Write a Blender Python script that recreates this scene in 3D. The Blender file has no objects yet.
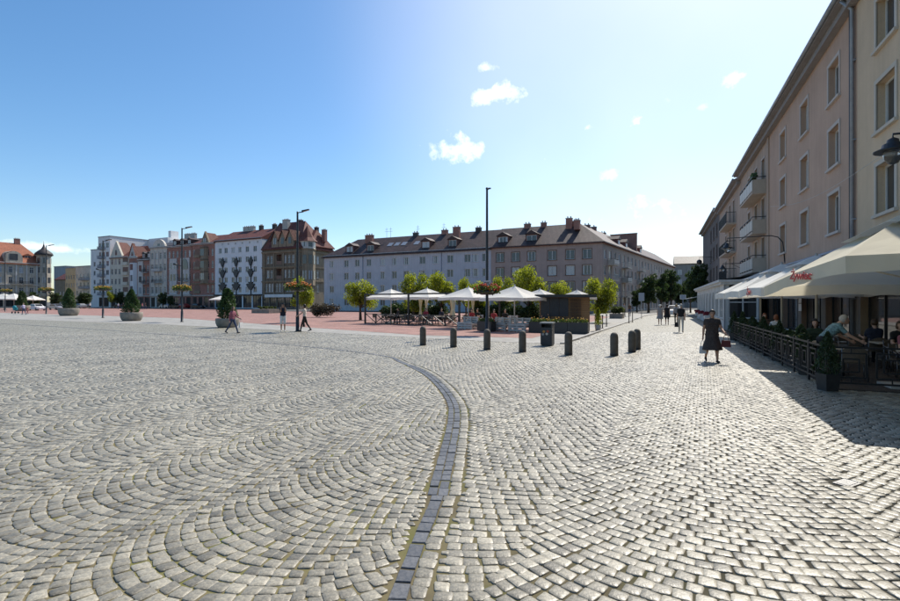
import bpy, bmesh, math, random
import numpy as np
from mathutils import Vector, Matrix

random.seed(7)
rng = np.random.default_rng(7)
SC = bpy.context.scene
COL = SC.collection
R = math.radians

# ------------------------------------------------------------------ camera, sky, sun, exposure
CAM_H = 1.9
FPX = 500.0          # focal length in photo pixels (900 wide)
HOR = 302.0          # horizon row in the photo
cam_d = bpy.data.cameras.new('camera')
cam_d.lens = 20.0
cam_d.sensor_width = 36.0
cam_d.shift_y = 1.5 / 900.0
cam_d.clip_start = 0.05
cam_d.clip_end = 6000
cam = bpy.data.objects.new('camera', cam_d)
COL.objects.link(cam)
cam.location = (0, 0, CAM_H)
cam.rotation_euler = (R(90), 0, 0)
SC.camera = cam

SUN_AZ, SUN_EL = 36.0, 50.0     # azimuth to the right of the view axis, elevation
sdir = Vector((math.sin(R(SUN_AZ)) * math.cos(R(SUN_EL)), math.cos(R(SUN_AZ)) * math.cos(R(SUN_EL)), math.sin(R(SUN_EL))))
sun_d = bpy.data.lights.new('sun', 'SUN')
sun_d.energy = 4.2
sun_d.angle = R(0.5)
sun_d.color = (1.0, 0.94, 0.84)
sun = bpy.data.objects.new('sun', sun_d)
COL.objects.link(sun)
sun.location = (20, 30, 60)
sun.rotation_euler = sdir.to_track_quat('Z', 'Y').to_euler()

SC.view_settings.view_transform = 'Standard'
SC.view_settings.look = 'None'
SC.view_settings.gamma = 1.0
SC.view_settings.use_curve_mapping = False
SC.view_settings.exposure = 0.48
SKY_STRENGTH = 0.12

def pix_dir(x, y):
    return Vector(((x - 450) / FPX, 1.0, (HOR - y) / FPX)).normalized()

def make_world():
    w = bpy.data.worlds.new('World')
    SC.world = w
    w.use_nodes = True
    nt = w.node_tree
    nt.nodes.clear()
    N = nt.nodes.new
    L = nt.links.new
    out = N('ShaderNodeOutputWorld')
    bg = N('ShaderNodeBackground')
    bg.inputs['Strength'].default_value = SKY_STRENGTH
    sky = N('ShaderNodeTexSky')
    sky.sky_type = 'NISHITA'
    sky.sun_disc = False
    sky.sun_elevation = R(SUN_EL)
    sky.sun_rotation = R(SUN_AZ)
    sky.altitude = 250
    sky.air_density = 1.0
    sky.dust_density = 0.9
    sky.ozone_density = 1.8
    tc = N('ShaderNodeTexCoord')
    nrm = N('ShaderNodeVectorMath'); nrm.operation = 'NORMALIZE'
    L(tc.outputs['Generated'], nrm.inputs[0])
    noi = N('ShaderNodeTexNoise'); noi.inputs['Scale'].default_value = 17; noi.inputs['Detail'].default_value = 7
    noi.inputs['Roughness'].default_value = 0.62
    L(nrm.outputs[0], noi.inputs['Vector'])
    # each cloud: direction, half-width, half-height (radians), density
    clouds = [((456, 152), 26, 12, 1.0), ((500, 95), 26, 9, .85), ((487, 68), 8, 4, .7), ((636, 121), 15, 9, .8), ((587, 127), 15, 7, .7),
              ((545, 159), 12, 5, .6), ((735, 77), 14, 7, .7), ((612, 175), 16, 12, .55), ((655, 205), 42, 16, .6), ((30, 246), 34, 6, .8),
              ((62, 249), 20, 4, .7), ((690, 143), 12, 8, .35), ((702, 106), 9, 6, .4), ((668, 100), 8, 6, .3), ((-240, 200), 60, 16, .9), ((-420, 90), 80, 22, .9),
              ((1060, 180), 60, 18, .8), ((1250, 60), 70, 20, .8), ((300, -260), 70, 22, .8), ((700, -420), 60, 20, .7)]
    acc = None
    def math_node(op, a=None, b=None, clamp=False):
        n = N('ShaderNodeMath'); n.operation = op; n.use_clamp = clamp
        for i, v in enumerate((a, b)):
            if v is None: continue
            if isinstance(v, (int, float)): n.inputs[i].default_value = v
            else: L(v, n.inputs[i])
        return n.outputs[0]
    for (px, py), hw, hh, den in clouds:
        d = pix_dir(px, py)
        k = 1.0 / math.sqrt(FPX ** 2 + (px - 450) ** 2)
        rx, rz = hw * k * 1.05, hh * k * 1.1
        right = Vector((d.y, -d.x, 0)).normalized()
        up = right.cross(d).normalized()
        def dot(v):
            n = N('ShaderNodeVectorMath'); n.operation = 'DOT_PRODUCT'
            L(nrm.outputs[0], n.inputs[0]); n.inputs[1].default_value = v
            return n.outputs['Value']
        a = math_node('POWER', math_node('DIVIDE', dot(right), rx), 2.0)
        b = math_node('POWER', math_node('DIVIDE', dot(up), rz), 2.0)
        front = math_node('GREATER_THAN', dot(d), 0.5)
        f = math_node('SUBTRACT', 1.15, math_node('SQRT', math_node('ADD', a, b)))
        f = math_node('ADD', f, math_node('MULTIPLY', math_node('SUBTRACT', noi.outputs['Fac'], .53), 4.6))
        f = math_node('MULTIPLY', math_node('MULTIPLY', math_node('MULTIPLY', f, 0.95, True), front), den)
        acc = f if acc is None else math_node('MAXIMUM', acc, f)
    # white sun glare painted into the sunward part of the sky colour
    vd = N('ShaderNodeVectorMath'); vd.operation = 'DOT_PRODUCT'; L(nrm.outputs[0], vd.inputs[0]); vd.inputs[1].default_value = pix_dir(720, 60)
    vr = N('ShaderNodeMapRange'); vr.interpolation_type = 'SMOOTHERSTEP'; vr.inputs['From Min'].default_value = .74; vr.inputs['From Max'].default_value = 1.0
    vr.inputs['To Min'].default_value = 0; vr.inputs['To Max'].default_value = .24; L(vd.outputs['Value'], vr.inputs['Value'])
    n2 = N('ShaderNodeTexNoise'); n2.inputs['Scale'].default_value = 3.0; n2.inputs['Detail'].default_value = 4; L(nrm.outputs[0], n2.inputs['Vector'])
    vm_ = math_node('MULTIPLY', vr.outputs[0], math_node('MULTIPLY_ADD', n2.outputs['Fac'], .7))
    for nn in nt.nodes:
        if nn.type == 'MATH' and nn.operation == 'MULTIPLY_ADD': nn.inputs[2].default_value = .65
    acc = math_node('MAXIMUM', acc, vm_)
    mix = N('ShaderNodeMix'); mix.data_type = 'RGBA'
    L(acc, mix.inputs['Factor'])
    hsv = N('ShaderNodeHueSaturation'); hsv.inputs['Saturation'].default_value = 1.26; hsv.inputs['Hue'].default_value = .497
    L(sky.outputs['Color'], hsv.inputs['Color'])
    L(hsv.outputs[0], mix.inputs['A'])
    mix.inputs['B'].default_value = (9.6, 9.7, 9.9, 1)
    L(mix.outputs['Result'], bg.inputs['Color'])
    L(bg.outputs[0], out.inputs['Surface'])
make_world()

# ------------------------------------------------------------------ helpers
def gpt(x, y):
    """ground point seen at photo pixel (x, y)"""
    Y = FPX * CAM_H / (y - HOR)
    return Vector(((x - 450) / FPX * Y, Y, 0))

def col_at(x, Y):
    return Vector(((x - 450) / FPX * Y, Y, 0))

def tag(o, label=None, cat=None, group=None, kind=None):
    if label: o['label'] = label
    if cat: o['category'] = cat
    if group: o['group'] = group
    if kind: o['kind'] = kind
    return o

def empty(name, loc=(0, 0, 0), rz=0, label=None, cat=None, group=None):
    o = bpy.data.objects.new(name, None)
    o.empty_display_size = .3
    COL.objects.link(o)
    o.location = loc
    o.rotation_euler = (0, 0, rz)
    return tag(o, label, cat, group)

def link(name, me, parent=None, loc=(0, 0, 0), rot=(0, 0, 0)):
    o = bpy.data.objects.new(name, me)
    COL.objects.link(o)
    o.parent = parent
    o.location = loc
    o.rotation_euler = rot
    return o

def copy_tree(o, parent=None):
    c = o.copy()
    COL.objects.link(c)
    c.parent = parent
    for ch in o.children:
        copy_tree(ch, c)
    return c

class MB:
    def __init__(s):
        s.v = []; s.f = []; s.m = []; s.sm = []
    def add(s, vs, fs, mi=0, smooth=False):
        b = len(s.v)
        s.v += [tuple(p) for p in vs]
        for f in fs:
            s.f.append(tuple(i + b for i in f)); s.m.append(mi); s.sm.append(smooth)
        return s
    def box(s, x0, x1, y0, y1, z0, z1, mi=0):
        vs = [(x0, y0, z0), (x1, y0, z0), (x1, y1, z0), (x0, y1, z0), (x0, y0, z1), (x1, y0, z1), (x1, y1, z1), (x0, y1, z1)]
        return s.add(vs, [(0, 3, 2, 1), (4, 5, 6, 7), (0, 1, 5, 4), (1, 2, 6, 5), (2, 3, 7, 6), (3, 0, 4, 7)], mi)
    def quad(s, a, b, c, d, mi=0):
        return s.add([a, b, c, d], [(0, 1, 2, 3)], mi)
    def prism(s, poly, z0, z1, mi=0):
        """poly: list of (x, y), counter-clockwise"""
        n = len(poly)
        vs = [(p[0], p[1], z0) for p in poly] + [(p[0], p[1], z1) for p in poly]
        fs = [tuple(range(n - 1, -1, -1)), tuple(range(n, 2 * n))] + [(i, (i + 1) % n, n + (i + 1) % n, n + i) for i in range(n)]
        return s.add(vs, fs, mi)
    def prism_y(s, poly, y0, y1, mi=0):
        """poly: list of (x, z) counter-clockwise seen from -y; extruded from y0 (front) to y1 (back)"""
        n = len(poly)
        vs = [(p[0], y0, p[1]) for p in poly] + [(p[0], y1, p[1]) for p in poly]
        fs = [tuple(range(n)), tuple(range(2 * n - 1, n - 1, -1))] + [(i, n + i, n + (i + 1) % n, (i + 1) % n) for i in range(n)]
        return s.add(vs, fs, mi)
    def tube(s, pts, rad, n=8, mi=0, smooth=True, caps=True):
        pts = [Vector(p) for p in pts]
        if not isinstance(rad, (list, tuple)): rad = [rad] * len(pts)
        vs = []; fs = []
        ref = None
        for i, p in enumerate(pts):
            t = (pts[min(i + 1, len(pts) - 1)] - pts[max(i - 1, 0)])
            t = t.normalized() if t.length > 1e-9 else Vector((0, 0, 1))
            if ref is None:
                ref = Vector((1, 0, 0)) if abs(t.x) < .9 else Vector((0, 1, 0))
            u = (ref - t * ref.dot(t)).normalized(); ref = u
            w = t.cross(u)
            for k in range(n):
                a = 2 * math.pi * k / n
                vs.append(p + (u * math.cos(a) + w * math.sin(a)) * rad[i])
        for i in range(len(pts) - 1):
            for k in range(n):
                a, b = i * n + k, i * n + (k + 1) % n
                fs.append((a, b, b + n, a + n))
        s.add(vs, fs, mi, smooth)
        if caps:
            b = len(s.v) - len(vs)
            s.f.append(tuple(b + k for k in range(n - 1, -1, -1))); s.m.append(mi); s.sm.append(False)
            e = b + (len(pts) - 1) * n
            s.f.append(tuple(e + k for k in range(n))); s.m.append(mi); s.sm.append(False)
        return s
    def lathe(s, prof, c=(0, 0, 0), n=16, mi=0, smooth=True, sx=1, sy=1):
        """prof: (r, z) from bottom to top"""
        vs = []; fs = []
        for r, z in prof:
            for k in range(n):
                a = 2 * math.pi * k / n
                vs.append((c[0] + r * sx * math.cos(a), c[1] + r * sy * math.sin(a), c[2] + z))
        for i in range(len(prof) - 1):
            for k in range(n):
                a, b = i * n + k, i * n + (k + 1) % n
                fs.append((a, b, b + n, a + n))
        s.add(vs, fs, mi, smooth)
        b = len(s.v) - len(vs)
        if prof[0][0] > 1e-4:
            s.f.append(tuple(b + k for k in range(n - 1, -1, -1))); s.m.append(mi); s.sm.append(False)
        if prof[-1][0] > 1e-4:
            e = b + (len(prof) - 1) * n
            s.f.append(tuple(e + k for k in range(n))); s.m.append(mi); s.sm.append(False)
        return s
    def sphere(s, c, r, n=10, mi=0, sz=1):
        prof = [(r * math.sin(math.pi * i / (n // 2 + 2)) if 0 < i < n // 2 + 2 else 0.0005, -r * sz * math.cos(math.pi * i / (n // 2 + 2))) for i in range(n // 2 + 3)]
        return s.lathe(prof, c, n, mi)
    def mesh(s, name, mats):
        me = bpy.data.meshes.new(name)
        me.from_pydata(s.v, [], s.f)
        if not isinstance(mats, (list, tuple)): mats = [mats]
        for m in mats: me.materials.append(m)
        me.polygons.foreach_set('material_index', s.m)
        me.polygons.foreach_set('use_smooth', s.sm)
        me.update()
        return me
    def build(s, name, mats, parent=None, loc=(0, 0, 0), rot=(0, 0, 0)):
        return link(name, s.mesh(name, mats), parent, loc, rot)

# ------------------------------------------------------------------ materials
MATS = {}
def mat(name, col, rough=.85, var=.12, scale=2.0, bump=0.0, bscale=40, metallic=0.0, spec=.4, fine=.06, streak=0.0):
    """plain surface with uneven colour, grain and fine relief"""
    if name in MATS: return MATS[name]
    m = bpy.data.materials.new(name); MATS[name] = m
    m.use_nodes = True
    nt = m.node_tree; N = nt.nodes.new; L = nt.links.new
    p = nt.nodes['Principled BSDF']
    p.inputs['Roughness'].default_value = rough
    p.inputs['Metallic'].default_value = metallic
    p.inputs['Specular IOR Level'].default_value = spec
    tc = N('ShaderNodeTexCoord')
    n1 = N('ShaderNodeTexNoise'); n1.inputs['Scale'].default_value = scale; n1.inputs['Detail'].default_value = 6; n1.inputs['Roughness'].default_value = .6
    L(tc.outputs['Object'], n1.inputs['Vector'])
    n2 = N('ShaderNodeTexNoise'); n2.inputs['Scale'].default_value = bscale; n2.inputs['Detail'].default_value = 3
    L(tc.outputs['Object'], n2.inputs['Vector'])
    mr = N('ShaderNodeMapRange'); mr.inputs['From Min'].default_value = .3; mr.inputs['From Max'].default_value = .7
    mr.inputs['To Min'].default_value = 1 - var; mr.inputs['To Max'].default_value = 1 + var
    L(n1.outputs['Fac'], mr.inputs['Value'])
    mr2 = N('ShaderNodeMapRange'); mr2.inputs['From Min'].default_value = .3; mr2.inputs['From Max'].default_value = .7
    mr2.inputs['To Min'].default_value = 1 - fine; mr2.inputs['To Max'].default_value = 1 + fine
    L(n2.outputs['Fac'], mr2.inputs['Value'])
    mu = N('ShaderNodeMath'); mu.operation = 'MULTIPLY'
    L(mr.outputs[0], mu.inputs[0]); L(mr2.outputs[0], mu.inputs[1])
    fac = mu.outputs[0]
    if streak:
        mp = N('ShaderNodeMapping'); mp.inputs['Scale'].default_value = (1.6, 1.6, .09)
        L(tc.outputs['Object'], mp.inputs['Vector'])
        n3 = N('ShaderNodeTexNoise'); n3.inputs['Scale'].default_value = 2.2; n3.inputs['Detail'].default_value = 4
        L(mp.outputs[0], n3.inputs['Vector'])
        mr3 = N('ShaderNodeMapRange'); mr3.inputs['From Min'].default_value = .35; mr3.inputs['From Max'].default_value = .7
        mr3.inputs['To Min'].default_value = 1 + streak * .3; mr3.inputs['To Max'].default_value = 1 - streak
        L(n3.outputs['Fac'], mr3.inputs['Value'])
        m3 = N('ShaderNodeMath'); m3.operation = 'MULTIPLY'
        L(fac, m3.inputs[0]); L(mr3.outputs[0], m3.inputs[1]); fac = m3.outputs[0]
    vm = N('ShaderNodeVectorMath'); vm.operation = 'SCALE'
    vm.inputs[0].default_value = col
    L(fac, vm.inputs['Scale'])
    L(vm.outputs[0], p.inputs['Base Color'])
    if bump:
        b = N('ShaderNodeBump'); b.inputs['Strength'].default_value = bump; b.inputs['Distance'].default_value = .01
        L(n2.outputs['Fac'], b.inputs['Height']); L(b.outputs[0], p.inputs['Normal'])
    return m

def brick_mat(name, c1, c2, cm, bw, bh, mortar=.01, offset=.5, rough=.85, bump=.4, rot=0, var=.2, vertical=True, spec=.3, squash=1.0):
    """courses of bricks, tiles or slabs too small or far to pick apart; vertical=True maps (x+y, z)"""
    if name in MATS: return MATS[name]
    m = bpy.data.materials.new(name); MATS[name] = m
    m.use_nodes = True
    nt = m.node_tree; N = nt.nodes.new; L = nt.links.new
    p = nt.nodes['Principled BSDF']
    p.inputs['Roughness'].default_value = rough
    p.inputs['Specular IOR Level'].default_value = spec
    tc = N('ShaderNodeTexCoord')
    if vertical:
        sp = N('ShaderNodeSeparateXYZ'); L(tc.outputs['Object'], sp.inputs[0])
        ad = N('ShaderNodeMath'); ad.operation = 'ADD'; L(sp.outputs['X'], ad.inputs[0]); L(sp.outputs['Y'], ad.inputs[1])
        cb = N('ShaderNodeCombineXYZ'); L(ad.outputs[0], cb.inputs['X']); L(sp.outputs['Z'], cb.inputs['Y'])
        vec = cb.outputs[0]
    else:
        mp = N('ShaderNodeMapping'); mp.inputs['Rotation'].default_value = (0, 0, rot)
        L(tc.outputs['Object'], mp.inputs['Vector']); vec = mp.outputs[0]
    bt = N('ShaderNodeTexBrick')
    bt.inputs['Color1'].default_value = (*c1, 1); bt.inputs['Color2'].default_value = (*c2, 1); bt.inputs['Mortar'].default_value = (*cm, 1)
    bt.inputs['Scale'].default_value = 1.0; bt.inputs['Mortar Size'].default_value = mortar
    bt.inputs['Brick Width'].default_value = bw; bt.inputs['Row Height'].default_value = bh
    bt.offset = offset
    L(vec, bt.inputs['Vector'])
    n1 = N('ShaderNodeTexNoise'); n1.inputs['Scale'].default_value = .6; n1.inputs['Detail'].default_value = 8; n1.inputs['Roughness'].default_value = .65
    L(tc.outputs['Object'], n1.inputs['Vector'])
    mr = N('ShaderNodeMapRange'); mr.inputs['From Min'].default_value = .3; mr.inputs['From Max'].default_value = .7
    mr.inputs['To Min'].default_value = 1 - var; mr.inputs['To Max'].default_value = 1 + var
    L(n1.outputs['Fac'], mr.inputs['Value'])
    vm = N('ShaderNodeVectorMath'); vm.operation = 'SCALE'
    L(bt.outputs['Color'], vm.inputs[0]); L(mr.outputs[0], vm.inputs['Scale'])
    L(vm.outputs[0], p.inputs['Base Color'])
    b = N('ShaderNodeBump'); b.inputs['Strength'].default_value = bump; b.inputs['Distance'].default_value = .01; b.invert = True
    L(bt.outputs['Fac'], b.inputs['Height']); L(b.outputs[0], p.inputs['Normal'])
    return m

def glass_mat(name, dark=(.015, .018, .022), pale=(.42, .43, .43), amount=.45, rough=.06):
    """window pane: dark room or pale curtain behind glass, different for every pane"""
    if name in MATS: return MATS[name]
    m = bpy.data.materials.new(name); MATS[name] = m
    m.use_nodes = True
    nt = m.node_tree; N = nt.nodes.new; L = nt.links.new
    p = nt.nodes['Principled BSDF']
    p.inputs['Roughness'].default_value = .5
    p.inputs['Specular IOR Level'].default_value = .3
    p.inputs['Coat Weight'].default_value = 1.0
    p.inputs['Coat Roughness'].default_value = rough
    oi = N('ShaderNodeObjectInfo')
    tc = N('ShaderNodeTexCoord')
    sp = N('ShaderNodeSeparateXYZ'); L(tc.outputs['Generated'], sp.inputs[0])
    wv = N('ShaderNodeTexWave'); wv.inputs['Scale'].default_value = 5; wv.inputs['Distortion'].default_value = 1.5
    L(tc.outputs['Object'], wv.inputs['Vector'])
    ab = N('ShaderNodeMath'); ab.operation = 'ABSOLUTE'
    sb = N('ShaderNodeMath'); sb.operation = 'SUBTRACT'; sb.inputs[1].default_value = .5
    L(sp.outputs['X'], sb.inputs[0]); L(sb.outputs[0], ab.inputs[0])
    th = N('ShaderNodeMath'); th.operation = 'MULTIPLY'; th.inputs[1].default_value = .55      # curtain gap half-width
    fr = N('ShaderNodeMath'); fr.operation = 'FRACT'
    mu = N('ShaderNodeMath'); mu.operation = 'MULTIPLY'; mu.inputs[1].default_value = 7.31
    L(oi.outputs['Random'], mu.inputs[0]); L(mu.outputs[0], fr.inputs[0]); L(fr.outputs[0], th.inputs[0])
    gt = N('ShaderNodeMath'); gt.operation = 'GREATER_THAN'
    L(ab.outputs[0], gt.inputs[0]); L(th.outputs[0], gt.inputs[1])
    lt = N('ShaderNodeMath'); lt.operation = 'LESS_THAN'; lt.inputs[1].default_value = amount
    L(oi.outputs['Random'], lt.inputs[0])
    f = N('ShaderNodeMath'); f.operation = 'MULTIPLY'
    L(gt.outputs[0], f.inputs[0]); L(lt.outputs[0], f.inputs[1])
    f2 = N('ShaderNodeMath'); f2.operation = 'MULTIPLY_ADD'; f2.inputs[1].default_value = .25; f2.inputs[2].default_value = .7
    L(wv.outputs['Fac'], f2.inputs[0])
    f3 = N('ShaderNodeMath'); f3.operation = 'MULTIPLY'
    L(f.outputs[0], f3.inputs[0]); L(f2.outputs[0], f3.inputs[1])
    mx = N('ShaderNodeMix'); mx.data_type = 'RGBA'
    mx.inputs['A'].default_value = (*dark, 1); mx.inputs['B'].default_value = (*pale, 1)
    L(f3.outputs[0], mx.inputs['Factor'])
    L(mx.outputs['Result'], p.inputs['Base Color'])
    return m

def leaf_mat(name, c1, c2, trans=.5):
    if name in MATS: return MATS[name]
    m = bpy.data.materials.new(name); MATS[name] = m
    m.use_nodes = True
    nt = m.node_tree; N = nt.nodes.new; L = nt.links.new
    nt.nodes.remove(nt.nodes['Principled BSDF'])
    out = nt.nodes['Material Output']
    at = N('ShaderNodeAttribute'); at.attribute_name = 'tone'
    mx = N('ShaderNodeMix'); mx.data_type = 'RGBA'
    mx.inputs['A'].default_value = (*c1, 1); mx.inputs['B'].default_value = (*c2, 1)
    L(at.outputs['Fac'], mx.inputs['Factor'])
    d = N('ShaderNodeBsdfDiffuse'); t = N('ShaderNodeBsdfTranslucent'); g = N('ShaderNodeBsdfGlossy')
    g.inputs['Roughness'].default_value = .45; g.inputs['Color'].default_value = (.6, .6, .6, 1)
    L(mx.outputs['Result'], d.inputs['Color'])
    hs = N('ShaderNodeHueSaturation'); hs.inputs['Saturation'].default_value = 1.1; hs.inputs['Value'].default_value = 1.5
    L(mx.outputs['Result'], hs.inputs['Color']); L(hs.outputs[0], t.inputs['Color'])
    m1 = N('ShaderNodeMixShader'); m1.inputs[0].default_value = trans
    L(d.outputs[0], m1.inputs[1]); L(t.outputs[0], m1.inputs[2])
    m2 = N('ShaderNodeMixShader'); m2.inputs[0].default_value = .05
    L(m1.outputs[0], m2.inputs[1]); L(g.outputs[0], m2.inputs[2])
    L(m2.outputs[0], out.inputs['Surface'])
    return m

def stone_mat(name, c1, c2, rough=.5, bump=.5, scale=45, spec=.5, use_attr=True):
    """granite setts: every stone its own tone (attribute 'tone'), speckled and worn"""
    if name in MATS: return MATS[name]
    m = bpy.data.materials.new(name); MATS[name] = m
    m.use_nodes = True
    nt = m.node_tree; N = nt.nodes.new; L = nt.links.new
    p = nt.nodes['Principled BSDF']
    p.inputs['Specular IOR Level'].default_value = spec
    at = N('ShaderNodeAttribute'); at.attribute_name = 'tone'
    tc = N('ShaderNodeTexCoord')
    sp = N('ShaderNodeTexNoise'); sp.inputs['Scale'].default_value = 260; sp.inputs['Detail'].default_value = 2
    L(tc.outputs['Object'], sp.inputs['Vector'])
    n1 = N('ShaderNodeTexNoise'); n1.inputs['Scale'].default_value = scale; n1.inputs['Detail'].default_value = 6
    L(tc.outputs['Object'], n1.inputs['Vector'])
    n0 = N('ShaderNodeTexNoise'); n0.inputs['Scale'].default_value = .35; n0.inputs['Detail'].default_value = 6
    L(tc.outputs['Object'], n0.inputs['Vector'])
    mx = N('ShaderNodeMix'); mx.data_type = 'RGBA'
    mx.inputs['A'].default_value = (*c1, 1); mx.inputs['B'].default_value = (*c2, 1)
    L(at.outputs['Fac'], mx.inputs['Factor'])
    def mrange(src, a, b):
        mr = N('ShaderNodeMapRange'); mr.inputs['From Min'].default_value = .3; mr.inputs['From Max'].default_value = .7
        mr.inputs['To Min'].default_value = a; mr.inputs['To Max'].default_value = b
        L(src, mr.inputs['Value']); return mr.outputs[0]
    a = N('ShaderNodeMath'); a.operation = 'MULTIPLY'
    L(mrange(sp.outputs['Fac'], .78, 1.2), a.inputs[0]); L(mrange(n1.outputs['Fac'], .72, 1.22), a.inputs[1])
    b = N('ShaderNodeMath'); b.operation = 'MULTIPLY'
    L(a.outputs[0], b.inputs[0]); L(mrange(n0.outputs['Fac'], .8, 1.14), b.inputs[1])
    vm = N('ShaderNodeVectorMath'); vm.operation = 'SCALE'
    L(mx.outputs['Result'], vm.inputs[0]); L(b.outputs[0], vm.inputs['Scale'])
    L(vm.outputs[0], p.inputs['Base Color'])
    L(mrange(n1.outputs['Fac'], rough - .1, rough + .14), p.inputs['Roughness'])
    bp = N('ShaderNodeBump'); bp.inputs['Strength'].default_value = bump; bp.inputs['Distance'].default_value = .006
    L(n1.outputs['Fac'], bp.inputs['Height']); L(bp.outputs[0], p.inputs['Normal'])
    return m

def set_tone(me, vals):
    a = me.attributes.new('tone', 'FLOAT', 'POINT')
    a.data.foreach_set('value', np.asarray(vals, dtype=np.float32))
# ------------------------------------------------------------------ the ground
F_LINE = [(-120, 96), (-50, 56), (-22.3, 41), (2.4, 23.75), (5.06, 22.6)]
K_LINE = [(5.06, 22.6), (16.2, 45.9), (25.5, 66), (40, 92), (72, 142)]
R_LINE = [(-69, 82), (-32, 59), (-12.9, 39.6), (-2, 28.8), (4.3, 26.2)]

def sheet(name, poly, z, m, kind='structure'):
    mb = MB(); mb.add([(x, y, z) for x, y in poly], [tuple(range(len(poly)))])
    return tag(mb.build(name, m), kind=kind)

m_asph = mat('asphalt', (.075, .073, .07), .9, .25, .3, .4, 60)
m_slab = brick_mat('pale_slabs', (.27, .26, .235), (.34, .325, .295), (.2, .19, .17), .6, .4, .012, .5, .75, .3, R(40), .16, False)
m_red = brick_mat('red_pavers', (.27, .145, .118), (.33, .185, .155), (.2, .135, .115), .4, .2, .014, .5, .8, .25, R(27), .3, False)
m_conc = mat('concrete', (.42, .40, .36), .85, .15, 3, .3, 60)
m_kerb = mat('kerb_granite', (.33, .32, .30), .75, .2, 4, .4, 80)

def joint_mat():
    m = bpy.data.materials.new('joint_fill'); m.use_nodes = True
    nt = m.node_tree; N = nt.nodes.new; L = nt.links.new
    p = nt.nodes['Principled BSDF']; p.inputs['Roughness'].default_value = .95; p.inputs['Specular IOR Level'].default_value = .1
    tc = N('ShaderNodeTexCoord')
    n1 = N('ShaderNodeTexNoise'); n1.inputs['Scale'].default_value = .9; n1.inputs['Detail'].default_value = 7; n1.inputs['Roughness'].default_value = .7
    L(tc.outputs['Object'], n1.inputs['Vector'])
    cr = N('ShaderNodeValToRGB')
    e = cr.color_ramp.elements
    e[0].position = .38; e[0].color = (.12, .10, .065, 1)
    e[1].position = .66; e[1].color = (.13, .145, .03, 1)
    k = e.new(.5); k.color = (.18, .155, .085, 1)
    L(n1.outputs['Fac'], cr.inputs[0])
    # trodden dark joints in the street, mossy sand on the square side
    sp = N('ShaderNodeSeparateXYZ'); L(tc.outputs['Object'], sp.inputs[0])
    ad = N('ShaderNodeMath'); ad.operation = 'MULTIPLY_ADD'; ad.inputs[1].default_value = 2.5; L(n1.outputs['Fac'], ad.inputs[0]); L(sp.outputs['X'], ad.inputs[2])
    mr = N('ShaderNodeMapRange'); mr.inputs['From Min'].default_value = .6; mr.inputs['From Max'].default_value = 3.6; L(ad.outputs[0], mr.inputs['Value'])
    mx = N('ShaderNodeMix'); mx.data_type = 'RGBA'; mx.inputs['B'].default_value = (.05, .046, .036, 1)
    L(mr.outputs[0], mx.inputs['Factor']); L(cr.outputs[0], mx.inputs['A']); L(mx.outputs['Result'], p.inputs['Base Color'])
    return m

def far_cobble_mat():
    m = bpy.data.materials.new('far_cobbles'); m.use_nodes = True
    nt = m.node_tree; N = nt.nodes.new; L = nt.links.new
    p = nt.nodes['Principled BSDF']; p.inputs['Roughness'].default_value = .55; p.inputs['Specular IOR Level'].default_value = .45
    tc = N('ShaderNodeTexCoord')
    v = N('ShaderNodeTexVoronoi'); v.inputs['Scale'].default_value = 7.2; v.feature = 'DISTANCE_TO_EDGE'; v.inputs['Randomness'].default_value = .55
    v2 = N('ShaderNodeTexVoronoi'); v2.inputs['Scale'].default_value = 7.2; v2.inputs['Randomness'].default_value = .55
    L(tc.outputs['Object'], v.inputs['Vector']); L(tc.outputs['Object'], v2.inputs['Vector'])
    cr = N('ShaderNodeValToRGB'); e = cr.color_ramp.elements
    e[0].position = .02; e[0].color = (.13, .12, .085, 1); e[1].position = .1; e[1].color = (1, 1, 1, 1)
    L(v.outputs['Distance'], cr.inputs[0])
    sp = N('ShaderNodeSeparateColor'); L(v2.outputs['Color'], sp.inputs[0])
    mx = N('ShaderNodeMix'); mx.data_type = 'RGBA'; mx.inputs['A'].default_value = (.23,.213,.16,1); mx.inputs['B'].default_value = (.36,.335,.262,1)
    L(sp.outputs[0], mx.inputs['Factor'])
    mm = N('ShaderNodeMix'); mm.data_type = 'RGBA'; mm.blend_type = 'MULTIPLY'; mm.inputs['Factor'].default_value = 1
    L(mx.outputs['Result'], mm.inputs['A']); L(cr.outputs[0], mm.inputs['B'])
    L(mm.outputs['Result'], p.inputs['Base Color'])
    b = N('ShaderNodeBump'); b.inputs['Strength'].default_value = .6; b.inputs['Distance'].default_value = .02
    L(cr.outputs[0], b.inputs['Height']); L(b.outputs[0], p.inputs['Normal'])
    return m

sheet('ground', [(-3000, -300), (3000, -300), (3000, 4000), (-3000, 4000)], -.04, m_asph)
sheet('bedding_ground', [(-80, -8), (60, -8), (60, 60), (-80, 60)], -.0095, joint_mat())
m_farcob = far_cobble_mat()
NEAR_END = 31.5
sheet('cobbled_square', [(-90, 31.3), (-8.7, 31.3), (-22.3, 41), (-50, 56), (-120, 96)], -.003, m_farcob)
sheet('cobbled_street', [(9.2, 31.3), (42, 31.3), (55, 60), (95, 142), (72, 142), (40, 92), (25.5, 66), (16.2, 45.9)], -.003, m_farcob)
sheet('slab_pavement', F_LINE + [(16.2, 45.9), (25.5, 66), (40, 92), (23.5, 84), (20, 64)] + R_LINE[::-1] + [(-130, 118)], .002, m_slab)
sheet('red_square', R_LINE + [(20.5, 64), (18, 76), (-33, 101), (-45, 122), (-135, 168), (-130, 118)], .007, m_red)

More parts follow.
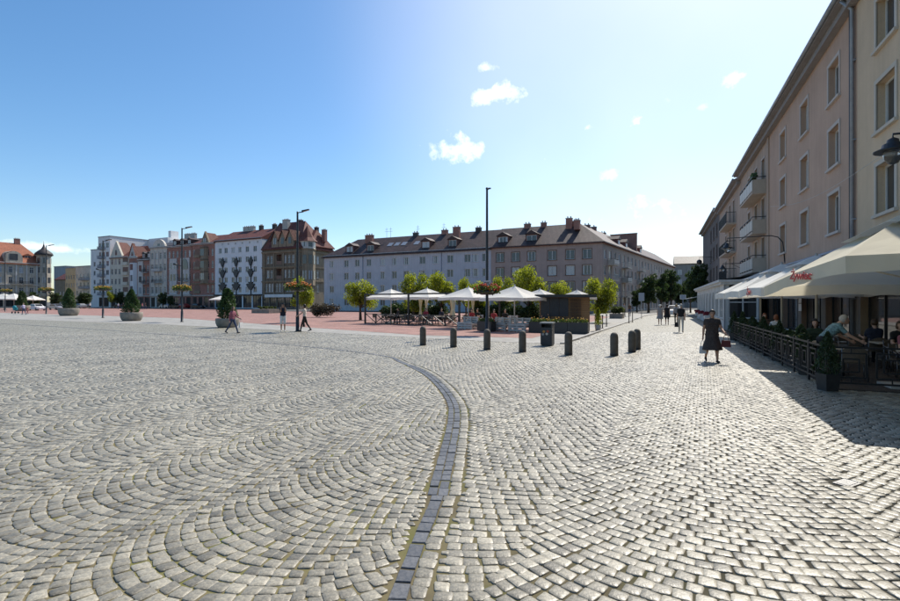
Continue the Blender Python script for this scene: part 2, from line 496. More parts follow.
# kerb stones along the street
kb = tag(empty('kerb'), kind='structure')
def along(line, step, start=0.0):
    out = []; carry = start
    for (a, b) in zip(line[:-1], line[1:]):
        a = Vector((*a, 0)); b = Vector((*b, 0)); d = (b - a); Ln = d.length; d.normalize()
        t = carry
        while t < Ln:
            out.append((a + d * t, math.atan2(d.y, d.x))); t += step
        carry = t - Ln
    return out
kme = MB().prism_y([(-.49, -.1), (.49, -.1), (.49, .055), (.47, .07), (-.47, .07), (-.49, .055)], -.09, .09).mesh('kerb_stone', m_kerb)
for i, (p, a) in enumerate(along(K_LINE[:3], 1.0, .5)):
    link('kerb_stone', kme, kb, (p.x, p.y, random.uniform(-.008, .004)), (0, 0, a + random.uniform(-.008, .008)))
mb = MB()
for i, (p, a) in enumerate(along(K_LINE[2:], 1.0, .5)):
    c, s_ = math.cos(a), math.sin(a)
    mb.prism([(p.x + c * u - s_ * v, p.y + s_ * u + c * v) for u, v in ((-.49, -.09), (.49, -.09), (.49, .09), (-.49, .09))], -.1, .065)
tag(mb.build('kerb_stones', m_kerb, kb), kind='stuff')

# ---- cobbles
def interp(line, x, axis=0):
    xs = np.array([p[axis] for p in line]); ys = np.array([p[1 - axis] for p in line])
    return np.interp(x, xs, ys)

BAND_PX = [(385, 640), (398, 596), (412, 558), (422, 533), (435.5, 502), (441.5, 476.5), (449, 446), (454, 418), (452, 402), (440, 385.4), (424, 372.3), (400.5, 362),
           (379.5, 355.2), (300, 346), (180, 335.6), (60, 327), (0, 323.5)]
bp_ = [gpt(*p) for p in BAND_PX]
def catmull(P, step=.03):
    P = [P[0] * 2 - P[1]] + P + [P[-1] * 2 - P[-2]]
    out = []
    for i in range(1, len(P) - 2):
        p0, p1, p2, p3 = P[i - 1:i + 3]
        n = max(2, int((p2 - p1).length / step))
        for k in range(n):
            t = k / n
            out.append(.5 * ((2 * p1) + (p2 - p0) * t + (2 * p0 - 5 * p1 + 4 * p2 - p3) * t * t + (3 * p1 - p0 - 3 * p2 + p3) * t ** 3))
    return np.array([(p.x, p.y) for p in out])
BAND = catmull(bp_)
for _ in range(60):
    BAND[1:-1] = (BAND[:-2] + BAND[2:] + 2 * BAND[1:-1]) / 4
seg = np.linalg.norm(np.diff(BAND, axis=0), axis=1)
BARC = np.concatenate([[0], np.cumsum(seg)])
BTAN = np.gradient(BAND, axis=0); BTAN /= np.linalg.norm(BTAN, axis=1)[:, None]

def band_frame(P):
    """signed distance (right of the band positive) and arc position for points P"""
    sd = np.empty(len(P)); sa = np.empty(len(P))
    for i in range(0, len(P), 4000):
        q = P[i:i + 4000]
        B2 = BAND[::6]
        d2 = ((q[:, None, :] - B2[None]) ** 2).sum(-1)
        j = np.minimum(d2.argmin(1) * 6, len(BAND) - 1)
        j0 = np.clip(j - 6, 0, len(BAND) - 13)
        idx = j0[:, None] + np.arange(13)[None]
        dd = ((q[:, None, :] - BAND[idx]) ** 2).sum(-1)
        jj = idx[np.arange(len(q)), dd.argmin(1)]
        r = q - BAND[jj]
        t = BTAN[jj]
        sd[i:i + 4000] = t[:, 1] * r[:, 0] - t[:, 0] * r[:, 1]
        sa[i:i + 4000] = BARC[jj]
    return sd, sa

def two_rows(Y):      # the band is two stones wide in its middle stretch
    return (Y > 4.95) & (Y < 15)
def band_half(Y):
    return np.where(two_rows(Y), .108, .064)

def arcs(az, W, Rf, p, w, ext=48):
    """segmental arches: strips of width W along azimuth az, courses bulging back along the strip"""
    Rr = Rf * W
    th = math.asin(W / 2 / Rr)
    n = int(round(2 * th * Rr / w))
    D = np.array([math.sin(az), math.cos(az)]); X = np.array([math.cos(az), -math.sin(az)])
    out = []
    for k in range(int(-ext / W), int(ext / W) + 1):
        ph = rng.uniform(0, p)
        J = np.arange(int(-ext * .3 / p), int(ext / p))
        for j in J:
            v0 = j * p + ph
            # cheap rejection of courses out of view
            c0 = X * (k * W) + D * v0
            if c0[1] < .2 or c0[1] > NEAR_END + 3 or abs(c0[0]) > .95 * c0[1] + 5.5: continue
            off = .5 if j % 2 else 0.
            kk = np.arange(n + (0 if off else 1)) + off - n / 2
            a = kk / n * 2 * th
            a = a[np.abs(a) <= th * 1.001]
            a = a + rng.normal(0, .06 * w / Rr, len(a))
            u = Rr * np.sin(a); v = v0 - (Rr * np.cos(a) - Rr * math.cos(th))
            pos = X[None] * (k * W + u)[:, None] + D[None] * v[:, None]
            # tangent direction of the arc
            tx = np.cos(a); tv = np.sin(a)
            tan = X[None] * tx[:, None] + D[None] * tv[:, None]
            dep = p * np.cos(a)
            out.append(np.column_stack([pos, tan, np.full(len(a), w) * rng.uniform(.93, 1.05, len(a)), dep]))
    return np.concatenate(out)

left = arcs(R(33), 1.75, .70, .125, .115)
right = arcs(R(27), 2.6, .95, .122, .126)
sdL, _ = band_frame(left[:, :2]); sdR, saR = band_frame(right[:, :2])
ROWS_R = 1
row_w = .125
def right_edge(Y):   # straight courses laid beside the band
    return band_half(Y) + ROWS_R * row_w
def trim_to(st, sd, lim, sign):
    # stones cut to fit along an edge: those just short of it are shifted off it and made smaller
    g = sign * sd - lim(st[:, 1])
    keep = g > -.02
    st, g = st[keep].copy(), g[keep]
    sd_, sa_ = band_frame(st[:, :2])
    j = np.clip(np.searchsorted(BARC, sa_), 0, len(BAND) - 1)
    nrm = np.column_stack([BTAN[j][:, 1], -BTAN[j][:, 0]]) * sign
    tight = g < .066
    st[tight, :2] += nrm[tight] * (.052 - g[tight] * .55)[:, None]
    st[tight, 4:6] *= np.clip(.62 + g[tight] * 4, .55, .85)[:, None]
    return st
left = trim_to(left, sdL, band_half, -1)
right = trim_to(right, sdR, right_edge, 1)
# courses that follow the band
fol = []
s_end = BARC[np.searchsorted(-BAND[:, 1], -999) - 1]
for r_ in range(ROWS_R):
    s_ = rng.uniform(0, .1)
    while s_ < BARC[-1]:
        wd = rng.uniform(.105, .14)
        j = np.searchsorted(BARC, s_ + wd / 2)
        if j >= len(BAND): break
        if BAND[j, 1] > NEAR_END: break
        t = BTAN[j]; nr = np.array([t[1], -t[0]])
        c = BAND[j] + nr * (float(band_half(BAND[j, 1])) + row_w * (r_ + .5))
        fol.append([c[0], c[1], t[0], t[1], wd, row_w])
        s_ += wd
fol = np.array(fol)
cob = np.concatenate([left, right, fol])
x, y = cob[:, 0], cob[:, 1]
ok = (y > 1.2) & (y < NEAR_END) & (np.abs(x) < .93 * y + 3.2)
inF = y < interp(F_LINE, x) - .08
Kx = interp(K_LINE, y, 1)
ok &= np.where(x < 5.06, inF, x > np.where(y < 22.6, -99, Kx + .16))
cover = gpt(847, 483)
ok &= np.hypot(x - cover.x, y - cover.y) > .145
cob = cob[ok]
N_ = len(cob)
# stones: corners with some irregularity
jn = .0065
c = cob[:, :2]; t = cob[:, 2:4].copy()
ang = rng.normal(0, .05, N_)
t = np.column_stack([t[:, 0] * np.cos(ang) - t[:, 1] * np.sin(ang), t[:, 0] * np.sin(ang) + t[:, 1] * np.cos(ang)])
nr = np.column_stack([-t[:, 1], t[:, 0]])
hw = (cob[:, 4] - jn) / 2 * rng.uniform(.97, 1.03, N_); hd = (cob[:, 5] - jn) / 2 * rng.uniform(.96, 1.03, N_)
dist = np.hypot(c[:, 0], c[:, 1])
corners = np.stack([c + sx * t * hw[:, None] + sy * nr * hd[:, None] for sx, sy in ((-1, -1), (1, -1), (1, 1), (-1, 1))], 1)
corners += rng.normal(0, .006, corners.shape)
zt = rng.normal(0, .002, N_)
slope = rng.normal(0, .017, (N_, 2))
tone = np.clip(rng.normal(.5, .24, N_), 0, 1)
tone[rng.random(N_) < .05] = 1.0
m_cob = stone_mat('granite_cobble', (.15, .136, .103), (.375, .343, .265), rough=.45, bump=.7, scale=38, spec=.5)
m_cob.node_tree.nodes['Principled BSDF'].inputs['Specular IOR Level'].default_value = .6

def height(P, i):
    return zt[i][..., None] + (P[..., 0] - c[i, 0][..., None]) * slope[i, 0][..., None] + (P[..., 1] - c[i, 1][..., None]) * slope[i, 1][..., None]

def stones_detailed(idx):
    """octagonal domed tops, worn edges"""
    Q = corners[idx]
    nq = len(idx)
    pts = []
    cut = rng.uniform(.05, .17, (nq, 4, 2))
    for e in range(4):
        a, b = Q[:, e], Q[:, (e + 1) % 4]
        pts.append(a + (b - a) * cut[:, e, 0:1]); pts.append(b - (b - a) * cut[:, e, 1:2])
    O = np.stack(pts, 1)                                   # n,8,2
    cen = O.mean(1, keepdims=True)
    h = height(O, idx)
    ring0 = np.concatenate([O, np.full((nq, 8, 1), -.03)], 2)
    ring1 = np.concatenate([O, (h - .0045)[..., None]], 2)
    I = cen + (O - cen) * .935
    ring2 = np.concatenate([I, (height(I, idx) - .0015)[..., None]], 2)
    I2 = cen + (O - cen) * .5
    ring3 = np.concatenate([I2, (height(I2, idx) + rng.normal(.001, .0012, (nq, 8)))[..., None]], 2)
    V = np.concatenate([ring0, ring1, ring2, ring3], 1)   # n,32,3
    fs = []
    for r_ in range(3):
        for k in range(8):
            a, b = r_ * 8 + k, r_ * 8 + (k + 1) % 8
            fs.append((a, b, b + 8, a + 8))
    return V, fs, [tuple(range(24, 32))]

def stones_simple(idx):
    Q = corners[idx]; cen = Q.mean(1, keepdims=True); nq = len(idx)
    ring0 = np.concatenate([Q, np.full((nq, 4, 1), -.03)], 2)
    h = height(Q, idx)
    ring1 = np.concatenate([Q, (h - .005)[..., None]], 2)
    I = cen + (Q - cen) * .84
    ring2 = np.concatenate([I, height(I, idx)[..., None]], 2)
    V = np.concatenate([ring0, ring1, ring2], 1)
    fs = []
    for r_ in range(2):
        for k in range(4):
            a, b = r_ * 4 + k, r_ * 4 + (k + 1) % 4
            fs.append((a, b, b + 4, a + 4))
    fs.append((8, 9, 10, 11))
    return V, fs, []

def mass_mesh(name, V, fs, ngons, tones, m):
    n, k = V.shape[:2]
    polys = [np.array(fs)] if fs else []
    loops = []; starts = []; tot = 0; sizes = []
    allf = list(fs) + list(ngons)
    per = np.concatenate([np.array(f) for f in allf])
    loops = (per[None] + (np.arange(n) * k)[:, None]).reshape(-1)
    sz = np.array([len(f) for f in allf])
    sizes = np.tile(sz, n)
    starts = np.concatenate([[0], np.cumsum(sizes)[:-1]])
    me = bpy.data.meshes.new(name)
    me.vertices.add(n * k); me.vertices.foreach_set('co', V.reshape(-1).astype(np.float32))
    me.loops.add(len(loops)); me.loops.foreach_set('vertex_index', loops.astype(np.int32))
    me.polygons.add(len(sizes)); me.polygons.foreach_set('loop_start', starts.astype(np.int32))
    me.update(calc_edges=True)
    me.polygons.foreach_set('use_smooth', np.ones(len(sizes), dtype=bool))
    set_tone(me, np.repeat(tones, k))
    me.materials.append(m)
    me.validate()
    return me

# which stones show largest in the picture
px = 450 + FPX * c[:, 0] / c[:, 1]; py = HOR + FPX * CAM_H / c[:, 1]
inview = (px > 2) & (px < 898) & (py < 597)
area = np.where(inview, hw * hd / c[:, 1] ** 3, 0)
order = np.argsort(-area)
own = order[:300]
paving = tag(empty('cobble_paving'), kind='structure')
V, fs, ng = stones_detailed(own)
for i in range(len(own)):
    mb = MB(); o0 = V[i].copy(); cc = np.array([c[own[i], 0], c[own[i], 1], 0]); o0 = o0 - cc
    mb.add(o0, fs + ng, 0, True)
    me = mb.mesh('cobblestone', m_cob); set_tone(me, np.full(32, tone[own[i]]))
    link('cobblestone', me, paving, tuple(cc))
rest = np.setdiff1d(np.arange(N_), own)
near = rest[dist[rest] < 9.5]; far = rest[dist[rest] >= 9.5]
V, fs, ng = stones_detailed(near)
tag(link('near_cobblestones', mass_mesh('near_cobblestones', V, fs, ng, tone[near], m_cob), paving), kind='stuff')
V, fs, ng = stones_simple(far)
tag(link('far_cobblestones', mass_mesh('far_cobblestones', V, fs, ng, tone[far], m_cob), paving), kind='stuff')

# ---- the dark band of basalt setts
m_bas = stone_mat('basalt_sett', (.066, .069, .077), (.118, .121, .129), rough=.48, bump=.4, scale=30, spec=.5)
band = tag(empty('dark_stone_band'), kind='structure')
bs = []
for r_ in range(2):
    s_ = rng.uniform(0, .1)
    while s_ < BARC[-1] - .3:
        ln = rng.uniform(.13, .22)
        j = min(np.searchsorted(BARC, s_ + ln / 2), len(BAND) - 1)
        Y = BAND[j, 1]
        if Y > 44: break
        tw = bool(two_rows(Y))
        if r_ == 0 or tw:
            t_ = BTAN[j]; n_ = np.array([t_[1], -t_[0]])
            off = (-.052 if r_ == 0 else .052) if tw else 0.
            wd = .096 if tw else .118
            cc = BAND[j] + n_ * off
            bs.append((cc, t_, ln - .012, wd + random.uniform(-.008, .004), Y))
        s_ += ln
def sett(cc, t_, ln, wd):
    a = math.atan2(t_[1], t_[0]) + random.uniform(-.02, .02)
    q = [(-ln / 2, -wd / 2), (ln / 2, -wd / 2), (ln / 2, wd / 2), (-ln / 2, wd / 2)]
    q = [(u + random.uniform(-.004, .004), v + random.uniform(-.004, .004)) for u, v in q]
    z = random.uniform(-.001, .006)
    V = [(u, v, -.04) for u, v in q] + [(u, v, z - .006) for u, v in q] + [(u * .93, v * .93, z + random.uniform(-.001, .001)) for u, v in q]
    F = [(k, (k + 1) % 4, (k + 1) % 4 + 4, k + 4) for k in range(4)] + [(k + 4, (k + 1) % 4 + 4, (k + 1) % 4 + 8, k + 8) for k in range(4)] + [(8, 9, 10, 11)]
    return V, F, a
mbf = MB(); tones = []
for k, (cc, t_, ln, wd, Y) in enumerate(sorted(bs, key=lambda b: b[4])):
    V, F, a = sett(cc, t_, ln, wd)
    tn = random.uniform(0, 1)
    if k < 280:
        me = MB().add(V, F).mesh('paving_sett', m_bas); set_tone(me, np.full(12, tn))
        link('paving_sett', me, band, (cc[0], cc[1], 0), (0, 0, a))
    else:
        ca, sa_ = math.cos(a), math.sin(a)
        mbf.add([(cc[0] + u * ca - v * sa_, cc[1] + u * sa_ + v * ca, w + .004) for u, v, w in V], F); tones += [tn] * 12
if mbf.v:
    me = mbf.mesh('far_paving_setts', m_bas); set_tone(me, tones)
    tag(link('far_paving_setts', me, band), kind='stuff')

m_iron = mat('cast_iron', (.2, .2, .2), .45, .2, 20, .3, 120, metallic=.7)
mb = MB(); mb.prism([(-.12, -.08), (.12, -.08), (.12, .08), (-.12, .08)], -.03, .002); mb.prism([(-.095, -.055), (.095, -.055), (.095, .055), (-.095, .055)], .002, .006)
uc = mb.build('utility_cover', m_iron, None, (cover.x, cover.y, 0), (0, 0, .5))
tag(uc, 'small metal utility cover let into the cobbles', 'cover')
# ------------------------------------------------------------------ buildings
G_FAR = glass_mat('far_glass', (.03, .036, .045), (.4, .42, .44), .5, .08)
G_NEAR = glass_mat('near_glass', (.012, .013, .016), (.35, .34, .32), .4, .03)
G_DARK = glass_mat('shop_glass', (.010, .011, .013), (.05, .05, .05), .3, .03)
m_wframe = mat('white_frame', (.62, .62, .60), .5, .06, 5)
m_bframe = mat('brown_frame', (.12, .075, .05), .6, .1, 5)
m_dark = mat('dark_metal', (.022, .024, .027), .45, .15, 8, 0, 60, spec=.5)
m_grey_metal = mat('grey_zinc', (.30, .32, .35), .45, .15, 3, .1, 40, metallic=.4)
m_redtile = brick_mat('red_roof_tiles', (.13, .042, .032), (.18, .058, .042), (.07, .025, .02), .22, .16, .02, .5, .7, .6, 0, .22)
m_orangetile = brick_mat('orange_roof_tiles', (.30, .10, .052), (.37, .13, .066), (.15, .05, .03), .22, .16, .02, .5, .7, .6, 0, .2)
m_brownroof = brick_mat('brown_roof_sheets', (.05, .033, .03), (.075, .046, .041), (.03, .021, .02), .9, .5, .02, .5, .6, .5, 0, .25)
m_darkroof = brick_mat('dark_slate', (.05, .045, .045), (.08, .07, .068), (.03, .027, .027), .3, .2, .02, .5, .6, .5, 0, .2)
m_brick = brick_mat('red_brick', (.27, .085, .06), (.34, .12, .085), (.3, .26, .22), .25, .075, .012, .5, .85, .5, 0, .2)
m_trim = mat('pale_trim', (.52, .50, .47), .8, .12, 2, .2, 30, streak=.2)
m_cornice = mat('red_cornice', (.22, .075, .06), .7, .12, 2)

WCACHE = {}
def window_meshes(w, h, style, fm, gm, rec, surround, sm):
    key = (round(w, 2), round(h, 2), style, fm.name, gm.name, round(rec, 2), surround, sm.name if sm else '')
    if key in WCACHE: return WCACHE[key]
    t = .07
    y0, y1 = rec - .07, rec - .005
    mb = MB()
    mb.box(-w / 2, -w / 2 + t, y0, y1, 0, h); mb.box(w / 2 - t, w / 2, y0, y1, 0, h)
    mb.box(-w / 2 + t, w / 2 - t, y0, y1, 0, t); mb.box(-w / 2 + t, w / 2 - t, y0, y1, h - t, h)
    if 'm' in style: mb.box(-t * .6, t * .6, y0 - .004, y1, t, h - t)
    if 'd' in style:
        for u in (-w / 6, w / 6): mb.box(u - t * .5, u + t * .5, y0 - .004, y1, t, h - t)
    if 't' in style: mb.box(-w / 2 + t, w / 2 - t, y0 - .008, y1, h * .68, h * .68 + t)
    fr = mb.mesh('window', fm)
    mb = MB(); mb.box(-w / 2 + t * .5, w / 2 - t * .5, rec - .035, rec - .02, t * .5, h - t * .5)
    pa = mb.mesh('pane', gm)
    su = None
    if surround:
        s_ = surround; mb = MB()
        mb.box(-w / 2 - s_, -w / 2, -.035, .02, 0, h); mb.box(w / 2, w / 2 + s_, -.035, .02, 0, h)
        mb.box(-w / 2 - s_, w / 2 + s_, -.04, .02, h, h + s_)
        mb.box(-w / 2 - s_ - .04, w / 2 + s_ + .04, -.11, .02, -.1, 0)
        su = mb.mesh('surround', sm)
    else:
        mb = MB(); mb.box(-w / 2 - .06, w / 2 + .06, -.07, .03, -.06, -.002)
        su = mb.mesh('sill', sm or m_trim)
    WCACHE[key] = (fr, pa, su)
    return WCACHE[key]

class Bld:
    def __init__(s, name, label, origin, ang, cat='building', group=None):
        s.root = empty(name, origin, ang, label, cat, group)
    def part(s, name, mb, mats, o=(0, 0, 0), ang=0, parent=None):
        return mb.build(name, mats, parent or s.root, o, (0, 0, ang))
    def wall(s, W, H, ops, m, o=(0, 0, 0), ang=0, rec=.18, z0=0, name='wall', back=True, x0=0, dark=None):
        """wall sheet with real openings; ops: (x0, x1, z0, z1[, arched])"""
        mb = MB()
        xs = sorted({x0, W} | {v for op in ops for v in op[:2]})
        zs = sorted({z0, H} | {v for op in ops for v in op[2:4]})
        xs = [x for x in xs if x0 <= x <= W]; zs = [z for z in zs if z0 <= z <= H]
        for a, b in zip(xs[:-1], xs[1:]):
            for c_, d in zip(zs[:-1], zs[1:]):
                mx, mz = (a + b) / 2, (c_ + d) / 2
                if any(op[0] < mx < op[1] and op[2] < mz < op[3] for op in ops): continue
                mb.quad((a, 0, c_), (b, 0, c_), (b, 0, d), (a, 0, d))
        for op in ops:
            a, b, c_, d = op[:4]
            mb.quad((a, 0, c_), (a, 0, d), (a, rec, d), (a, rec, c_)); mb.quad((b, 0, d), (b, 0, c_), (b, rec, c_), (b, rec, d))
            mb.quad((a, 0, d), (b, 0, d), (b, rec, d), (a, rec, d)); mb.quad((b, 0, c_), (a, 0, c_), (a, rec, c_), (b, rec, c_))
            if len(op) > 4 and op[4]:
                r_ = (b - a) / 2; cx = (a + b) / 2; n = 10
                for k in range(n):
                    t0, t1 = math.pi * k / n, math.pi * (k + 1) / n
                    p0 = (cx - r_ * math.cos(t0), d - r_ + r_ * math.sin(t0)); p1 = (cx - r_ * math.cos(t1), d - r_ + r_ * math.sin(t1))
                    mb.quad((p0[0], .001, p0[1]), (p1[0], .001, p1[1]), (p1[0], .001, d), (p0[0], .001, d))
                    mb.quad((p0[0], .001, p0[1]), (p0[0], rec, p0[1]), (p1[0], rec, p1[1]), (p1[0], .001, p1[1]))
        return s.part(name, mb, m, o, ang)
    def win(s, x, z, w, h, o=(0, 0, 0), ang=0, style='m', fm=None, gm=None, rec=.18, surround=0, sm=None, parent=None):
        fr, pa, su = window_meshes(w, h, style, fm or m_wframe, gm or G_FAR, rec, surround, sm)
        c_, s_ = math.cos(ang), math.sin(ang)
        wo = link('window', fr, parent or s.root, (o[0] + c_ * x, o[1] + s_ * x, o[2] + z), (0, 0, ang))
        if parent is None:
            link('pane', pa, wo)
            if su: link('surround' if surround else 'sill', su, wo)
        else:
            me_o = wo; link('pane', pa, parent, wo.location, (0, 0, ang))
        return wo
    def face(s, W, H, wins, m, o=(0, 0, 0), ang=0, extra=(), rec=.18, **kw):
        """wins: (xc, zsill, w, h); extra: bare openings"""
        x0 = kw.pop('x0', 0); z0 = kw.pop('z0', 0)
        ops = [(x - w / 2, x + w / 2, z, z + h) for x, z, w, h in wins] + list(extra)
        wl = s.wall(W, H, ops, m, o, ang, rec, z0=z0, x0=x0)
        for x, z, w, h in wins: s.win(x, z, w, h, o, ang, rec=rec, **kw)
        return wl
    def shell(s, W, D, H, m, left=True, right=True, back=True):
        """blind walls round the back of a block W wide and D deep (facades are built separately)"""
        if right: s.wall(D, H, [], m, (W, 0, 0), R(90))
        if back: s.wall(W, H, [], m, (W, D, 0), R(180))
        if left: s.wall(D, H, [], m, (0, D, 0), R(-90))
    def gable_roof(s, W, D, zE, zR, m, hl=0, hr=0, ov=.45, x0=0, y0=0, name='roof', th=.18):
        a = (zR - zE) / (D / 2)
        ze = zE - a * ov
        ox0 = x0 - (ov if hl else .05); ox1 = x0 + W + (ov if hr else .05)
        A = [(ox0, y0 - ov, ze), (ox1, y0 - ov, ze), (ox1, y0 + D + ov, ze), (ox0, y0 + D + ov, ze)]
        r0 = (x0 + hl, y0 + D / 2, zR); r1 = (x0 + W - hr, y0 + D / 2, zR)
        mb = MB()
        V = A + [r0, r1] + [(p[0], p[1], p[2] - th) for p in A]
        mb.add(V, [(0, 1, 5, 4), (2, 3, 4, 5), (1, 2, 5), (3, 0, 4), (6, 7, 1, 0), (7, 8, 2, 1), (8, 9, 3, 2), (9, 6, 0, 3), (9, 8, 7, 6)])
        return s.part(name, mb, m)
    def chimney(s, x, y, z0, w, d, h, m, pots=2, parent=None):
        mb = MB()
        mb.box(x - w / 2, x + w / 2, y - d / 2, y + d / 2, z0, z0 + h)
        mb.box(x - w / 2 - .07, x + w / 2 + .07, y - d / 2 - .07, y + d / 2 + .07, z0 + h, z0 + h + .12, 1)
        for k in range(pots):
            mb.lathe([(.13, 0), (.11, .35)], (x + (k - (pots - 1) / 2) * w / max(pots, 1), y, z0 + h + .12), 8, 1)
        return s.part('chimney', mb, [m, m_conc], parent=parent)
    def dormer(s, x, y, z0, w, h, d, m, mr, shed=False):
        """small roof window house; front at local y"""
        mb = MB(); t = .22
        # front with an opening, cheeks
        for a, b, c_, e in ((-w / 2, -w / 2 + t, 0, h), (w / 2 - t, w / 2, 0, h), (-w / 2 + t, w / 2 - t, 0, .25), (-w / 2 + t, w / 2 - t, h - .18, h)):
            mb.quad((a, 0, c_), (b, 0, c_), (b, 0, e), (a, 0, e))
        mb.quad((-w / 2, d, 0), (-w / 2, 0, 0), (-w / 2, 0, h), (-w / 2, d, h)); mb.quad((w / 2, 0, 0), (w / 2, d, 0), (w / 2, d, h), (w / 2, 0, h))
        if shed:
            mb.prism_y([(-w / 2 - .15, h), (w / 2 + .15, h), (w / 2 + .15, h + .1), (-w / 2 - .15, h + .1)], -.2, d, 1)
        else:
            mb.prism_y([(-w / 2 - .2, h), (w / 2 + .2, h), (0, h + w * .32)], -.2, d, 1)
        dm = mb.build('dormer', [m, mr], s.root, (x, y, z0))
        fr, pa, su = window_meshes(w - 2 * t, h - .43, 'm', m_wframe, G_FAR, .12, 0, None)
        wo = link('window', fr, dm, (0, 0, .25))
        pm = link('pane', pa, dm, (0, 0, .25))
        return dm
    def balcony(s, x, z, w, d, m_slab, rail='bars', m_rail=None, o=(0, 0, 0), ang=0, h=1.0, side_m=None):
        mb = MB()
        mb.box(-w / 2, w / 2, -d, .02, -.16, 0, 0)
        mr = 1
        if rail == 'bars':
            mb.box(-w / 2, w / 2, -d, -d + .05, h - .05, h, mr); mb.box(-w / 2, -w / 2 + .05, -d, 0, h - .05, h, mr); mb.box(w / 2 - .05, w / 2, -d, 0, h - .05, h, mr)
            n = int(w / .16)
            for k in range(n + 1):
                u = -w / 2 + .015 + k * (w - .03) / n
                mb.box(u - .012, u + .012, -d + .01, -d + .035, 0, h - .05, mr)
            n = int(d / .16)
            for k in range(n + 1):
                v = -d + k * d / n
                mb.box(-w / 2, -w / 2 + .025, v - .012, v + .012, 0, h - .05, mr); mb.box(w / 2 - .025, w / 2, v - .012, v + .012, 0, h - .05, mr)
        else:
            n = max(1, int(round(w / 1.1)))
            for k in range(n):
                a = -w / 2 + w * k / n; b = -w / 2 + w * (k + 1) / n
                mb.box(a + .03, b - .03, -d, -d + .05, .08, h * .78, mr)
                mb.box(a, a + .04, -d, -d + .06, 0, h, 2)
            mb.box(-w / 2, w / 2, -d, -d + .05, h - .05, h, 2)
            for u in (-w / 2, w / 2 - .06):
                mb.box(u, u + .06, -d + .06, 0, 0, h * .8, 0); mb.box(u, u + .05, -d + .06, 0, h - .05, h, 2)
        c_, s_ = math.cos(ang), math.sin(ang)
        return mb.build('balcony', [m_slab, m_rail or m_dark, m_dark], s.root, (o[0] + c_ * x, o[1] + s_ * x, o[2] + z), (0, 0, ang))
    def band(s, W, z, h, p, m, o=(0, 0, 0), ang=0, x0=0, name='cornice'):
        mb = MB(); mb.box(x0, W, -p, .01, z, z + h * .55); mb.box(x0 - .0, W, -p * 1.5, .012, z + h * .55, z + h)
        return s.part(name, mb, m, o, ang)

def cols(W, n, m0=1.2, m1=None):
    m1 = m0 if m1 is None else m1
    return [m0 + (W - m0 - m1) * k / (n - 1) for k in range(n)] if n > 1 else [W / 2]

# ---- axes of the square
E1 = Vector((.89, -.456, 0)); E2 = Vector((.456, .89, 0)); A1 = math.atan2(-.456, .89)

# ---- the long slate-blue block and the brownish corner block
FL = Vector((-28.2, 112, 0))
FDIR = Vector((53.7, -27.5, 0)).normalized(); FANG = math.atan2(FDIR.y, FDIR.x)
def fpos(px):      # distance along the long front for a photo column
    u = (px - 450) / FPX
    return (112 * u + 28.2) / (FDIR.x - FDIR.y * u)
m_blue = mat('slate_blue_render', (.46, .475, .50), .9, .1, .6, .25, 25, streak=.12)
m_pinkbrown = mat('dusty_brown_render', (.37, .29, .25), .9, .1, .6, .25, 25, streak=.12)
Lb = fpos(491)
b = Bld('apartment_block', 'long slate blue four storey block with brown hipped roof behind the square trees', FL, FANG)
wc = [fpos(310 + v / 4.625) for v in (100, 168, 218, 272, 335, 390, 445, 520, 580, 648, 728)] + [fpos(440 + 118 / 3.34), fpos(440 + 138 / 3.34 + 4)]
wc = [w for w in wc if w < Lb - 1]
wins = [(x, z, 1.15 + .15 * (x > 20), 1.5) for x in wc for z in (9.55, 6.75, 3.95)] + [(x, 1.1, 1.2, 1.5) for x in wc]
b.face(Lb, 12.2, wins, m_blue)
b.shell(Lb, 11, 12.2, m_blue)
b.band(Lb, 11.95, .25, .18, m_grey_metal)
b.gable_roof(Lb, 11, 12.2, 16.2, m_brownroof, hl=5.2)
for px_, sh in ((347, 0), (368, 0), (423.5, 0), (450.5, 0)):
    b.dormer(fpos(px_), .9, 12.5, 2.1, 1.75, 3.2, mat('dormer_brown', (.12, .062, .05), .8, .15, 2), m_brownroof)
b.chimney(fpos(356) + .5, 4.2, 14.0, 1.9, .8, 2.7, m_brick, 3)
b.chimney(fpos(449), 3.4, 14.0, 1.4, .8, 2.9, m_brick, 2)
b.chimney(fpos(402), 5.5, 15.2, 1.2, .6, 1.5, m_dark, 2)
b.chimney(fpos(432), 5.5, 15.3, 1.3, .7, 1.5, m_brick, 2)
b.chimney(fpos(467), 5.5, 15.3, 1.1, .7, 1.5, m_darkroof, 2)
for px_ in (372, 376, 404, 431):
    mb = MB(); xx = fpos(px_); mb.tube([(xx, 5.5, 15), (xx, 5.5, 18.4)], .03, 5); mb.box(xx - .5, xx + .5, 5.48, 5.52, 17.5, 17.54); mb.box(xx - .35, xx + .35, 5.48, 5.52, 18, 18.04)
    b.part('aerial', mb, m_dark)
for xx in (fpos(363), fpos(441.5)):
    mb = MB(); mb.tube([(xx, -.08, 0), (xx, -.08, 12)], .06, 6); b.part('drainpipe', mb, m_grey_metal)
# row of skylights: paler glass strips in the roof
for px_ in (383, 390, 397, 410):
    mb = MB(); xx = fpos(px_); a_ = 4.0 / 5.5
    mb.quad((xx - .6, 2.2, 12.2 + a_ * 2.2 + .06), (xx + .6, 2.2, 12.2 + a_ * 2.2 + .06), (xx + .6, 3.3, 12.2 + a_ * 3.3 + .06), (xx - .6, 3.3, 12.2 + a_ * 3.3 + .06))
    b.part('skylight', mb, m_grey_metal)

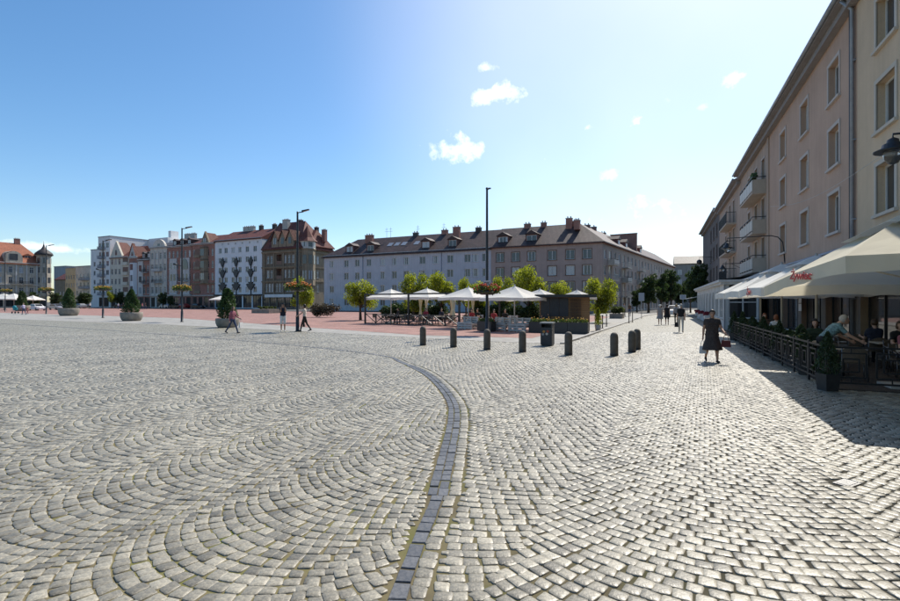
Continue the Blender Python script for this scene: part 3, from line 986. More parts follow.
# corner block: front from the blue block to the corner, then along the street
CO = FL + FDIR * (Lb + .02)
Lk = fpos(602.5) - Lb - .02
k_ = Bld('corner_building', 'dusty brown corner apartment block with balconies along the side street', CO, FANG)
wk = [fpos(p) - Lb for p in (500, 515.5, 531.4, 552, 570, 587)]
wins = [(x, z, 1.5, 1.65) for x in wk for z in (9.35, 6.6, 3.8)] + [(x, .9, 1.5, 1.7) for x in wk]
k_.face(Lk, 12.2, wins, m_pinkbrown, fm=m_wframe, surround=.12, sm=m_bframe)
corner = CO + FDIR * Lk
far_end = col_at(674.5, 147)
sd_ = (far_end - corner); Ls = sd_.length
sang = math.atan2(sd_.y, sd_.x) - FANG          # in building space
n_s = 22
ws = [1.6 + i * 3.25 for i in range(n_s) if 1.6 + i * 3.25 < Ls - 1]
wins = []
for i, x in enumerate(ws):
    for z in (9.35, 6.6, 3.8):
        if i in (1, 4, 8, 12): wins.append((x, z - .8, 1.7, 2.4))
        else: wins.append((x, z, 1.4, 1.55))
gf = [(x, .3, 2.0, 2.5) for x in ws]
SO = (Lk, 0, 0)
k_.face(Ls, 12.2, wins + gf, m_pinkbrown, o=SO, ang=sang)
for i in (1, 4, 8, 12):
    for j, z in enumerate((8.5, 5.75, 2.95)):
        k_.balcony(ws[i], z, 3.2, 1.15, m_conc, 'panel' if (i + j) % 2 else 'bars', m_trim if j != 1 else m_grey_metal, SO, sang)
for x in ws[:10]:
    mb = MB(); mb.box(x + 1.35, x + 1.9, -.12, .01, 0, 2.95); k_.part('pilaster', mb, m_trim, SO, sang)
k_.band(Lk, 11.9, .3, .25, m_cornice); k_.band(Ls, 11.9, .3, .25, m_cornice, SO, sang)
# back walls
cs, ss = math.cos(sang), math.sin(sang)
# roof over the L-shaped block: one skin following both wings
Dk = 11.0
zE, zR, ov = 12.2, 16.3, .5
p_c = Vector((Lk, 0)); e_s = Vector((cs, ss)); n_s_ = Vector((-ss, cs))        # n_s_: inward (left of side direction)
hb = (Dk / 2)
inn = Vector((Lk, 0)) + (Vector((0, 1)) * hb + n_s_ * hb) * .92
end = p_c + e_s * Ls
mb = MB()
eo = [(0, -ov), (Lk + ov, -ov), tuple(end - n_s_ * ov)]
ridge = [(0, hb), tuple(inn), tuple(end + n_s_ * hb)]
inn2 = Vector((Lk, 0)) + (Vector((0, 1)) * Dk + n_s_ * Dk) * .92
back_ = [(0, Dk + ov), tuple(inn2), tuple(end + n_s_ * (Dk + ov))]
V = [(*p, zE - .1) for p in eo] + [(*p, zR) for p in ridge] + [(*p, zE - .1) for p in back_] + [(*p, zE - .3) for p in eo]
mb.add(V, [(0, 1, 4, 3), (1, 2, 5, 4), (3, 4, 7, 6), (4, 5, 8, 7), (9, 10, 1, 0), (10, 11, 2, 1), (2, 8, 5), (6, 0, 3)])
k_.part('roof', mb, m_brownroof)
mb = MB()
q = [(0, Dk), tuple(inn2), tuple(end + n_s_ * Dk), tuple(end)]
for a, b_ in zip(q[:-1], q[1:]): mb.quad((*b_, 0), (*a, 0), (*a, zE), (*b_, zE))
k_.part('back_wall', mb, m_pinkbrown)
for px_ in (501, 530):
    k_.dormer(fpos(px_) - Lb, .9, 12.5, 2.3, 1.75, 3.2, mat('dormer_brown', (.12, .062, .05), .8, .15, 2), m_brownroof)
k_.chimney(fpos(563) - Lb, 4.4, 14.3, 1.1, .8, 2.8, m_brick, 2); k_.chimney(fpos(569) - Lb, 5.0, 15, 1.0, .7, 1.6, m_brick, 2)
k_.chimney(fpos(518) - Lb, 5.4, 15.3, 1.2, .7, 1.5, m_brick, 2); k_.chimney(fpos(535) - Lb, 5.4, 15.5, 1.0, .7, 1.3, m_brick, 2)
for t_, inw, w_, h_ in ((2.5, 5.2, 1.0, 1.6), (9, 5.5, 1.2, 1.6), (12, 5.5, 1.8, 1.6), (20, 5.5, 1.0, 1.4), (44, 5.5, 1.4, 1.3), (52, 5.5, 1.6, 1.5)):
    p = p_c + e_s * t_ + n_s_ * inw
    k_.chimney(p.x, p.y, 14.8, w_, .8, h_, m_brick, 2)
# brick fire wall standing up from the street-side roof
p = p_c + e_s * 27 + n_s_ * .4
mb = MB(); mb.box(0, .8, 0, 5.5, 12.0, 16.6); mb.box(-.1, .9, -.1, 5.6, 16.6, 16.75)
k_.part('fire_wall', mb, m_brick, (p.x, p.y, 0), sang)
for t_ in (14, 20, 33):
    p = p_c + e_s * t_ + n_s_ * .8
    mb = MB(); mb.box(-.9, .9, 0, 2.6, 0, 1.5); mb.prism_y([(-1.1, 1.5), (1.1, 1.5), (0, 2.2)], -.2, 2.8, 1)
    dm = mb.build('dormer', [m_cornice, m_brownroof], k_.root, (p.x, p.y, 12.5), (0, 0, sang))
    mb = MB(); mb.box(-.55, .55, -.03, -.005, .3, 1.3); mb.build('window', m_wframe, dm)

# ---- the old row across the square
RB = Vector((-53.6, 141, 0))
def rt(px):
    u = (px - 450) / FPX
    return (-53.6 - 141 * u) / (.89 + .456 * u)
def rpos(px, back=0.0):
    return RB - E1 * rt(px) + E2 * back
def rY(px):
    return rpos(px).y
def rz(px, py):
    return CAM_H + (HOR - py) * rY(px) / FPX
def span(x0, x1):
    return rt(x0) - rt(x1)

m_lblue = mat('pale_blue_render', (.66, .69, .71), .9, .06, .5, .2, 25, streak=.12)
m_cream = mat('cream_render', (.62, .57, .47), .9, .1, .6, .25, 25, streak=.2)
m_cream2 = mat('grey_cream_render', (.58, .54, .47), .9, .12, .6, .25, 25, streak=.25)
m_white = mat('white_render', (.74, .73, .71), .9, .05, .4, .15, 25, streak=.1)
m_brownst = mat('sooty_brown_stone', (.165, .13, .092), .9, .22, .8, .4, 12, streak=.3)
m_brownst2 = mat('tan_stone_trim', (.25, .20, .14), .9, .2, .8, .4, 12, streak=.3)
m_ocre = mat('ochre_render', (.50, .40, .24), .9, .1, .6, .2, 25, streak=.15)
m_greyr = mat('grey_render', (.30, .31, .33), .9, .1, .6, .2, 25, streak=.15)
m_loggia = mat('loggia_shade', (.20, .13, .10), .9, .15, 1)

def shopfront(bb, W, H, n, m, m_sign=None, gap=.5, base=.3):
    """dark shop windows between piers; returns openings"""
    ops = []
    pw = W / n
    for i in range(n):
        a, b2 = i * pw + gap / 2, (i + 1) * pw - gap / 2
        ops.append((a, b2, base, H))
        bb.win((a + b2) / 2, base, b2 - a, H - base, style='d', fm=m_dark, gm=G_DARK)
    return ops

def loggia(bb, x0, x1, z0, z1, d, m, o=(0, 0, 0), ang=0, rail=True):
    """open recess behind a bare opening"""
    mb = MB(); e = .004
    a, b2 = x0 + e, x1 - e
    mb.quad((a, d, z0), (b2, d, z0), (b2, d, z1), (a, d, z1))
    mb.quad((a, .18, z0), (a, d, z0), (a, d, z1), (a, .18, z1)); mb.quad((b2, d, z0), (b2, .18, z0), (b2, .18, z1), (b2, d, z1))
    mb.quad((a, d, z1 - e), (b2, d, z1 - e), (b2, .18, z1 - e), (a, .18, z1 - e)); mb.quad((a, .18, z0 + e), (b2, .18, z0 + e), (b2, d, z0 + e), (a, d, z0 + e))
    lg = bb.part('loggia', mb, m, o, ang)
    if rail:
        mb = MB(); mb.box(x0, x1, .03, .15, z0, z0 + .9); mb.build('parapet', m, lg)
    mb = MB(); mb.box((x0 + x1) / 2 - .45, (x0 + x1) / 2 + .45, d - .06, d - .01, z0 + .1, z0 + (z1 - z0) * .8); mb.build('glazed_door', G_DARK, lg)
    return lg

# light blue block with the dark metal reliefs
x0, x1 = 215, 262
W = span(x0, x1); org = rpos(x0)
b = Bld('housing_block', 'tall pale blue block with red roof and dark goblet reliefs on its front', org, A1)
H = 20.2
wx = [W * f for f in (.115, .245, .40, .545, .70, .86)]
wins = [(x, z, 1.35, 1.55) for x in wx for z in (16.3, 13.4, 10.5, 7.6, 4.7)] + [(x + W * .05, 18.75, .55, .5) for x in wx]
ops = shopfront(b, W, 3.7, 5, m_darkroof)
b.face(W, H, wins, m_lblue, extra=[(o_[0], o_[1], o_[2], o_[3]) for o_ in ops])
b.shell(W, 13, H, m_lblue); b.band(W, 3.75, .35, .5, m_darkroof, name='canopy'); b.band(W, H - .3, .3, .3, m_grey_metal)
b.gable_roof(W, 13, H, 23.6, m_redtile, ov=.5)
for fx in (.18, .475, .78):
    mb = MB(); xx = W * fx
    mb.box(xx - .14, xx + .14, -.22, -.02, 4.1, 15.0)
    for z, wd in ((13.8, 1.15), (10.6, 1.5), (6.9, 2.2)):
        mb.prism_y([(xx - wd * .18, z - 1.5), (xx + wd * .18, z - 1.5), (xx + wd * .75, z), (xx + wd * .62, z + .25), (xx - wd * .62, z + .25), (xx - wd * .75, z)], -.42, -.03)
        mb.prism_y([(xx - wd * .3, z + .25), (xx + wd * .3, z + .25), (xx + wd * .42, z + .75), (xx - wd * .42, z + .75)], -.36, -.04)
    b.part('relief', mb, m_dark)
for fx in (.3, .42, .62, .9): b.chimney(W * fx, 6.5, 22.8, 2.2 if fx < .5 else 1.2, .8, 1.9, m_conc if fx < .5 else m_darkroof, 3)

# brown corner house with steep red roofs
x0, x1 = 262.3, 299.5
W = span(x0, x1); org = rpos(x0)
b = Bld('corner_house', 'sooty brown corner house with three pointed gables and steep red roof', org, A1)
H = 17.2
D = 13.0
gx = [W * f for f in (.16, .255, .62, .73, .84)]
wins = []; ex = []
lg = (W * .39, W * .53)
for z in (12.6, 8.6):
    wins += [(x, z, .95, 2.1) for x in gx]
    ex.append((lg[0], lg[1], z - .3, z + 2.4))
wins += [(W * f, 4.7, .85, 2.3) for f in (.12, .2, .28, .40, .48, .56, .68, .76, .84)]
ops = shopfront(b, W, 3.3, 5, m_brownst)
b.face(W, H, wins, m_brownst, extra=ex + ops, style='mt')
for z in (12.6, 8.6): loggia(b, lg[0], lg[1], z - .3, z + 2.4, 1.4, m_loggia)
for z in (7.3, 11.2, 15.4): b.band(W, z, .45, .28, m_brownst2)
for f in (.06, .33, .585, .9):
    mb = MB(); mb.box(W * f - .22, W * f + .22, -.2, .01, 3.8, 15.3); b.part('pilaster', mb, m_brownst2)
mb = MB(); mb.box(W * .12, W * .86, -.75, -.6, 3.2, 4.0, 0); b.part('shop_sign', mb, m_white)
# side along the passage
b.face(D, H, [(x, z, 1.0, 2.1) for x in (5.2, 7.2, 10.2, 12) for z in (12.6, 8.6, 4.7)], m_brownst2, o=(W, 0, 0), ang=R(90), style='mt')
b.shell(W, D, H, m_brownst, right=False)
for z in (7.3, 11.2, 15.4): b.band(D, z, .45, .25, m_brownst2, (W, 0, 0), R(90))
# corner oriel with its own roof
mb = MB(); oc = (W + .3, 2.6); n8 = 8
prof = [(.5, 5.2), (2.1, 6.4), (2.1, 16.0), (2.35, 16.1), (2.35, 16.4)]
mb.lathe(prof, (oc[0], oc[1], 0), 8, 0, False)
ori = b.part('oriel', mb, m_brownst2)
for z in (8.0, 12.2):
    for k in range(5):
        a = R(-90 + 22.5 + 45 * (k - 1)) + R(0)
        c_, s_ = math.cos(a), math.sin(a); rr = 2.1 * math.cos(math.pi / 8) + .03
        mb = MB(); mb.box(-.5, .5, -.06, .0, 0, 2.4); mb2 = mb.build('window', G_FAR, ori, (oc[0] + c_ * rr, oc[1] + s_ * rr, z), (0, 0, a + R(90)))
mb = MB(); mb.lathe([(2.2, 16.4), (2.2, 18.3), (2.5, 18.4)], (oc[0], oc[1], 0), 8, 0, False); b.part('belvedere', mb, m_trim)
for k in range(8):
    a = R(22.5 + 45 * k); c_, s_ = math.cos(a), math.sin(a); rr = 2.2 * math.cos(math.pi / 8) + .02
    mb = MB(); mb.box(-.55, .55, -.05, 0, 0, 1.2); mb.build('belvedere_window', G_FAR, b.root, (oc[0] + c_ * rr, oc[1] + s_ * rr, 16.85), (0, 0, a + R(90)))
mb = MB(); mb.lathe([(2.8, 18.35), (1.8, 19.4), (.9, 21.2), (.02, 22.8)], (oc[0], oc[1], 0), 8, 0, False); b.part('oriel_roof', mb, m_redtile)
b.gable_roof(W + .2, D, H, 24.9, m_redtile, hl=0, hr=4.2, ov=.5)
mb = MB()
mb.add([(0, -.3, H - .2), (0, D + .3, H - .2), (0, D / 2, 25.1), (.35, -.3, H - .2), (.35, D + .3, H - .2), (.35, D / 2, 25.1)], [(0, 2, 1), (3, 4, 5), (0, 3, 5, 2), (1, 2, 5, 4)])
b.part('fire_wall', mb, m_darkroof)
for f in (.36, .56, .76):
    mb = MB(); wd = W * .095
    mb.prism_y([(W * f - wd, H - .4), (W * f + wd, H - .4), (W * f + wd, H + 1.6), (W * f, H + 4.1), (W * f - wd, H + 1.6)], -.15, 5.5)
    gb = b.part('gable', mb, m_brownst2)
    for sx in (-1, 1):
        mb = MB(); mb.add([(W * f, -.4, H + 4.4), (W * f + sx * (wd + .25), -.4, H + 1.4), (W * f + sx * (wd + .25), 6, H + 1.4), (W * f, 6, H + 4.4)], [(0, 1, 2, 3), (3, 2, 1, 0)]); mb.build('gable_roof', m_redtile, gb)
    mb = MB(); mb.box(W * f - .5, W * f + .5, -.2, -.152, H + .6, H + 2.3); mb.build('window', G_FAR, gb)
b.chimney(W * .28, 5.2, 22.6, 2.0, 1.1, 2.8, m_conc, 3); b.chimney(W * .5, 7.5, 23.5, 1.6, .9, 1.9, m_darkroof, 2); b.chimney(W + .3, 9.5, 19.0, 1.2, 1.0, 3.4, m_brick, 2); b.chimney(W - 2.6, 9.5, 20.5, 1.0, .9, 2.8, m_darkroof, 2)
# chalet roof over the passage side
b.gable_roof(5.2, D - 3.5, 18.0, 22.4, m_redtile, hl=1.5, hr=1.5, ov=.6, x0=W - 5, y0=3.4)

# old town houses, left to right
def tenement(x0, x1, H, name, label, m, nwin, floors, roof_m, zR, gfm=None, win=(1.0, 1.9), fh=3.5, z1=4.8, D=12.5, fm=None, style='mt', back=0.0, shops=3, extra=None, skip=(), roof=True, hl=0, hr=0):
    W = span(x0, x1); org = rpos(x0, back)
    b = Bld(name, label, org, A1)
    xs_ = cols(W, nwin, W / nwin * .5)
    wins = [(x, z1 + fh * f, *win) for i, x in enumerate(xs_) for f in range(floors) if (i, f) not in skip]
    ops = shopfront(b, W, 3.4, shops, m, gap=.9)
    b.face(W, H, wins, m, extra=ops + (extra or []), fm=fm or m_wframe, style=style)
    b.shell(W, D, H, m)
    b.band(W, 3.7, .3, .3, gfm or m_trim); b.band(W, H - .5, .5, .35, gfm or m_trim)
    if roof: b.gable_roof(W, D, H, zR, roof_m, hl=hl, hr=hr, ov=.4)
    return b, W, xs_

def front_gable(b, xa, xb, z0, zp, m, y=-.05, curved=False, steps=0, d=.6, window=True):
    cx = (xa + xb) / 2
    if curved:
        n = 12
        pts = [(xa, z0), (xb, z0)] + [(cx + (xb - xa) / 2 * math.cos(math.pi * k / n) * (1 - .25 * math.sin(math.pi * k / n)), z0 + (zp - z0) * math.sin(math.pi * k / n) ** .8) for k in range(1, n)]
    else:
        pts = [(xa, z0), (xb, z0), (xb, z0 + (zp - z0) * .12), (cx, zp), (xa, z0 + (zp - z0) * .12)]
    mb = MB(); mb.prism_y(pts, y, d)
    g = b.part('gable', mb, m)
    if not curved:
        mb = MB(); zz = z0 + (zp - z0) * .12
        mb.add([(xa + .1, .6, zz - .2), (xb - .1, .6, zz - .2), (cx, .6, zp - .35), (cx, 3.6, zp - .35), (xa + .1, 6.2, zz - .2), (xb - .1, 6.2, zz - .2)], [(0, 2, 3, 4), (1, 5, 3, 2), (4, 3, 5)])
        mb.build('gable_roof', m_redtile, g)
    if window:
        mb = MB(); mb.box(cx - .55, cx + .55, y - .05, y - .002, z0 + (zp - z0) * .15, z0 + (zp - z0) * .45); mb.build('window', G_FAR, g)
    return g

# red brick house with arched loggias and a gable
b, W, xs_ = tenement(192, 214.9, 19.8, 'brick_town_house', 'dark red brick town house with arched loggias and a pointed stone gable', m_brick, 5, 4, m_redtile, 23.0, win=(1.0, 2.1), fh=3.65, z1=4.9,
                     skip=[(1, f) for f in range(4)] + [(0, 0), (2, 0)], extra=None, shops=4)
# loggias as flat arched plates with recess shade in their colour on the left, stone bay in the middle
for f in range(4):
    z = 4.5 + 3.65 * f
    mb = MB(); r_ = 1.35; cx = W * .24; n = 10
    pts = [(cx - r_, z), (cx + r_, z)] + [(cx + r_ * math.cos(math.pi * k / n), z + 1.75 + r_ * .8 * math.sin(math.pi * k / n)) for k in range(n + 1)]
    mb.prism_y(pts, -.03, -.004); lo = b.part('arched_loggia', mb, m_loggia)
    mb = MB(); mb.box(cx - r_, cx + r_, -.25, -.035, z, z + .85); mb.build('parapet', m_brownst2, lo)
bay = MB(); bay.prism([(W * .44, -.03), (W * .50, -1.0), (W * .66, -1.0), (W * .72, -.03)], 7.6, 18.4); by = b.part('bay', bay, m_brownst2)
for f in range(3):
    for xx in (W * .54, W * .62):
        mb = MB(); mb.box(xx - .42, xx + .42, -1.05, -1.0, 8.6 + 3.65 * f, 10.6 + 3.65 * f); mb.build('window', G_FAR, by)
    mb = MB(); mb.prism([(W * .435, -.03), (W * .495, -1.12), (W * .665, -1.12), (W * .725, -.03)], 11.1 + 3.65 * f - .2, 11.1 + 3.65 * f + .15); mb.build('string_course', m_brownst, by)
front_gable(b, W * .40, W * .74, 19.5, 23.4, m_brownst2, window=True)
mb = MB(); mb.box(0, W, -.15, .01, 3.7, 7.6); mb = MB()
b.band(W, 7.3, .35, .25, m_brownst2)

# red and white house
b, W, xs_ = tenement(167.4, 191.6, 19.6, 'striped_town_house', 'red brick and white town house with tall white bays and dark mansard', m_brick, 6, 4, m_brownroof, 22.6, win=(1.05, 2.0), fh=3.65, z1=5.0, shops=4)
for (fa, fb) in ((.12, .42), (.58, .94)):
    mb = MB(); mb.box(W * fa, W * fb, -.32, -.02, 4.0, 15.6)
    by = b.part('white_bay', mb, m_trim)
    for f in range(3):
        for k in range(2):
            xx = W * (fa + (fb - fa) * (.28 + .44 * k))
            mb = MB(); mb.box(xx - .5, xx + .5, -.37, -.32, 5.0 + 3.65 * f, 7.0 + 3.65 * f); mb.build('window', G_FAR, by)
mb = MB(); n = 10; cx = W * .76; pts = [(cx - 1.6, 12.1), (cx + 1.6, 12.1)] + [(cx + 1.6 * math.cos(math.pi * k / n), 13.0 + 2.4 * math.sin(math.pi * k / n)) for k in range(n + 1)]
mb.prism_y(pts, -.45, -.38); b.part('arch_window', mb, G_FAR)
b.balcony(W * .76, 8.3, 3.4, 1.1, m_trim, 'bars', m_dark, (0, -.32, 0)); b.band(W, 4.0, .3, .4, m_trim)
for f in (.2, .5, .8): b.dormer(W * f, .9, 19.9, 1.7, 1.6, 3, m_brownroof, m_brownroof)
for f in (.05, .3): b.chimney(W * f + .6, 6.2, 22, 2.2, .9, 2.2, m_conc, 3)

# cream house with a curved gable
b, W, xs_ = tenement(150.2, 167.1, 19.8, 'cream_town_house', 'cream town house with curved gable and two balconies', m_cream2, 4, 4, m_darkroof, 22.0, win=(1.15, 2.1), fh=3.7, z1=4.7, shops=3)
front_gable(b, W * .12, W * .9, 19.6, 22.2, m_cream2, curved=True)
b.balcony(W * .5, 8.1, W * .5, 1.1, m_trim, 'bars', m_dark); b.balcony(W * .5, 11.9, W * .5, 1.1, m_trim, 'panel', m_trim)
for f in (.02, .27, .51, .75, .98):
    mb = MB(); mb.box(W * f - .18, W * f + .18, -.14, .01, 4.0, 18.4); b.part('pilaster', mb, m_trim)

# mansard house
b, W, xs_ = tenement(138.4, 149.9, 16.0, 'mansard_town_house', 'narrow brick town house with dark mansard roof and balconies', m_brick, 3, 3, m_darkroof, 20.6, win=(1.1, 2.0), fh=3.7, z1=4.7, shops=2)
for z in (7.9, 11.6): b.balcony(W * .68, z, W * .42, 1.0, m_trim, 'bars', m_dark)
for f in (.28, .72): b.dormer(W * f, .7, 16.4, 1.7, 1.7, 3, m_darkroof, m_darkroof)
mb = MB(); mb.box(W * .0, W * .45, -.25, -.02, 4, 15.4); by = b.part('white_bay', mb, m_trim)
for f in range(3):
    mb = MB(); mb.box(W * .12, W * .34, -.3, -.25, 4.7 + 3.7 * f, 6.7 + 3.7 * f); mb.build('window', G_FAR, by)

# narrow house with a red gable and a blue-grey bay
b, W, xs_ = tenement(129.2, 138.1, 17.0, 'gabled_town_house', 'narrow red and white town house with steep gable and pale blue bay', m_brick, 2, 3, m_redtile, 19, win=(1.1, 2.0), fh=3.7, z1=4.7, shops=2)
front_gable(b, .1, W * .72, 16.8, 21.2, m_trim)
mb = MB(); mb.add([(W * .36 + .05, -.25, 21.7), (W * .75 + .1, -.25, 17.4), (W * .75 + .1, 5, 17.4), (W * .36 + .05, 5, 21.7), (-.1, -.25, 17.4), (-.1, 5, 17.4)], [(0, 1, 2, 3), (4, 0, 3, 5), (3, 2, 1, 0), (5, 3, 0, 4)]); mb.v = [(x_, y_ if y_ < 4 else .75, z_) for x_, y_, z_ in mb.v]; b.part('gable_coping', mb, m_brick)
mb = MB(); mb.prism([(W * .3, -.02), (W * .4, -1.0), (W * .8, -1.0), (W * .9, -.02)], 4.4, 15.0); by = b.part('bay', mb, m_lblue)
for f in range(3):
    mb = MB(); mb.box(W * .46, W * .74, -1.06, -1.0, 5.2 + 3.7 * f, 7.2 + 3.7 * f); mb.build('window', G_FAR, by)

# cream gabled house with red-roofed loggia bay
b, W, xs_ = tenement(110.2, 128.9, 17.4, 'cream_gabled_house', 'cream house with tall pointed gable and red roofed loggia bay', m_cream, 5, 4, m_redtile, 21.6, win=(1.15, 1.9), fh=3.4, z1=4.6, shops=3, skip=[(4, f) for f in range(4)] + [(3, f) for f in range(4)])
front_gable(b, .2, W * .64, 17.2, 23.0, m_cream)
for f in range(4):
    z = 4.4 + 3.4 * f
    mb = MB(); mb.box(W * .68, W * .96, -.03, -.004, z, z + 2.6); lo = b.part('loggia_shade_plate', mb, m_loggia)  # flat plate, no recess: the loggia's shade is put into its colour
    mb = MB(); mb.box(W * .67, W * .97, -.5, -.035, z - .2, z + .9); mb.build('parapet', m_cream, lo)

# white modern block
xl = 90.8
W1 = span(90.8, 98.2); W2 = span(98.2, 110)
b = Bld('modern_block', 'tall white modern block with stepped flat roof and dark balconies', rpos(90.8), A1)
Ha = rz(94, 250); Hb = rz(104, 237)
b.face(W1, Ha, [(W1 * .5, z, 1.2, 1.6) for z in (5, 8.2, 11.4, 14.6)], m_white, extra=[], style='m')
b.shell(W1, 14, Ha, m_white, right=False, back=True)
rows = [z for z in (5, 8.2, 11.4, 14.6, 17.8, 21.0) if z < Hb - 2.2]
b.face(W2, Hb, [(W2 * f, z, w_, 1.7) for f, w_ in ((.16, 1.2), (.42, 1.9), (.78, 1.7)) for z in rows], m_white, o=(W1, 0, 0), style='m')
for z in rows:
    b.balcony(W2 * .42, z - .6, 2.6, 1.3, m_greyr, 'panel', m_greyr, (W1, 0, 0)); 
b.wall(14, Hb, [], m_white, (W1, 14, 0), R(-90)); b.wall(14, Hb, [], m_white, (W1 + W2, 0, 0), R(90)); b.wall(W2, Hb, [], m_white, (W1 + W2, 14, 0), R(180))
mb = MB(); mb.box(-.1, W1, -.1, 14.1, Ha, Ha + .25); mb.box(W1 - .1, W1 + W2 + .1, -.1, 14.1, Hb, Hb + .3); b.part('flat_roof', mb, m_greyr)
# rear wing, tall blind wall above the old houses
W3 = span(110, 143)
mb = MB(); mb.box(W1 + W2 + .02, W1 + W2 + W3 * .6, 13.5, 26, 0, Hb + .6); mb.box(W1 + W2 + W3 * .6 + .01, W1 + W2 + W3, 14.5, 26, 0, Hb - .4); mb.box(W1 + W2 + W3 * .5, W1 + W2 + W3 * .58, 15, 18, Hb + .6, Hb + 3.2); b.part('rear_wing', mb, m_white)
for k in range(2):
    b.win(W1 + W2 + W3 * (.7 + .15 * k), Hb - 4.5, 1.3, 1.7, (0, 14.3, 0), 0, rec=.18)
b.win(W1 + W2 * .5, .3, W2 * .8, 3.2, (0, -.2, 0), 0, style='d', fm=m_dark, gm=G_DARK)

# the block behind the gap: modern flats with balconies, ochre house, grey hall
def backblock(x0, x1, back, ytop, name, label, m, nw, zs, roof=None, bal=False):
    W = span(x0, x1) * (1 + back / 190); p = col_at(x0, rY(x0) + back)
    H = CAM_H + (HOR - ytop) * p.y / FPX
    b = Bld(name, label, p, A1)
    b.face(W, H, [(x, z, W / nw * .45, 1.7) for x in cols(W, nw, W / nw * .5) for z in zs if z + 2 < H], m)
    b.shell(W, 12, H, m)
    if roof: b.gable_roof(W, 12, H, H + 4, roof, ov=.4)
    else:
        mb = MB(); mb.box(-.15, W + .15, -.15, 12.15, H, H + .3); b.part('flat_roof', mb, m_greyr)
    if bal:
        for z in zs:
            if z + 2 < H: b.balcony(W * .7, z - .7, W * .5, 1.4, m_greyr, 'panel', m_greyr)
    return b
backblock(75.5, 90.3, 14, 267, 'flat_block', 'low grey modern flats with balconies left of the white block', m_cream2, 4, (1.2, 4.6, 7.9, 11.2), bal=True)
backblock(65.5, 75.2, 18, 268.5, 'ochre_house', 'flat ochre house between the red roofed hall and modern flats', m_ocre, 4, (1.2, 4.6, 7.9, 11.2))
backblock(55, 65.2, 26, 279, 'low_hall', 'low brownish hall with red roof beside the ochre house', m_brownst2, 3, (1.2, 4.6), roof=m_redtile)
backblock(54, 66, 55, 267, 'grey_block', 'grey blind block rising behind the low hall', m_greyr, 3, (4, 8))

# turret house on the left side of the square: its front runs into the depth
TC = Vector((-150, 186, 0))
b = Bld('turret_house', 'ornate grey brown house with orange roof and onion domed corner turret', TC - E2 * 34, math.atan2(E2.y, E2.x))
W = 34.0; H = 16.0
m_turret = mat('turret_house_stone', (.42, .37, .30), .9, .2, .7, .4, 12, streak=.3)
xs_ = cols(W, 11, 1.6)
wins = [(x, z, 1.2, 2.2) for x in xs_ for z in (4.8, 8.6, 12.3)]
ops = shopfront(b, W, 3.3, 8, m_turret)
b.face(W, H, wins, m_turret, extra=ops, style='mt'); b.shell(W, 15, H, m_turret)
for z in (3.8, 7.8, 15.5): b.band(W, z, .45, .3, m_trim)
b.gable_roof(W, 15, H, 23.5, m_orangetile, hl=0, hr=5, ov=.5)
for x in (8, 15, 24.5, 28):
    b.balcony(x, 8.3, 3.0, 1.1, m_turret, 'bars', m_dark); b.balcony(x, 4.5, 3.0, 1.1, m_turret, 'bars', m_dark)
for f in range(11):
    mb = MB(); xx = xs_[f] + 1.55
    if xx < W: mb.box(xx - .2, xx + .2, -.16, .01, 4.2, 15.5); b.part('pilaster', mb, m_trim)
mb = MB(); n = 10; cx = 24.0; pts = [(cx - 2.6, 16), (cx + 2.6, 16)] + [(cx + 2.6 * math.cos(math.pi * k / n), 17.6 + 2.4 * math.sin(math.pi * k / n)) for k in range(n + 1)]
mb.prism_y(pts, -.1, 6); gb = b.part('gable', mb, m_turret)
mb = MB(); mb.box(cx - 1.2, cx + 1.2, -.16, -.105, 16.8, 19.0); mb.build('window', G_FAR, gb)
b.dormer(29, 2.0, 17.2, 2.2, 1.6, 3.5, m_orangetile, m_orangetile)
mb = MB(); tc_ = (W - .6, .8); mb.lathe([(2.0, 4.0), (2.3, 4.8), (2.3, 18.8), (2.7, 19.0), (2.7, 19.3)], (tc_[0], tc_[1], 0), 8, 0, False); tw = b.part('turret', mb, m_turret)
for z in (5.2, 9.0, 12.7, 16.2):
    for k in range(8):
        a = R(22.5 + 45 * k); c_, s_ = math.cos(a), math.sin(a); rr = 2.3 * math.cos(math.pi / 8) + .02
        mb = MB(); mb.box(-.5, .5, -.05, 0, 0, 2.0); mb.build('window', G_FAR, tw, (tc_[0] + c_ * rr, tc_[1] + s_ * rr, z), (0, 0, a + R(90)))
mb = MB(); mb.lathe([(2.9, 19.2), (2.65, 20.0), (1.7, 20.9), (.85, 21.6), (.4, 22.4), (.12, 23.4), (.03, 24.6)], (tc_[0], tc_[1], 0), 12); b.part('onion_dome', mb, m_darkroof)
for x in (14, 17, 28): b.chimney(x, 7.5, 22.5, 1.6, .9, 2.6, m_brick, 3)

# building that closes the side street
p = col_at(674, 172)
b = Bld('street_end_block', 'plain grey block closing the far end of the street', p, math.atan2(-.38, .92))
b.face(26, 15.2, [(x, z, 1.3, 1.7) for x in cols(26, 8, 1.8) for z in (1.5, 4.7, 8, 11.3)], mat('street_end_render', (.26, .24, .22), .9, .12, .6, streak=.15)); b.shell(26, 11, 15.2, m_greyr); b.gable_roof(26, 11, 15.2, 18, m_darkroof, ov=.4)
# ------------------------------------------------------------------ right-hand side of the street
SD = Vector((.3875, .9219, 0)); SN = Vector((.9219, -.3875, 0))
LF = 6.8
RANG = math.atan2(-SD.y, -SD.x)
def sY(Y, n=LF):          # distance along the street of a facade point at depth Y
    return (Y + .3875 * n) / .9219
def spt(s_, n):
    return SD * s_ + SN * n
def sx_pix(px, n=LF):     # street distance of the facade point seen in photo column px
    u = (px - 450) / FPX
    return sY(n / (.9219 * u - .3875), n)

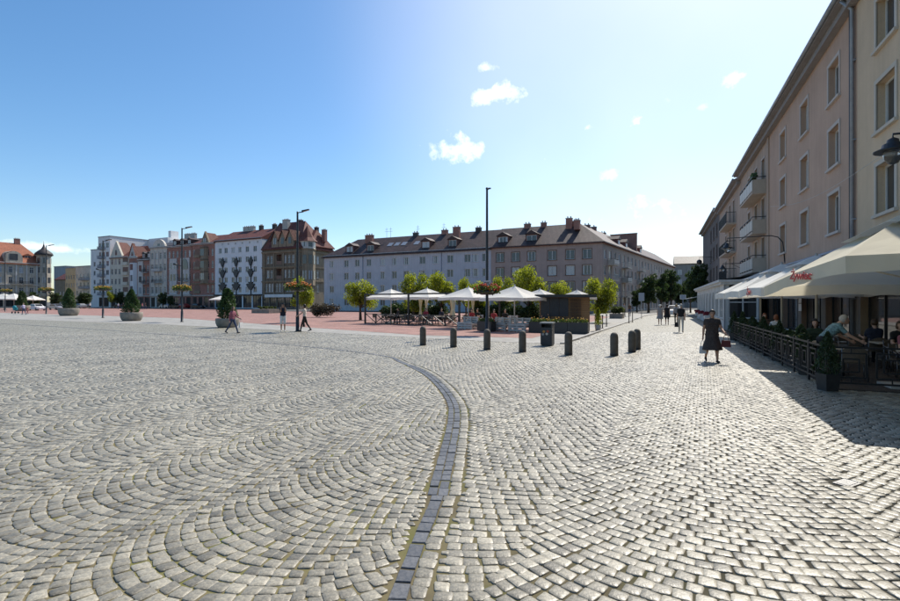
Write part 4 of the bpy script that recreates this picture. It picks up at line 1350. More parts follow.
m_pink = mat('dusty_pink_render', (.48, .325, .235), .92, .13, .35, .3, 30, streak=.06)
m_beige = mat('warm_beige_render', (.58, .435, .29), .92, .13, .35, .3, 30, streak=.06)
m_pink2 = mat('pinkish_beige_render', (.43, .32, .24), .92, .1, .5, .3, 30, streak=.16)
m_darkren = mat('dark_grey_render', (.15, .13, .12), .92, .15, .5, .3, 30, streak=.2)
m_surr = mat('window_surround_render', (.50, .44, .39), .9, .06, 2, .1, 40)
m_surr2 = mat('beige_surround_render', (.52, .46, .38), .9, .06, 2, .1, 40)
m_ledge = mat('ledge_zinc', (.33, .34, .37), .6, .12, 1.5, .1, 40)
m_gf = mat('ground_floor_stone', (.15, .135, .12), .85, .15, 1.2, .3, 40)

def right_block(name, label, s0, s1, m, wcols, sills, wh, surround, sm, gfn, H=13.5, gf=True, D=11, fm=None):
    """s0 < s1: street distances of the near and far end; wcols in street distance"""
    b = Bld(name, label, spt(s1, LF), RANG)
    W = s1 - s0
    wins = [(s1 - c_, z, wh[0], wh[1]) for c_ in wcols for z in sills]
    ops = []
    if gf:
        pw = W / gfn
        for i in range(gfn):
            a, b2 = i * pw + .35, (i + 1) * pw - .35
            ops.append((a, b2, .35, 3.25)); b.win((a + b2) / 2, .35, b2 - a, 2.9, style='d', fm=m_dark, gm=G_DARK, rec=.3)
    b.face(W, H, wins, m, extra=[(o_[0], o_[1], o_[2], o_[3]) for o_ in ops], rec=.3, surround=surround, sm=sm, gm=G_NEAR, style='m', z0=3.6)
    b.wall(W, 3.6, ops, m_gf, rec=.3)
    b.shell(W, D, H, m)
    # projecting ledge above the ground floor
    mb = MB(); mb.prism_y([(0, 0), (W, 0), (W, .16), (0, .16)], -.55, .0); mb.v = [(x, y, z + 3.72) for x, y, z in mb.v]
    mb.add([(0, -.6, 3.88), (W, -.6, 3.88), (W, -.02, 4.12), (0, -.02, 4.12), (0, -.6, 3.84), (W, -.6, 3.84)], [(0, 1, 2, 3), (4, 5, 1, 0)])
    b.part('ledge', mb, m_ledge)
    # eaves, gutter, low roof
    mb = MB(); mb.box(-.02, W + .02, -.55, .02, H - .12, H + .02); mb.box(-.02, W + .02, -.3, .012, H - .42, H - .12); b.part('eaves', mb, mat('eaves_boards', (.25, .225, .21), .8, .1, 2))
    mb = MB(); mb.tube([(0, -.62, H + .02), (W, -.62, H + .02)], .09, 8); b.part('gutter', mb, m_grey_metal)
    mb = MB(); mb.add([(0, -.55, H + .03), (W, -.55, H + .03), (W, D / 2, H + 2.6), (0, D / 2, H + 2.6), (0, D + .4, H), (W, D + .4, H)], [(0, 1, 2, 3), (3, 2, 5, 4), (0, 3, 4), (1, 5, 2)]); b.part('roof', mb, m_brownroof)
    return b, W

s_AB = sx_pix(857)
sB1 = sx_pix(768)
sC1 = sx_pix(740.5)
sD0 = sx_pix(719.5)
sD1 = sx_pix(703)
SILL = (10.45, 7.65, 4.85)
# beige house nearest the camera
b, W = right_block('beige_town_house', 'warm beige rendered house with pale framed windows beside the drainpipe', -12, s_AB - .01, m_beige,
                   [sx_pix(886), sx_pix(886) - 4.3, sx_pix(886) - 8.6, sx_pix(886) - 12.9, sx_pix(886) - 17.2], SILL, (1.5, 1.65), .14, m_surr2, 7)
# wall lantern on an iron bracket
def wall_lantern(s_, z, arm, label, parent_n=LF, curved=False, sc=1.0):
    r = empty('wall_lantern', spt(s_, parent_n) + Vector((0, 0, z)), RANG, label, 'lantern', 'lanterns on the street facades')
    mb = MB()
    if curved:
        pts = [(0, 0, -.9), (0, -.12, .1)] + [(0, -.12 - arm * .5 * (1 - math.cos(math.pi * k / 10)), .1 + .55 * math.sin(math.pi * k / 10)) for k in range(1, 8)] + [(0, -arm, .42), (0, -arm, .3)]
        pts = [(0, -.02, -.9), (0, -.06, -.2), (0, -.12, .25), (0, -.35, .55), (0, -.7, .66), (0, -arm, .62), (0, -arm, .4)]
    else:
        pts = [(0, 0, .45), (0, -arm, .45), (0, -arm, .3)]
        mb.tube([(0, 0, -.1), (0, -arm * .55, .43)], .018, 6)
    mb.tube(pts, .03, 8); mb.box(-.07, .07, -.03, .01, -1.0 if curved else -.2, -.7 if curved else .55)
    mb.build('bracket', m_dark, r)
    mb = MB(); mb.lathe([(.36 * sc, 0), (.37 * sc, .03), (.22 * sc, .1), (.2 * sc, .2), (.12 * sc, .24), (.11 * sc, .32), (.03, .38)], (0, -arm, -.02), 16); mb.build('hood', m_dark, r)
    mb = MB(); mb.lathe([(.02, -.3 * sc), (.1 * sc, -.27 * sc), (.16 * sc, -.16 * sc), (.2 * sc, -.02), (.18 * sc, 0)], (0, -arm, -.02), 14)
    gm_ = bpy.data.materials.get('lantern_glass') or bpy.data.materials.new('lantern_glass')
    gm_.use_nodes = True; p = gm_.node_tree.nodes['Principled BSDF']; p.inputs['Base Color'].default_value = (.35, .35, .34, 1); p.inputs['Roughness'].default_value = .1; p.inputs['Transmission Weight'].default_value = .85
    mb.build('glass_bowl', gm_, r)
    return r
wall_lantern(16.95, 5.95, 1.05, 'black lantern with wide hood on the beige house front', sc=1.15)
# pink house
b, W = right_block('pink_town_house', 'dusty pink rendered house with three columns of framed windows', s_AB + .01, sB1 - .01, m_pink, [sx_pix(834), sx_pix(804.5), sx_pix(783)], SILL, (1.4, 1.65), .14, m_surr, 4)
mb = MB(); mb.tube([(W - .18, -.45, 13.4), (W - .18, -.1, 13.0), (W - .18, -.1, .2)], .07, 8)
for z in (2, 5, 8, 11): mb.box(W - .3, W - .06, -.12, 0, z, z + .06)
b.part('drainpipe', mb, m_grey_metal)
mb = MB(); mb.tube([(W - .42, -.08, 13.2), (W - .42, -.08, .2)], .05, 8); b.part('downpipe', mb, m_dark)
mb = MB(); mb.box(0.05, .5, -.08, .0, 3.9, 13.1); b.part('pilaster', mb, m_pink2)
wall_lantern(sx_pix(785), 5.2, 3.0, 'black lantern on a curved arm from the pink house', curved=True)

# balcony house: two sections
m_balc = mat('balcony_render', (.42, .35, .28), .9, .1, 1, .2, 30)
sF = sY(34.8); sG = sY(40.2)
b, W = right_block('balcony_house', 'pinkish beige house with panelled balconies next to the pink house', sB1 + .01, sC1 - .01, m_pink2, [sF + 1.0, sF + 3.9, sF + 7.2], (9.75, 6.95, 4.15), (1.15, 2.35), .1, m_surr, 3)
for z in (9.65, 6.85, 4.15): b.balcony(sC1 - .01 - (sF + sG) / 2, z, sG - sF, .85, m_balc, 'panel', mat('balcony_panel', (.46, .42, .36), .5, .06, 3), h=1.05)
mb = MB()
for k in range(60): mb.sphere((sC1 - sF - .4 - random.random() * 1.2, -.75 + random.random() * .3, 10.7 + random.random() * .35), .09, 6)
b.part('balcony_plants', mb, mat('balcony_leaves', (.05, .09, .03), .8, .3, 8))
sH = sY(48.6); sI = sY(54.5)
b, W = right_block('far_balcony_house', 'beige house with stacked balconies between the balcony house and dark house', sC1 + .01, sD0 - .01, m_pink2, [sH + 1.5, sH + 4.5, sH + 8], (9.75, 6.95, 4.15), (1.2, 2.3), .1, m_surr, 4, H=13.2)
for z in (9.65, 6.85, 4.15): b.balcony(sD0 - .01 - (sH + sI) / 2, z, sI - sH, .85, m_balc, 'bars', m_dark, h=1.05)
b.chimney(W * .35, 1.8, 13.0, 1.0, .7, 2.0, m_brick, 2); b.chimney(W * .1, 1.8, 13.0, .8, .6, 1.7, m_brick, 2)
b, W = right_block('dark_house', 'dark grey narrow house at the far end of the street row', sD0 + .01, sD1, m_darkren, [sD0 + 3, sD0 + 7, sD0 + 11], SILL, (1.4, 1.7), .1, m_darkren, 5, H=13.6)
# lantern on the far balcony house, round sign on the dark house
wall_lantern(sY(44.5), 4.9, 1.6, 'small black lantern on the beige far balcony house', sc=.9)
r = empty('hanging_lamp', spt(sY(70), LF), RANG, 'round dark lamp on an arm from the dark house', 'lamp')
mb = MB(); mb.tube([(0, 0, 8.2), (0, -1.7, 8.2), (0, -1.7, 7.9)], .03, 6); mb.build('arm', m_dark, r)
mb = MB(); mb.sphere((0, -1.7, 7.55), .36, 12); mb.build('globe', m_dark, r)

# cable along the pink house
mb = MB(); a = spt(sx_pix(905), LF - .4) + Vector((0, 0, 6.5)); c_ = spt(sx_pix(776), LF - .3) + Vector((0, 0, 8.0))
mb.tube([a.lerp(c_, t / 12) - Vector((0, 0, .5 * math.sin(math.pi * t / 12))) for t in range(13)], .008, 5)
tag(mb.build('cable', m_trim), 'thin pale cable slung along the pink house front', 'cable')

# white pavilion reaching into the street
NP = 4.0
s0, s1 = sY(34.0, NP), sY(58.5, NP)
m_pav = mat('pavilion_white', (.62, .61, .59), .6, .08, 1.5, .1, 30, streak=.15)
b = Bld('pavilion', 'white single storey pavilion with arched windows beside the cafe terrace', spt(s1, NP), RANG, 'pavilion')
W = s1 - s0; Hp = 3.25
xs_ = cols(W, 9, 1.5)
ops = [(x - .95, x + .95, .75, 2.75, True) for x in xs_]
b.wall(W, Hp, ops, m_pav, rec=.035)
for x in xs_:
    b.win(x, .75, 1.9, 2.0, style='m', fm=m_pav, gm=G_DARK, rec=.04)
    mb = MB(); mb.box(x + W / 18 - .13, x + W / 18 + .13, -.025, .0, 0, Hp); b.part('pilaster', mb, m_pav)
PD = LF - NP - .75
b.face(PD, Hp, [(PD * .55, .8, 1.7, 1.55)], m_pav, o=(W, 0, 0), ang=R(90), rec=.12, fm=m_pav, gm=G_DARK, style='mt', extra=[])
mb = MB(); mb.box(PD * .15, PD * .9, -.02, .0, 2.6, 3.05); b.part('fascia_panel', mb, m_dark, (W, 0, 0), R(90))
b.wall(PD, Hp, [], m_pav, (0, PD, 0), R(-90))
mb = MB(); mb.box(-.3, W + .3, -.35, PD, Hp, Hp + .16); mb.box(-.2, W + .2, -.22, PD, Hp - .16, Hp); mb.add([(-.3, -.35, Hp + .165), (W + .3, -.35, Hp + .165), (W + .3, PD, Hp + .5), (-.3, PD, Hp + .5)], [(0, 1, 2, 3)]); b.part('roof', mb, m_pav)
# flower boxes hanging on the pavilion front
m_petal = mat('dark_red_petals', (.22, .02, .03), .7, .4, 30)
for x in (xs_[1], xs_[3], xs_[5]):
    r = empty('flower_box', b.root.matrix_basis @ Vector((x, -.3, .45)), RANG, 'white flower box with dark red flowers on the pavilion front', 'flower box', 'flower boxes on the pavilion')
    mb = MB(); mb.prism_y([(-.7, 0), (.7, 0), (.75, .3), (-.75, .3)], -.15, .24); mb.build('trough', m_pav, r)
    mb = MB()
    for k in range(90): mb.sphere((random.uniform(-.75, .75), random.uniform(-.22, .2), .3 + random.uniform(0, .28)), random.uniform(.03, .07), 6)
    mb.build('flowers', m_petal, r)
# awning beyond the pavilion
r = empty('awning', spt(sY(66, 5), 5.2), RANG, 'white shop awning sticking out beyond the pavilion', 'awning')
mb = MB(); mb.prism_y([(-2.4, 0), (2.4, 0), (2.4, .05), (-2.4, .05)], 0, 1); mb.v = [(x, -2.0 + y * 3.55, 2.3 + z + y * .7) for x, y, z in mb.v]; mb.build('canopy', m_white, r)
mb = MB()
for x in (-2.3, 2.3): mb.tube([(x, -1.95, 0), (x, -1.95, 2.3)], .03, 6)
mb.build('post', m_dark, r)

# ------------------------------------------------------------------ cafe terrace
m_canvas = bpy.data.materials.new('cream_canvas'); m_canvas.use_nodes = True
def canvas(m, col, tr=.45):
    nt = m.node_tree; N = nt.nodes.new; L = nt.links.new
    nt.nodes.remove(nt.nodes['Principled BSDF']); out = nt.nodes['Material Output']
    tc = N('ShaderNodeTexCoord'); n = N('ShaderNodeTexNoise'); n.inputs['Scale'].default_value = 1.3; n.inputs['Detail'].default_value = 5
    L(tc.outputs['Object'], n.inputs['Vector'])
    mr = N('ShaderNodeMapRange'); mr.inputs['To Min'].default_value = .85; mr.inputs['To Max'].default_value = 1.1; L(n.outputs['Fac'], mr.inputs['Value'])
    vm = N('ShaderNodeVectorMath'); vm.operation = 'SCALE'; vm.inputs[0].default_value = col; L(mr.outputs[0], vm.inputs['Scale'])
    d = N('ShaderNodeBsdfDiffuse'); t = N('ShaderNodeBsdfTranslucent'); L(vm.outputs[0], d.inputs[0]); L(vm.outputs[0], t.inputs[0])
    b_ = N('ShaderNodeBump'); b_.inputs['Strength'].default_value = .25; b_.inputs['Distance'].default_value = .05; L(n.outputs['Fac'], b_.inputs['Height']); L(b_.outputs[0], d.inputs['Normal'])
    mx = N('ShaderNodeMixShader'); mx.inputs[0].default_value = tr; L(d.outputs[0], mx.inputs[1]); L(t.outputs[0], mx.inputs[2]); L(mx.outputs[0], out.inputs[0])
canvas(m_canvas, (.79, .735, .59), .38)
m_wcanvas = bpy.data.materials.new('white_canvas'); m_wcanvas.use_nodes = True
canvas(m_wcanvas, (.84, .82, .76), .3)
m_pole = mat('beige_pole', (.45, .41, .33), .5, .08, 4)
m_redprint = mat('red_print', (.50, .03, .025), .6, .05, 5)

def parasol(name, label, loc, rz, lx, ly, zE, zP, val=.25, cap=True, m=None, tilt=0, group=None, pole_m=None, sag=.09, base=True, parts=True):
    """square market parasol: four panels per side bellied by the wind, valance, vent cap, ribs, pole, base"""
    m = m or m_canvas
    r = empty(name, loc, rz, label, 'parasol', group)
    T = Matrix.Rotation(tilt, 4, 'Y')
    def tr(v):
        v = Vector(v); c_ = Vector((0, 0, zE)); return tuple((T @ (v - c_)) + c_) if tilt else tuple(v)
    n = 8
    def canopy_pts(fx, fy, hole):     # ring of points at fraction f of the half size
        pass
    mb = MB()
    ring = []
    levels = [1.0, .8, .6, .42, .26] + ([] if cap else [.12, .004])
    side = []
    def edge_point(k):      # perimeter point k of 4n, unit square
        q, t = divmod(k, n); t = t / n * 2 - 1
        return [(t, -1), (1, t), (-t, 1), (-1, -t)][q]
    V = []
    for f in levels:
        for k in range(4 * n):
            ex, ey = edge_point(k)
            t = abs((k % n) / n * 2 - 1)          # 1 at corners, 0 mid-side
            z = zE + (zP - zE) * (1 - f) + (-sag * 1.6 * math.sin(math.pi * (1 - f)) * (1 - t)) + (.05 * (1 - t) * f)
            V.append(tr((ex * f * lx / 2, ey * f * ly / 2, z)))
    F = []
    N4 = 4 * n
    for i in range(len(levels) - 1):
        for k in range(N4): F.append((i * N4 + k, i * N4 + (k + 1) % N4, (i + 1) * N4 + (k + 1) % N4, (i + 1) * N4 + k))
    mb.add(V, F, 0, False)
    F2 = []
    top = [tr((edge_point(k)[0] * levels[-1] * lx / 2, edge_point(k)[1] * levels[-1] * ly / 2, zE + (zP - zE) * (1 - levels[-1]) - .02)) for k in range(0)]
    cn = mb.build('canopy', m, r)
    # valance
    mb = MB(); V = []
    for k in range(N4):
        ex, ey = edge_point(k); t = abs((k % n) / n * 2 - 1)
        x, y = ex * lx / 2, ey * ly / 2; z = zE + .05 * (1 - t)
        wob = .03 * math.sin(k * 2.3)
        V += [tr((x, y, z)), tr((x * (1 + wob / lx), y * (1 + wob / ly), z - val - .02 * math.sin(k * 1.7)))]
    F = [(2 * k, 2 * k + 1, (2 * k + 3) % (2 * N4), (2 * k + 2) % (2 * N4)) for k in range(N4)]
    mb.add(V, F); mb.build('valance', m, cn)
    if cap:
        mb = MB(); cz = zE + (zP - zE) * .66; fc = .38; V = []
        for k in range(N4):
            ex, ey = edge_point(k); V.append(tr((ex * fc * lx / 2, ey * fc * ly / 2, cz + .06)))
        V.append(tr((0, 0, zP + .04)))
        mb.add(V, [(k, (k + 1) % N4, N4) for k in range(N4)]); mb.build('vent_cap', m, cn)
    if parts:
        for sx, sy in ((1, 1), (1, -1), (-1, -1), (-1, 1)):
            mb = MB(); mb.tube([tr((0, 0, zP - .12)), tr((sx * lx / 2 * .98, sy * ly / 2 * .98, zE - .02))], .022, 5)
            mb.tube([tr((0, 0, zE - .1)), tr((sx * lx / 4, sy * ly / 4, zE + (zP - zE) * .5 - .1))], .018, 5); mb.build('rib', pole_m or m_pole, r)
    mb = MB(); mb.tube([(0, 0, 0), (0, 0, zE - .1), tr((0, 0, zP + .1))], .042, 8); mb.build('pole', pole_m or m_pole, r)
    if base:
        mb = MB(); mb.box(-.4, .4, -.4, .4, .0, .08); mb.lathe([(.08, .08), (.07, .45)], (0, 0, 0), 10); mb.build('base', m_conc, r)
    return r

def text_part(body, size, m, parent, loc, rot, shear=.25, name='lettering'):
    cu = bpy.data.curves.new(name, 'FONT'); cu.body = body; cu.size = size; cu.align_x = 'CENTER'; cu.shear = shear; cu.extrude = .004; cu.offset = .006
    ob = bpy.data.objects.new('tmp', cu); COL.objects.link(ob)
    bpy.context.view_layer.update()
    me = bpy.data.meshes.new_from_object(ob.evaluated_get(bpy.context.evaluated_depsgraph_get()))
    bpy.data.objects.remove(ob)
    me.materials.clear(); me.materials.append(m)
    return link(name, me, parent, loc, rot)

def street_pt(Y, n):
    s_ = sY(Y, n); return spt(s_, n)
CG = 'large cafe parasols'
# parasol local x runs along -street direction (towards the camera), -y towards the street
P4 = parasol('cafe_parasol', 'cream cafe parasol with red lettering, partly in the shade of the beige house', street_pt(11.0, 5.0), RANG, 7.2, 4.2, 2.52, 3.85, .28, tilt=R(-2.6), group=CG)
P3 = parasol('cafe_parasol', 'sunlit white cafe parasol with small red emblem on its valance', street_pt(17.0, 4.9), RANG, 4.6, 4.0, 2.35, 3.45, .26, m=m_wcanvas, group=CG)
P2 = parasol('cafe_parasol', 'plain white cafe parasol between the emblem parasol and the pavilion one', street_pt(21.4, 4.8), RANG, 4.4, 3.8, 2.33, 3.5, .26, m=m_wcanvas, group=CG)
P1 = parasol('cafe_parasol', 'white cafe parasol beside the white pavilion', street_pt(25.9, 4.8), RANG, 4.2, 3.8, 2.33, 3.4, .26, m=m_wcanvas, group=CG)
t_ = text_part('Żywiec', .25, m_redprint, P4, (.75, -2.14, 2.41), (R(90), R(2.6), 0)); t_.scale = (2.5, 1, 1)
t_ = text_part('Żyw', .3, m_redprint, P3, (.2, -2.04, 2.16), (R(90), 0, 0)); t_.scale = (1.6, 1, 1)

# dark boards added along the street to deepen the terrace shade
m_added_board = mat('added_dark_board', (.055, .042, .033), .7, .3, 3, .3, 40)
deck = tag(empty('added_dark_deck', spt(sY(10.9, 3.35), 3.5), math.atan2(SD.y, SD.x)), kind='structure')
dL = sY(33.0, LF) - sY(10.9, 3.35) - 1
for k in range(21):
    y1 = -k * .145
    for q in range(5):
        mb = MB(); mb.box(dL * q / 5 + .004, dL * (q + 1) / 5 - .004, y1 - .138, y1, -.03, .022 + .002 * random.random()); mb.build('added_dark_board', m_added_board, deck)

# fence with nested squares, conifers in pots
m_fence = mat('fence_iron', (.014, .014, .015), .5, .2, 10)
f0, f1, NF = sY(10.9, 3.35), sY(25.5, 3.35), 3.35
nf = 11
pl = (f1 - f0) / nf
for i in range(nf + 2):
    if i < nf: fp, fa, fl = spt(f0 + (i + .5) * pl, NF), RANG, 'low black iron fence panel with nested squares along the cafe terrace'
    else: fp, fa, fl = spt(f0 - .03, NF + (i - nf + .5) * pl + .05), RANG + R(90), 'low black iron fence panel closing the end of the cafe terrace'
    r = empty('fence_panel', fp, fa, fl, 'fence', 'cafe fence panels' if i < nf else 'end panels of the cafe fence')
    mb = MB(); w = pl - .04
    for u in (-w / 2, w / 2): mb.box(u - .02, u + .02, -.02, .02, 0, .98)
    r_ = mb.build('post', m_fence, r)
    mb = MB(); mb.box(-w / 2 + .02, w / 2 - .02, -.015, .015, .9, .94); mb.box(-w / 2 + .02, w / 2 - .02, -.015, .015, .14, .18); mb.build('rail', m_fence, r)
    for cx in (-w / 4, w / 4):
        mb = MB()
        for q in (.26, .14):
            mb.box(cx - q, cx + q, -.012, .012, .54 + q - .015, .54 + q + .015); mb.box(cx - q, cx + q, -.012, .012, .54 - q - .015, .54 - q + .015)
            mb.box(cx - q - .015, cx - q + .015, -.012, .012, .54 - q, .54 + q); mb.box(cx + q - .015, cx + q + .015, -.012, .012, .54 - q, .54 + q)
        mb.box(cx - .01, cx + .01, -.01, .01, .54 + .26, .9); mb.box(cx - .01, cx + .01, -.01, .01, .18, .54 - .26)
        mb.build('square_motif', m_fence, r)

# ---- foliage
def leaf_cloud(name, pts, size, m, tones, nrm_up=.3, aspect=.6):
    """pts: (n,3) leaf centres; one bent diamond per leaf"""
    n = len(pts)
    d = rng.normal(0, 1, (n, 3)); d /= np.linalg.norm(d, axis=1)[:, None]
    up = rng.normal(0, 1, (n, 3)); up[:, 2] += nrm_up * 2
    s_ = np.cross(d, up); s_ /= np.linalg.norm(s_, axis=1)[:, None] + 1e-9
    sz = size * rng.uniform(.6, 1.3, n)[:, None]
    nn = np.cross(s_, d)
    V = np.stack([pts - d * sz, pts + s_ * sz * aspect + nn * sz * .15, pts + d * sz, pts - s_ * sz * aspect + nn * sz * .15], 1)
    return mass_mesh(name, V, [(0, 1, 2), (0, 2, 3)], [], tones, m)

def blob_points(centres, radii, n, shell=.55):
    centres = np.asarray(centres, float); radii = np.asarray(radii, float)
    w = radii ** 2; w /= w.sum()
    idx = rng.choice(len(centres), n, p=w)
    d = rng.normal(0, 1, (n, 3)); d /= np.linalg.norm(d, axis=1)[:, None]
    rr = (shell + (1 - shell) * rng.random(n)) * radii[idx]
    P = centres[idx] + d * rr[:, None] * np.array([1, 1, .85])
    return P, idx

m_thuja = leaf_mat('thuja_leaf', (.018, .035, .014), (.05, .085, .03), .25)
m_thuja2 = leaf_mat('sunlit_thuja_leaf', (.028, .06, .018), (.07, .12, .035), .3)  # brighter copy of the thuja leaf, sunlight put into its colour
m_bark = mat('bark', (.085, .065, .05), .95, .3, 12, .6, 30)
def thuja_mesh(h, r, n, m, taper=.8):
    t = rng.random(n) ** .75
    prof = np.where(t < .12, .7 + t / .12 * .3, (1 - (t - .12) / .88) ** taper)
    rr = r * np.maximum(prof, .04) * (.6 + .45 * rng.random(n)); a = rng.uniform(0, 2 * math.pi, n)
    rr *= 1 + .16 * np.sin(a * 3 + t * 9) + .1 * np.sin(a * 7 - t * 21)
    P = np.column_stack([rr * np.cos(a), rr * np.sin(a), t * h])
    return leaf_cloud('foliage', P, .055 * (h / 1.6) ** .8, m, np.clip(rng.normal(.45, .3, n), 0, 1), .2, .35)
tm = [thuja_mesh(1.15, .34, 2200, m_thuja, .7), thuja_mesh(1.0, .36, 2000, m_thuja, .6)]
m_pot = mat('dark_pot', (.035, .033, .032), .6, .2, 6)
POTLAB = ['conifer in a square pot standing outside the fence by the lettered parasol', 'second potted conifer from the lettered parasol along the cafe fence', 'third potted conifer from the lettered parasol along the cafe fence',
          'fourth potted conifer from the lettered parasol along the cafe fence', 'fifth potted conifer from the lettered parasol along the cafe fence', 'sixth potted conifer from the lettered parasol along the cafe fence', 'potted conifer at the pavilion end of the cafe fence']
for i, (Y, n_) in enumerate([(10.75, 3.22), (13.1, 3.42), (16.0, 3.42), (17.6, 3.42), (20.2, 3.4), (22.6, 3.4), (24.9, 3.3), (14.3, 3.62), (18.9, 3.5), (21.4, 3.55), (23.7, 3.5)]):
    r = empty('potted_conifer', street_pt(Y, n_ + .1), random.random(), POTLAB[i] if i < 7 else 'potted conifer just inside the cafe fence between two others', 'potted plant', 'conifers along the cafe fence' if i < 7 else 'conifers inside the cafe fence')
    mb = MB(); mb.prism([(-.17, -.17), (.17, -.17), (.17, .17), (-.17, .17)], 0, .02); mb.add([(-.17, -.17, .02), (.17, -.17, .02), (.17, .17, .02), (-.17, .17, .02), (-.21, -.21, .46), (.21, -.21, .46), (.21, .21, .46), (-.21, .21, .46), (-.18, -.18, .42), (.18, -.18, .42), (.18, .18, .42), (-.18, .18, .42)], [(0, 1, 5, 4), (1, 2, 6, 5), (2, 3, 7, 6), (3, 0, 4, 7), (4, 5, 9, 8), (5, 6, 10, 9), (6, 7, 11, 10), (7, 4, 8, 11), (8, 9, 10, 11)])
    mb.build('pot', m_pot, r)
    mb = MB(); mb.tube([(0, 0, .4), (0, 0, 1.0)], .02, 6); mb.build('stem', m_bark, r)
    r.scale = (.78, .78, .8); fo = link('foliage', tm[i % 2], r, (0, 0, .42)); k_s = (1.0, .9, 1.05, .9, 1.0, 1.1, 1.2, 1.15, 1.1, 1.2, 1.2)[i]; fo.scale = (k_s * .92, k_s * .92, k_s)

# shrubs in troughs inside the fence
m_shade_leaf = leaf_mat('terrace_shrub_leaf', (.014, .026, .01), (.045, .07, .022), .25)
for i, (Ya, Yb) in enumerate(((13.6, 15.6), (16.3, 18.3), (18.9, 21.0), (21.6, 25.2))):
    a, c_ = sY(Ya, 3.6), sY(Yb, 3.6); Ln = c_ - a
    r = empty('shrub_trough', spt(a, 3.66), math.atan2(SD.y, SD.x), 'dark trough of leafy shrubs just inside the cafe fence, %s from the bending person' % ('first', 'second', 'third', 'fourth')[i], 'planter box', 'shrub troughs inside the cafe fence')
    mb = MB(); mb.box(0, Ln, -.17, .17, .022, .42); mb.build('trough', m_pot, r)
    C = [(random.uniform(.1, Ln - .1), random.uniform(-.08, .08), random.uniform(.6, .95)) for _ in range(int(9 * Ln))]
    P, idx = blob_points(C, [random.uniform(.13, .26) for _ in C], int(1500 * Ln), .3); P[:, 2] = np.maximum(P[:, 2], .4)
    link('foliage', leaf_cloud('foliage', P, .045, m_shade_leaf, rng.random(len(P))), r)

# tables and chairs
m_table = mat('table_top', (.52, .44, .33), .45, .12, 6)
m_wicker = mat('wicker', (.13, .10, .07), .8, .3, 60, .4, 90)
m_chrome = mat('chair_tube', (.16, .16, .165), .35, .1, 6, metallic=.8)
def table_tree(sq=True):
    r = empty('cafe_table', (0, 0, 0))
    mb = MB(); mb.box(-.36, .36, -.36, .36, .715, .75); mb.build('table_top', m_table, r)
    mb = MB(); mb.tube([(0, 0, .03), (0, 0, .715)], .035, 8); mb.build('column', m_dark, r)
    mb = MB(); mb.box(-.26, .26, -.03, .03, .0, .035); mb.box(-.03, .03, -.26, -.031, .0, .035); mb.box(-.03, .03, .031, .26, .0, .035); mb.build('foot', m_dark, r)
    return r
def chair_tree():
    """local -y is the front of the seat"""
    r = empty('cafe_chair', (0, 0, 0))
    mb = MB(); mb.prism([(-.22, -.22), (.22, -.22), (.24, .2), (-.24, .2)], .44, .475); mb.build('seat', m_wicker, r)
    mb = MB(); n = 9
    for k in range(n):
        t0 = -1 + 2 * k / n; t1 = -1 + 2 * (k + 1) / n
        f = lambda t: (.235 * t, .2 + .06 * (1 - t * t))
        (xa, ya), (xb, yb) = f(t0), f(t1)
        h0, h1 = .86 - .1 * t0 * t0, .86 - .1 * t1 * t1
        mb.add([(xa, ya, .5), (xb, yb, .5), (xb, yb + .07, h1), (xa, ya + .07, h0), (xa, ya + .02, .5), (xb, yb + .02, .5), (xb, yb + .09, h1), (xa, ya + .09, h0)], [(0, 1, 2, 3), (5, 4, 7, 6), (3, 2, 6, 7), (1, 0, 4, 5)])
    mb.build('backrest', m_wicker, r)
    for sx in (-1, 1):
        mb = MB(); mb.tube([(sx * .23, -.23, 0), (sx * .22, -.21, .45)], .014, 6); mb.build('leg', m_chrome, r)
        mb = MB(); mb.tube([(sx * .25, .27, 0), (sx * .235, .2, .46), (sx * .235, .27, .84)], .014, 6); mb.build('leg', m_chrome, r)
        mb = MB(); mb.tube([(sx * .24, .24, .68), (sx * .26, 0, .67), (sx * .245, -.2, .64), (sx * .22, -.21, .45)], .016, 6); mb.build('armrest', m_chrome, r)
    return r
tproto, cproto = table_tree(), chair_tree()
tabs = [(11.6, 5.6), (12.6, 4.25), (14.6, 4.3), (17.2, 4.3), (19.6, 4.3), (9.4, 5.2), (14.2, 6.0), (22.2, 4.3), (17.0, 6.0)]
CHAIRS = []
for i, (Y, n_) in enumerate(tabs):
    t_ = tproto if i == 0 else copy_tree(tproto)
    p = street_pt(Y, n_); t_.location = p; t_.rotation_euler = (0, 0, RANG)
    tag(t_, 'square cafe table on a black column under the cafe parasols', 'table', 'cafe tables')
    for k, (du, ang_) in enumerate(((-.62, 90), (.62, -90))):       # chairs up and down the street from the table
        if i in (5, 6) and k == 0: continue
        ch = cproto if (i == 0 and k == 0) else copy_tree(cproto)
        ch.location = p + SD * (-du) + SN * random.uniform(-.06, .06); ch.rotation_euler = (0, 0, RANG + R(ang_) + random.uniform(-.2, .2))
        tag(ch, 'wicker cafe chair with tube legs drawn up to a cafe table', 'chair', 'cafe chairs'); CHAIRS.append(ch)
# white menu boards on the shop window
mb = MB(); mb.box(-.28, .28, -.02, 0, 0, .38); mb.box(-.28, .28, -.02, 0, -.42, -.04)
o_ = mb.build('menu_sheet', mat('paper_white', (.6, .62, .66), .6, .04, 5), None, spt(sx_pix(801), LF - .03) + Vector((0, 0, 1.85)), (0, 0, RANG)); tag(o_, 'pair of pale notice sheets on the dark cafe window', 'notice')
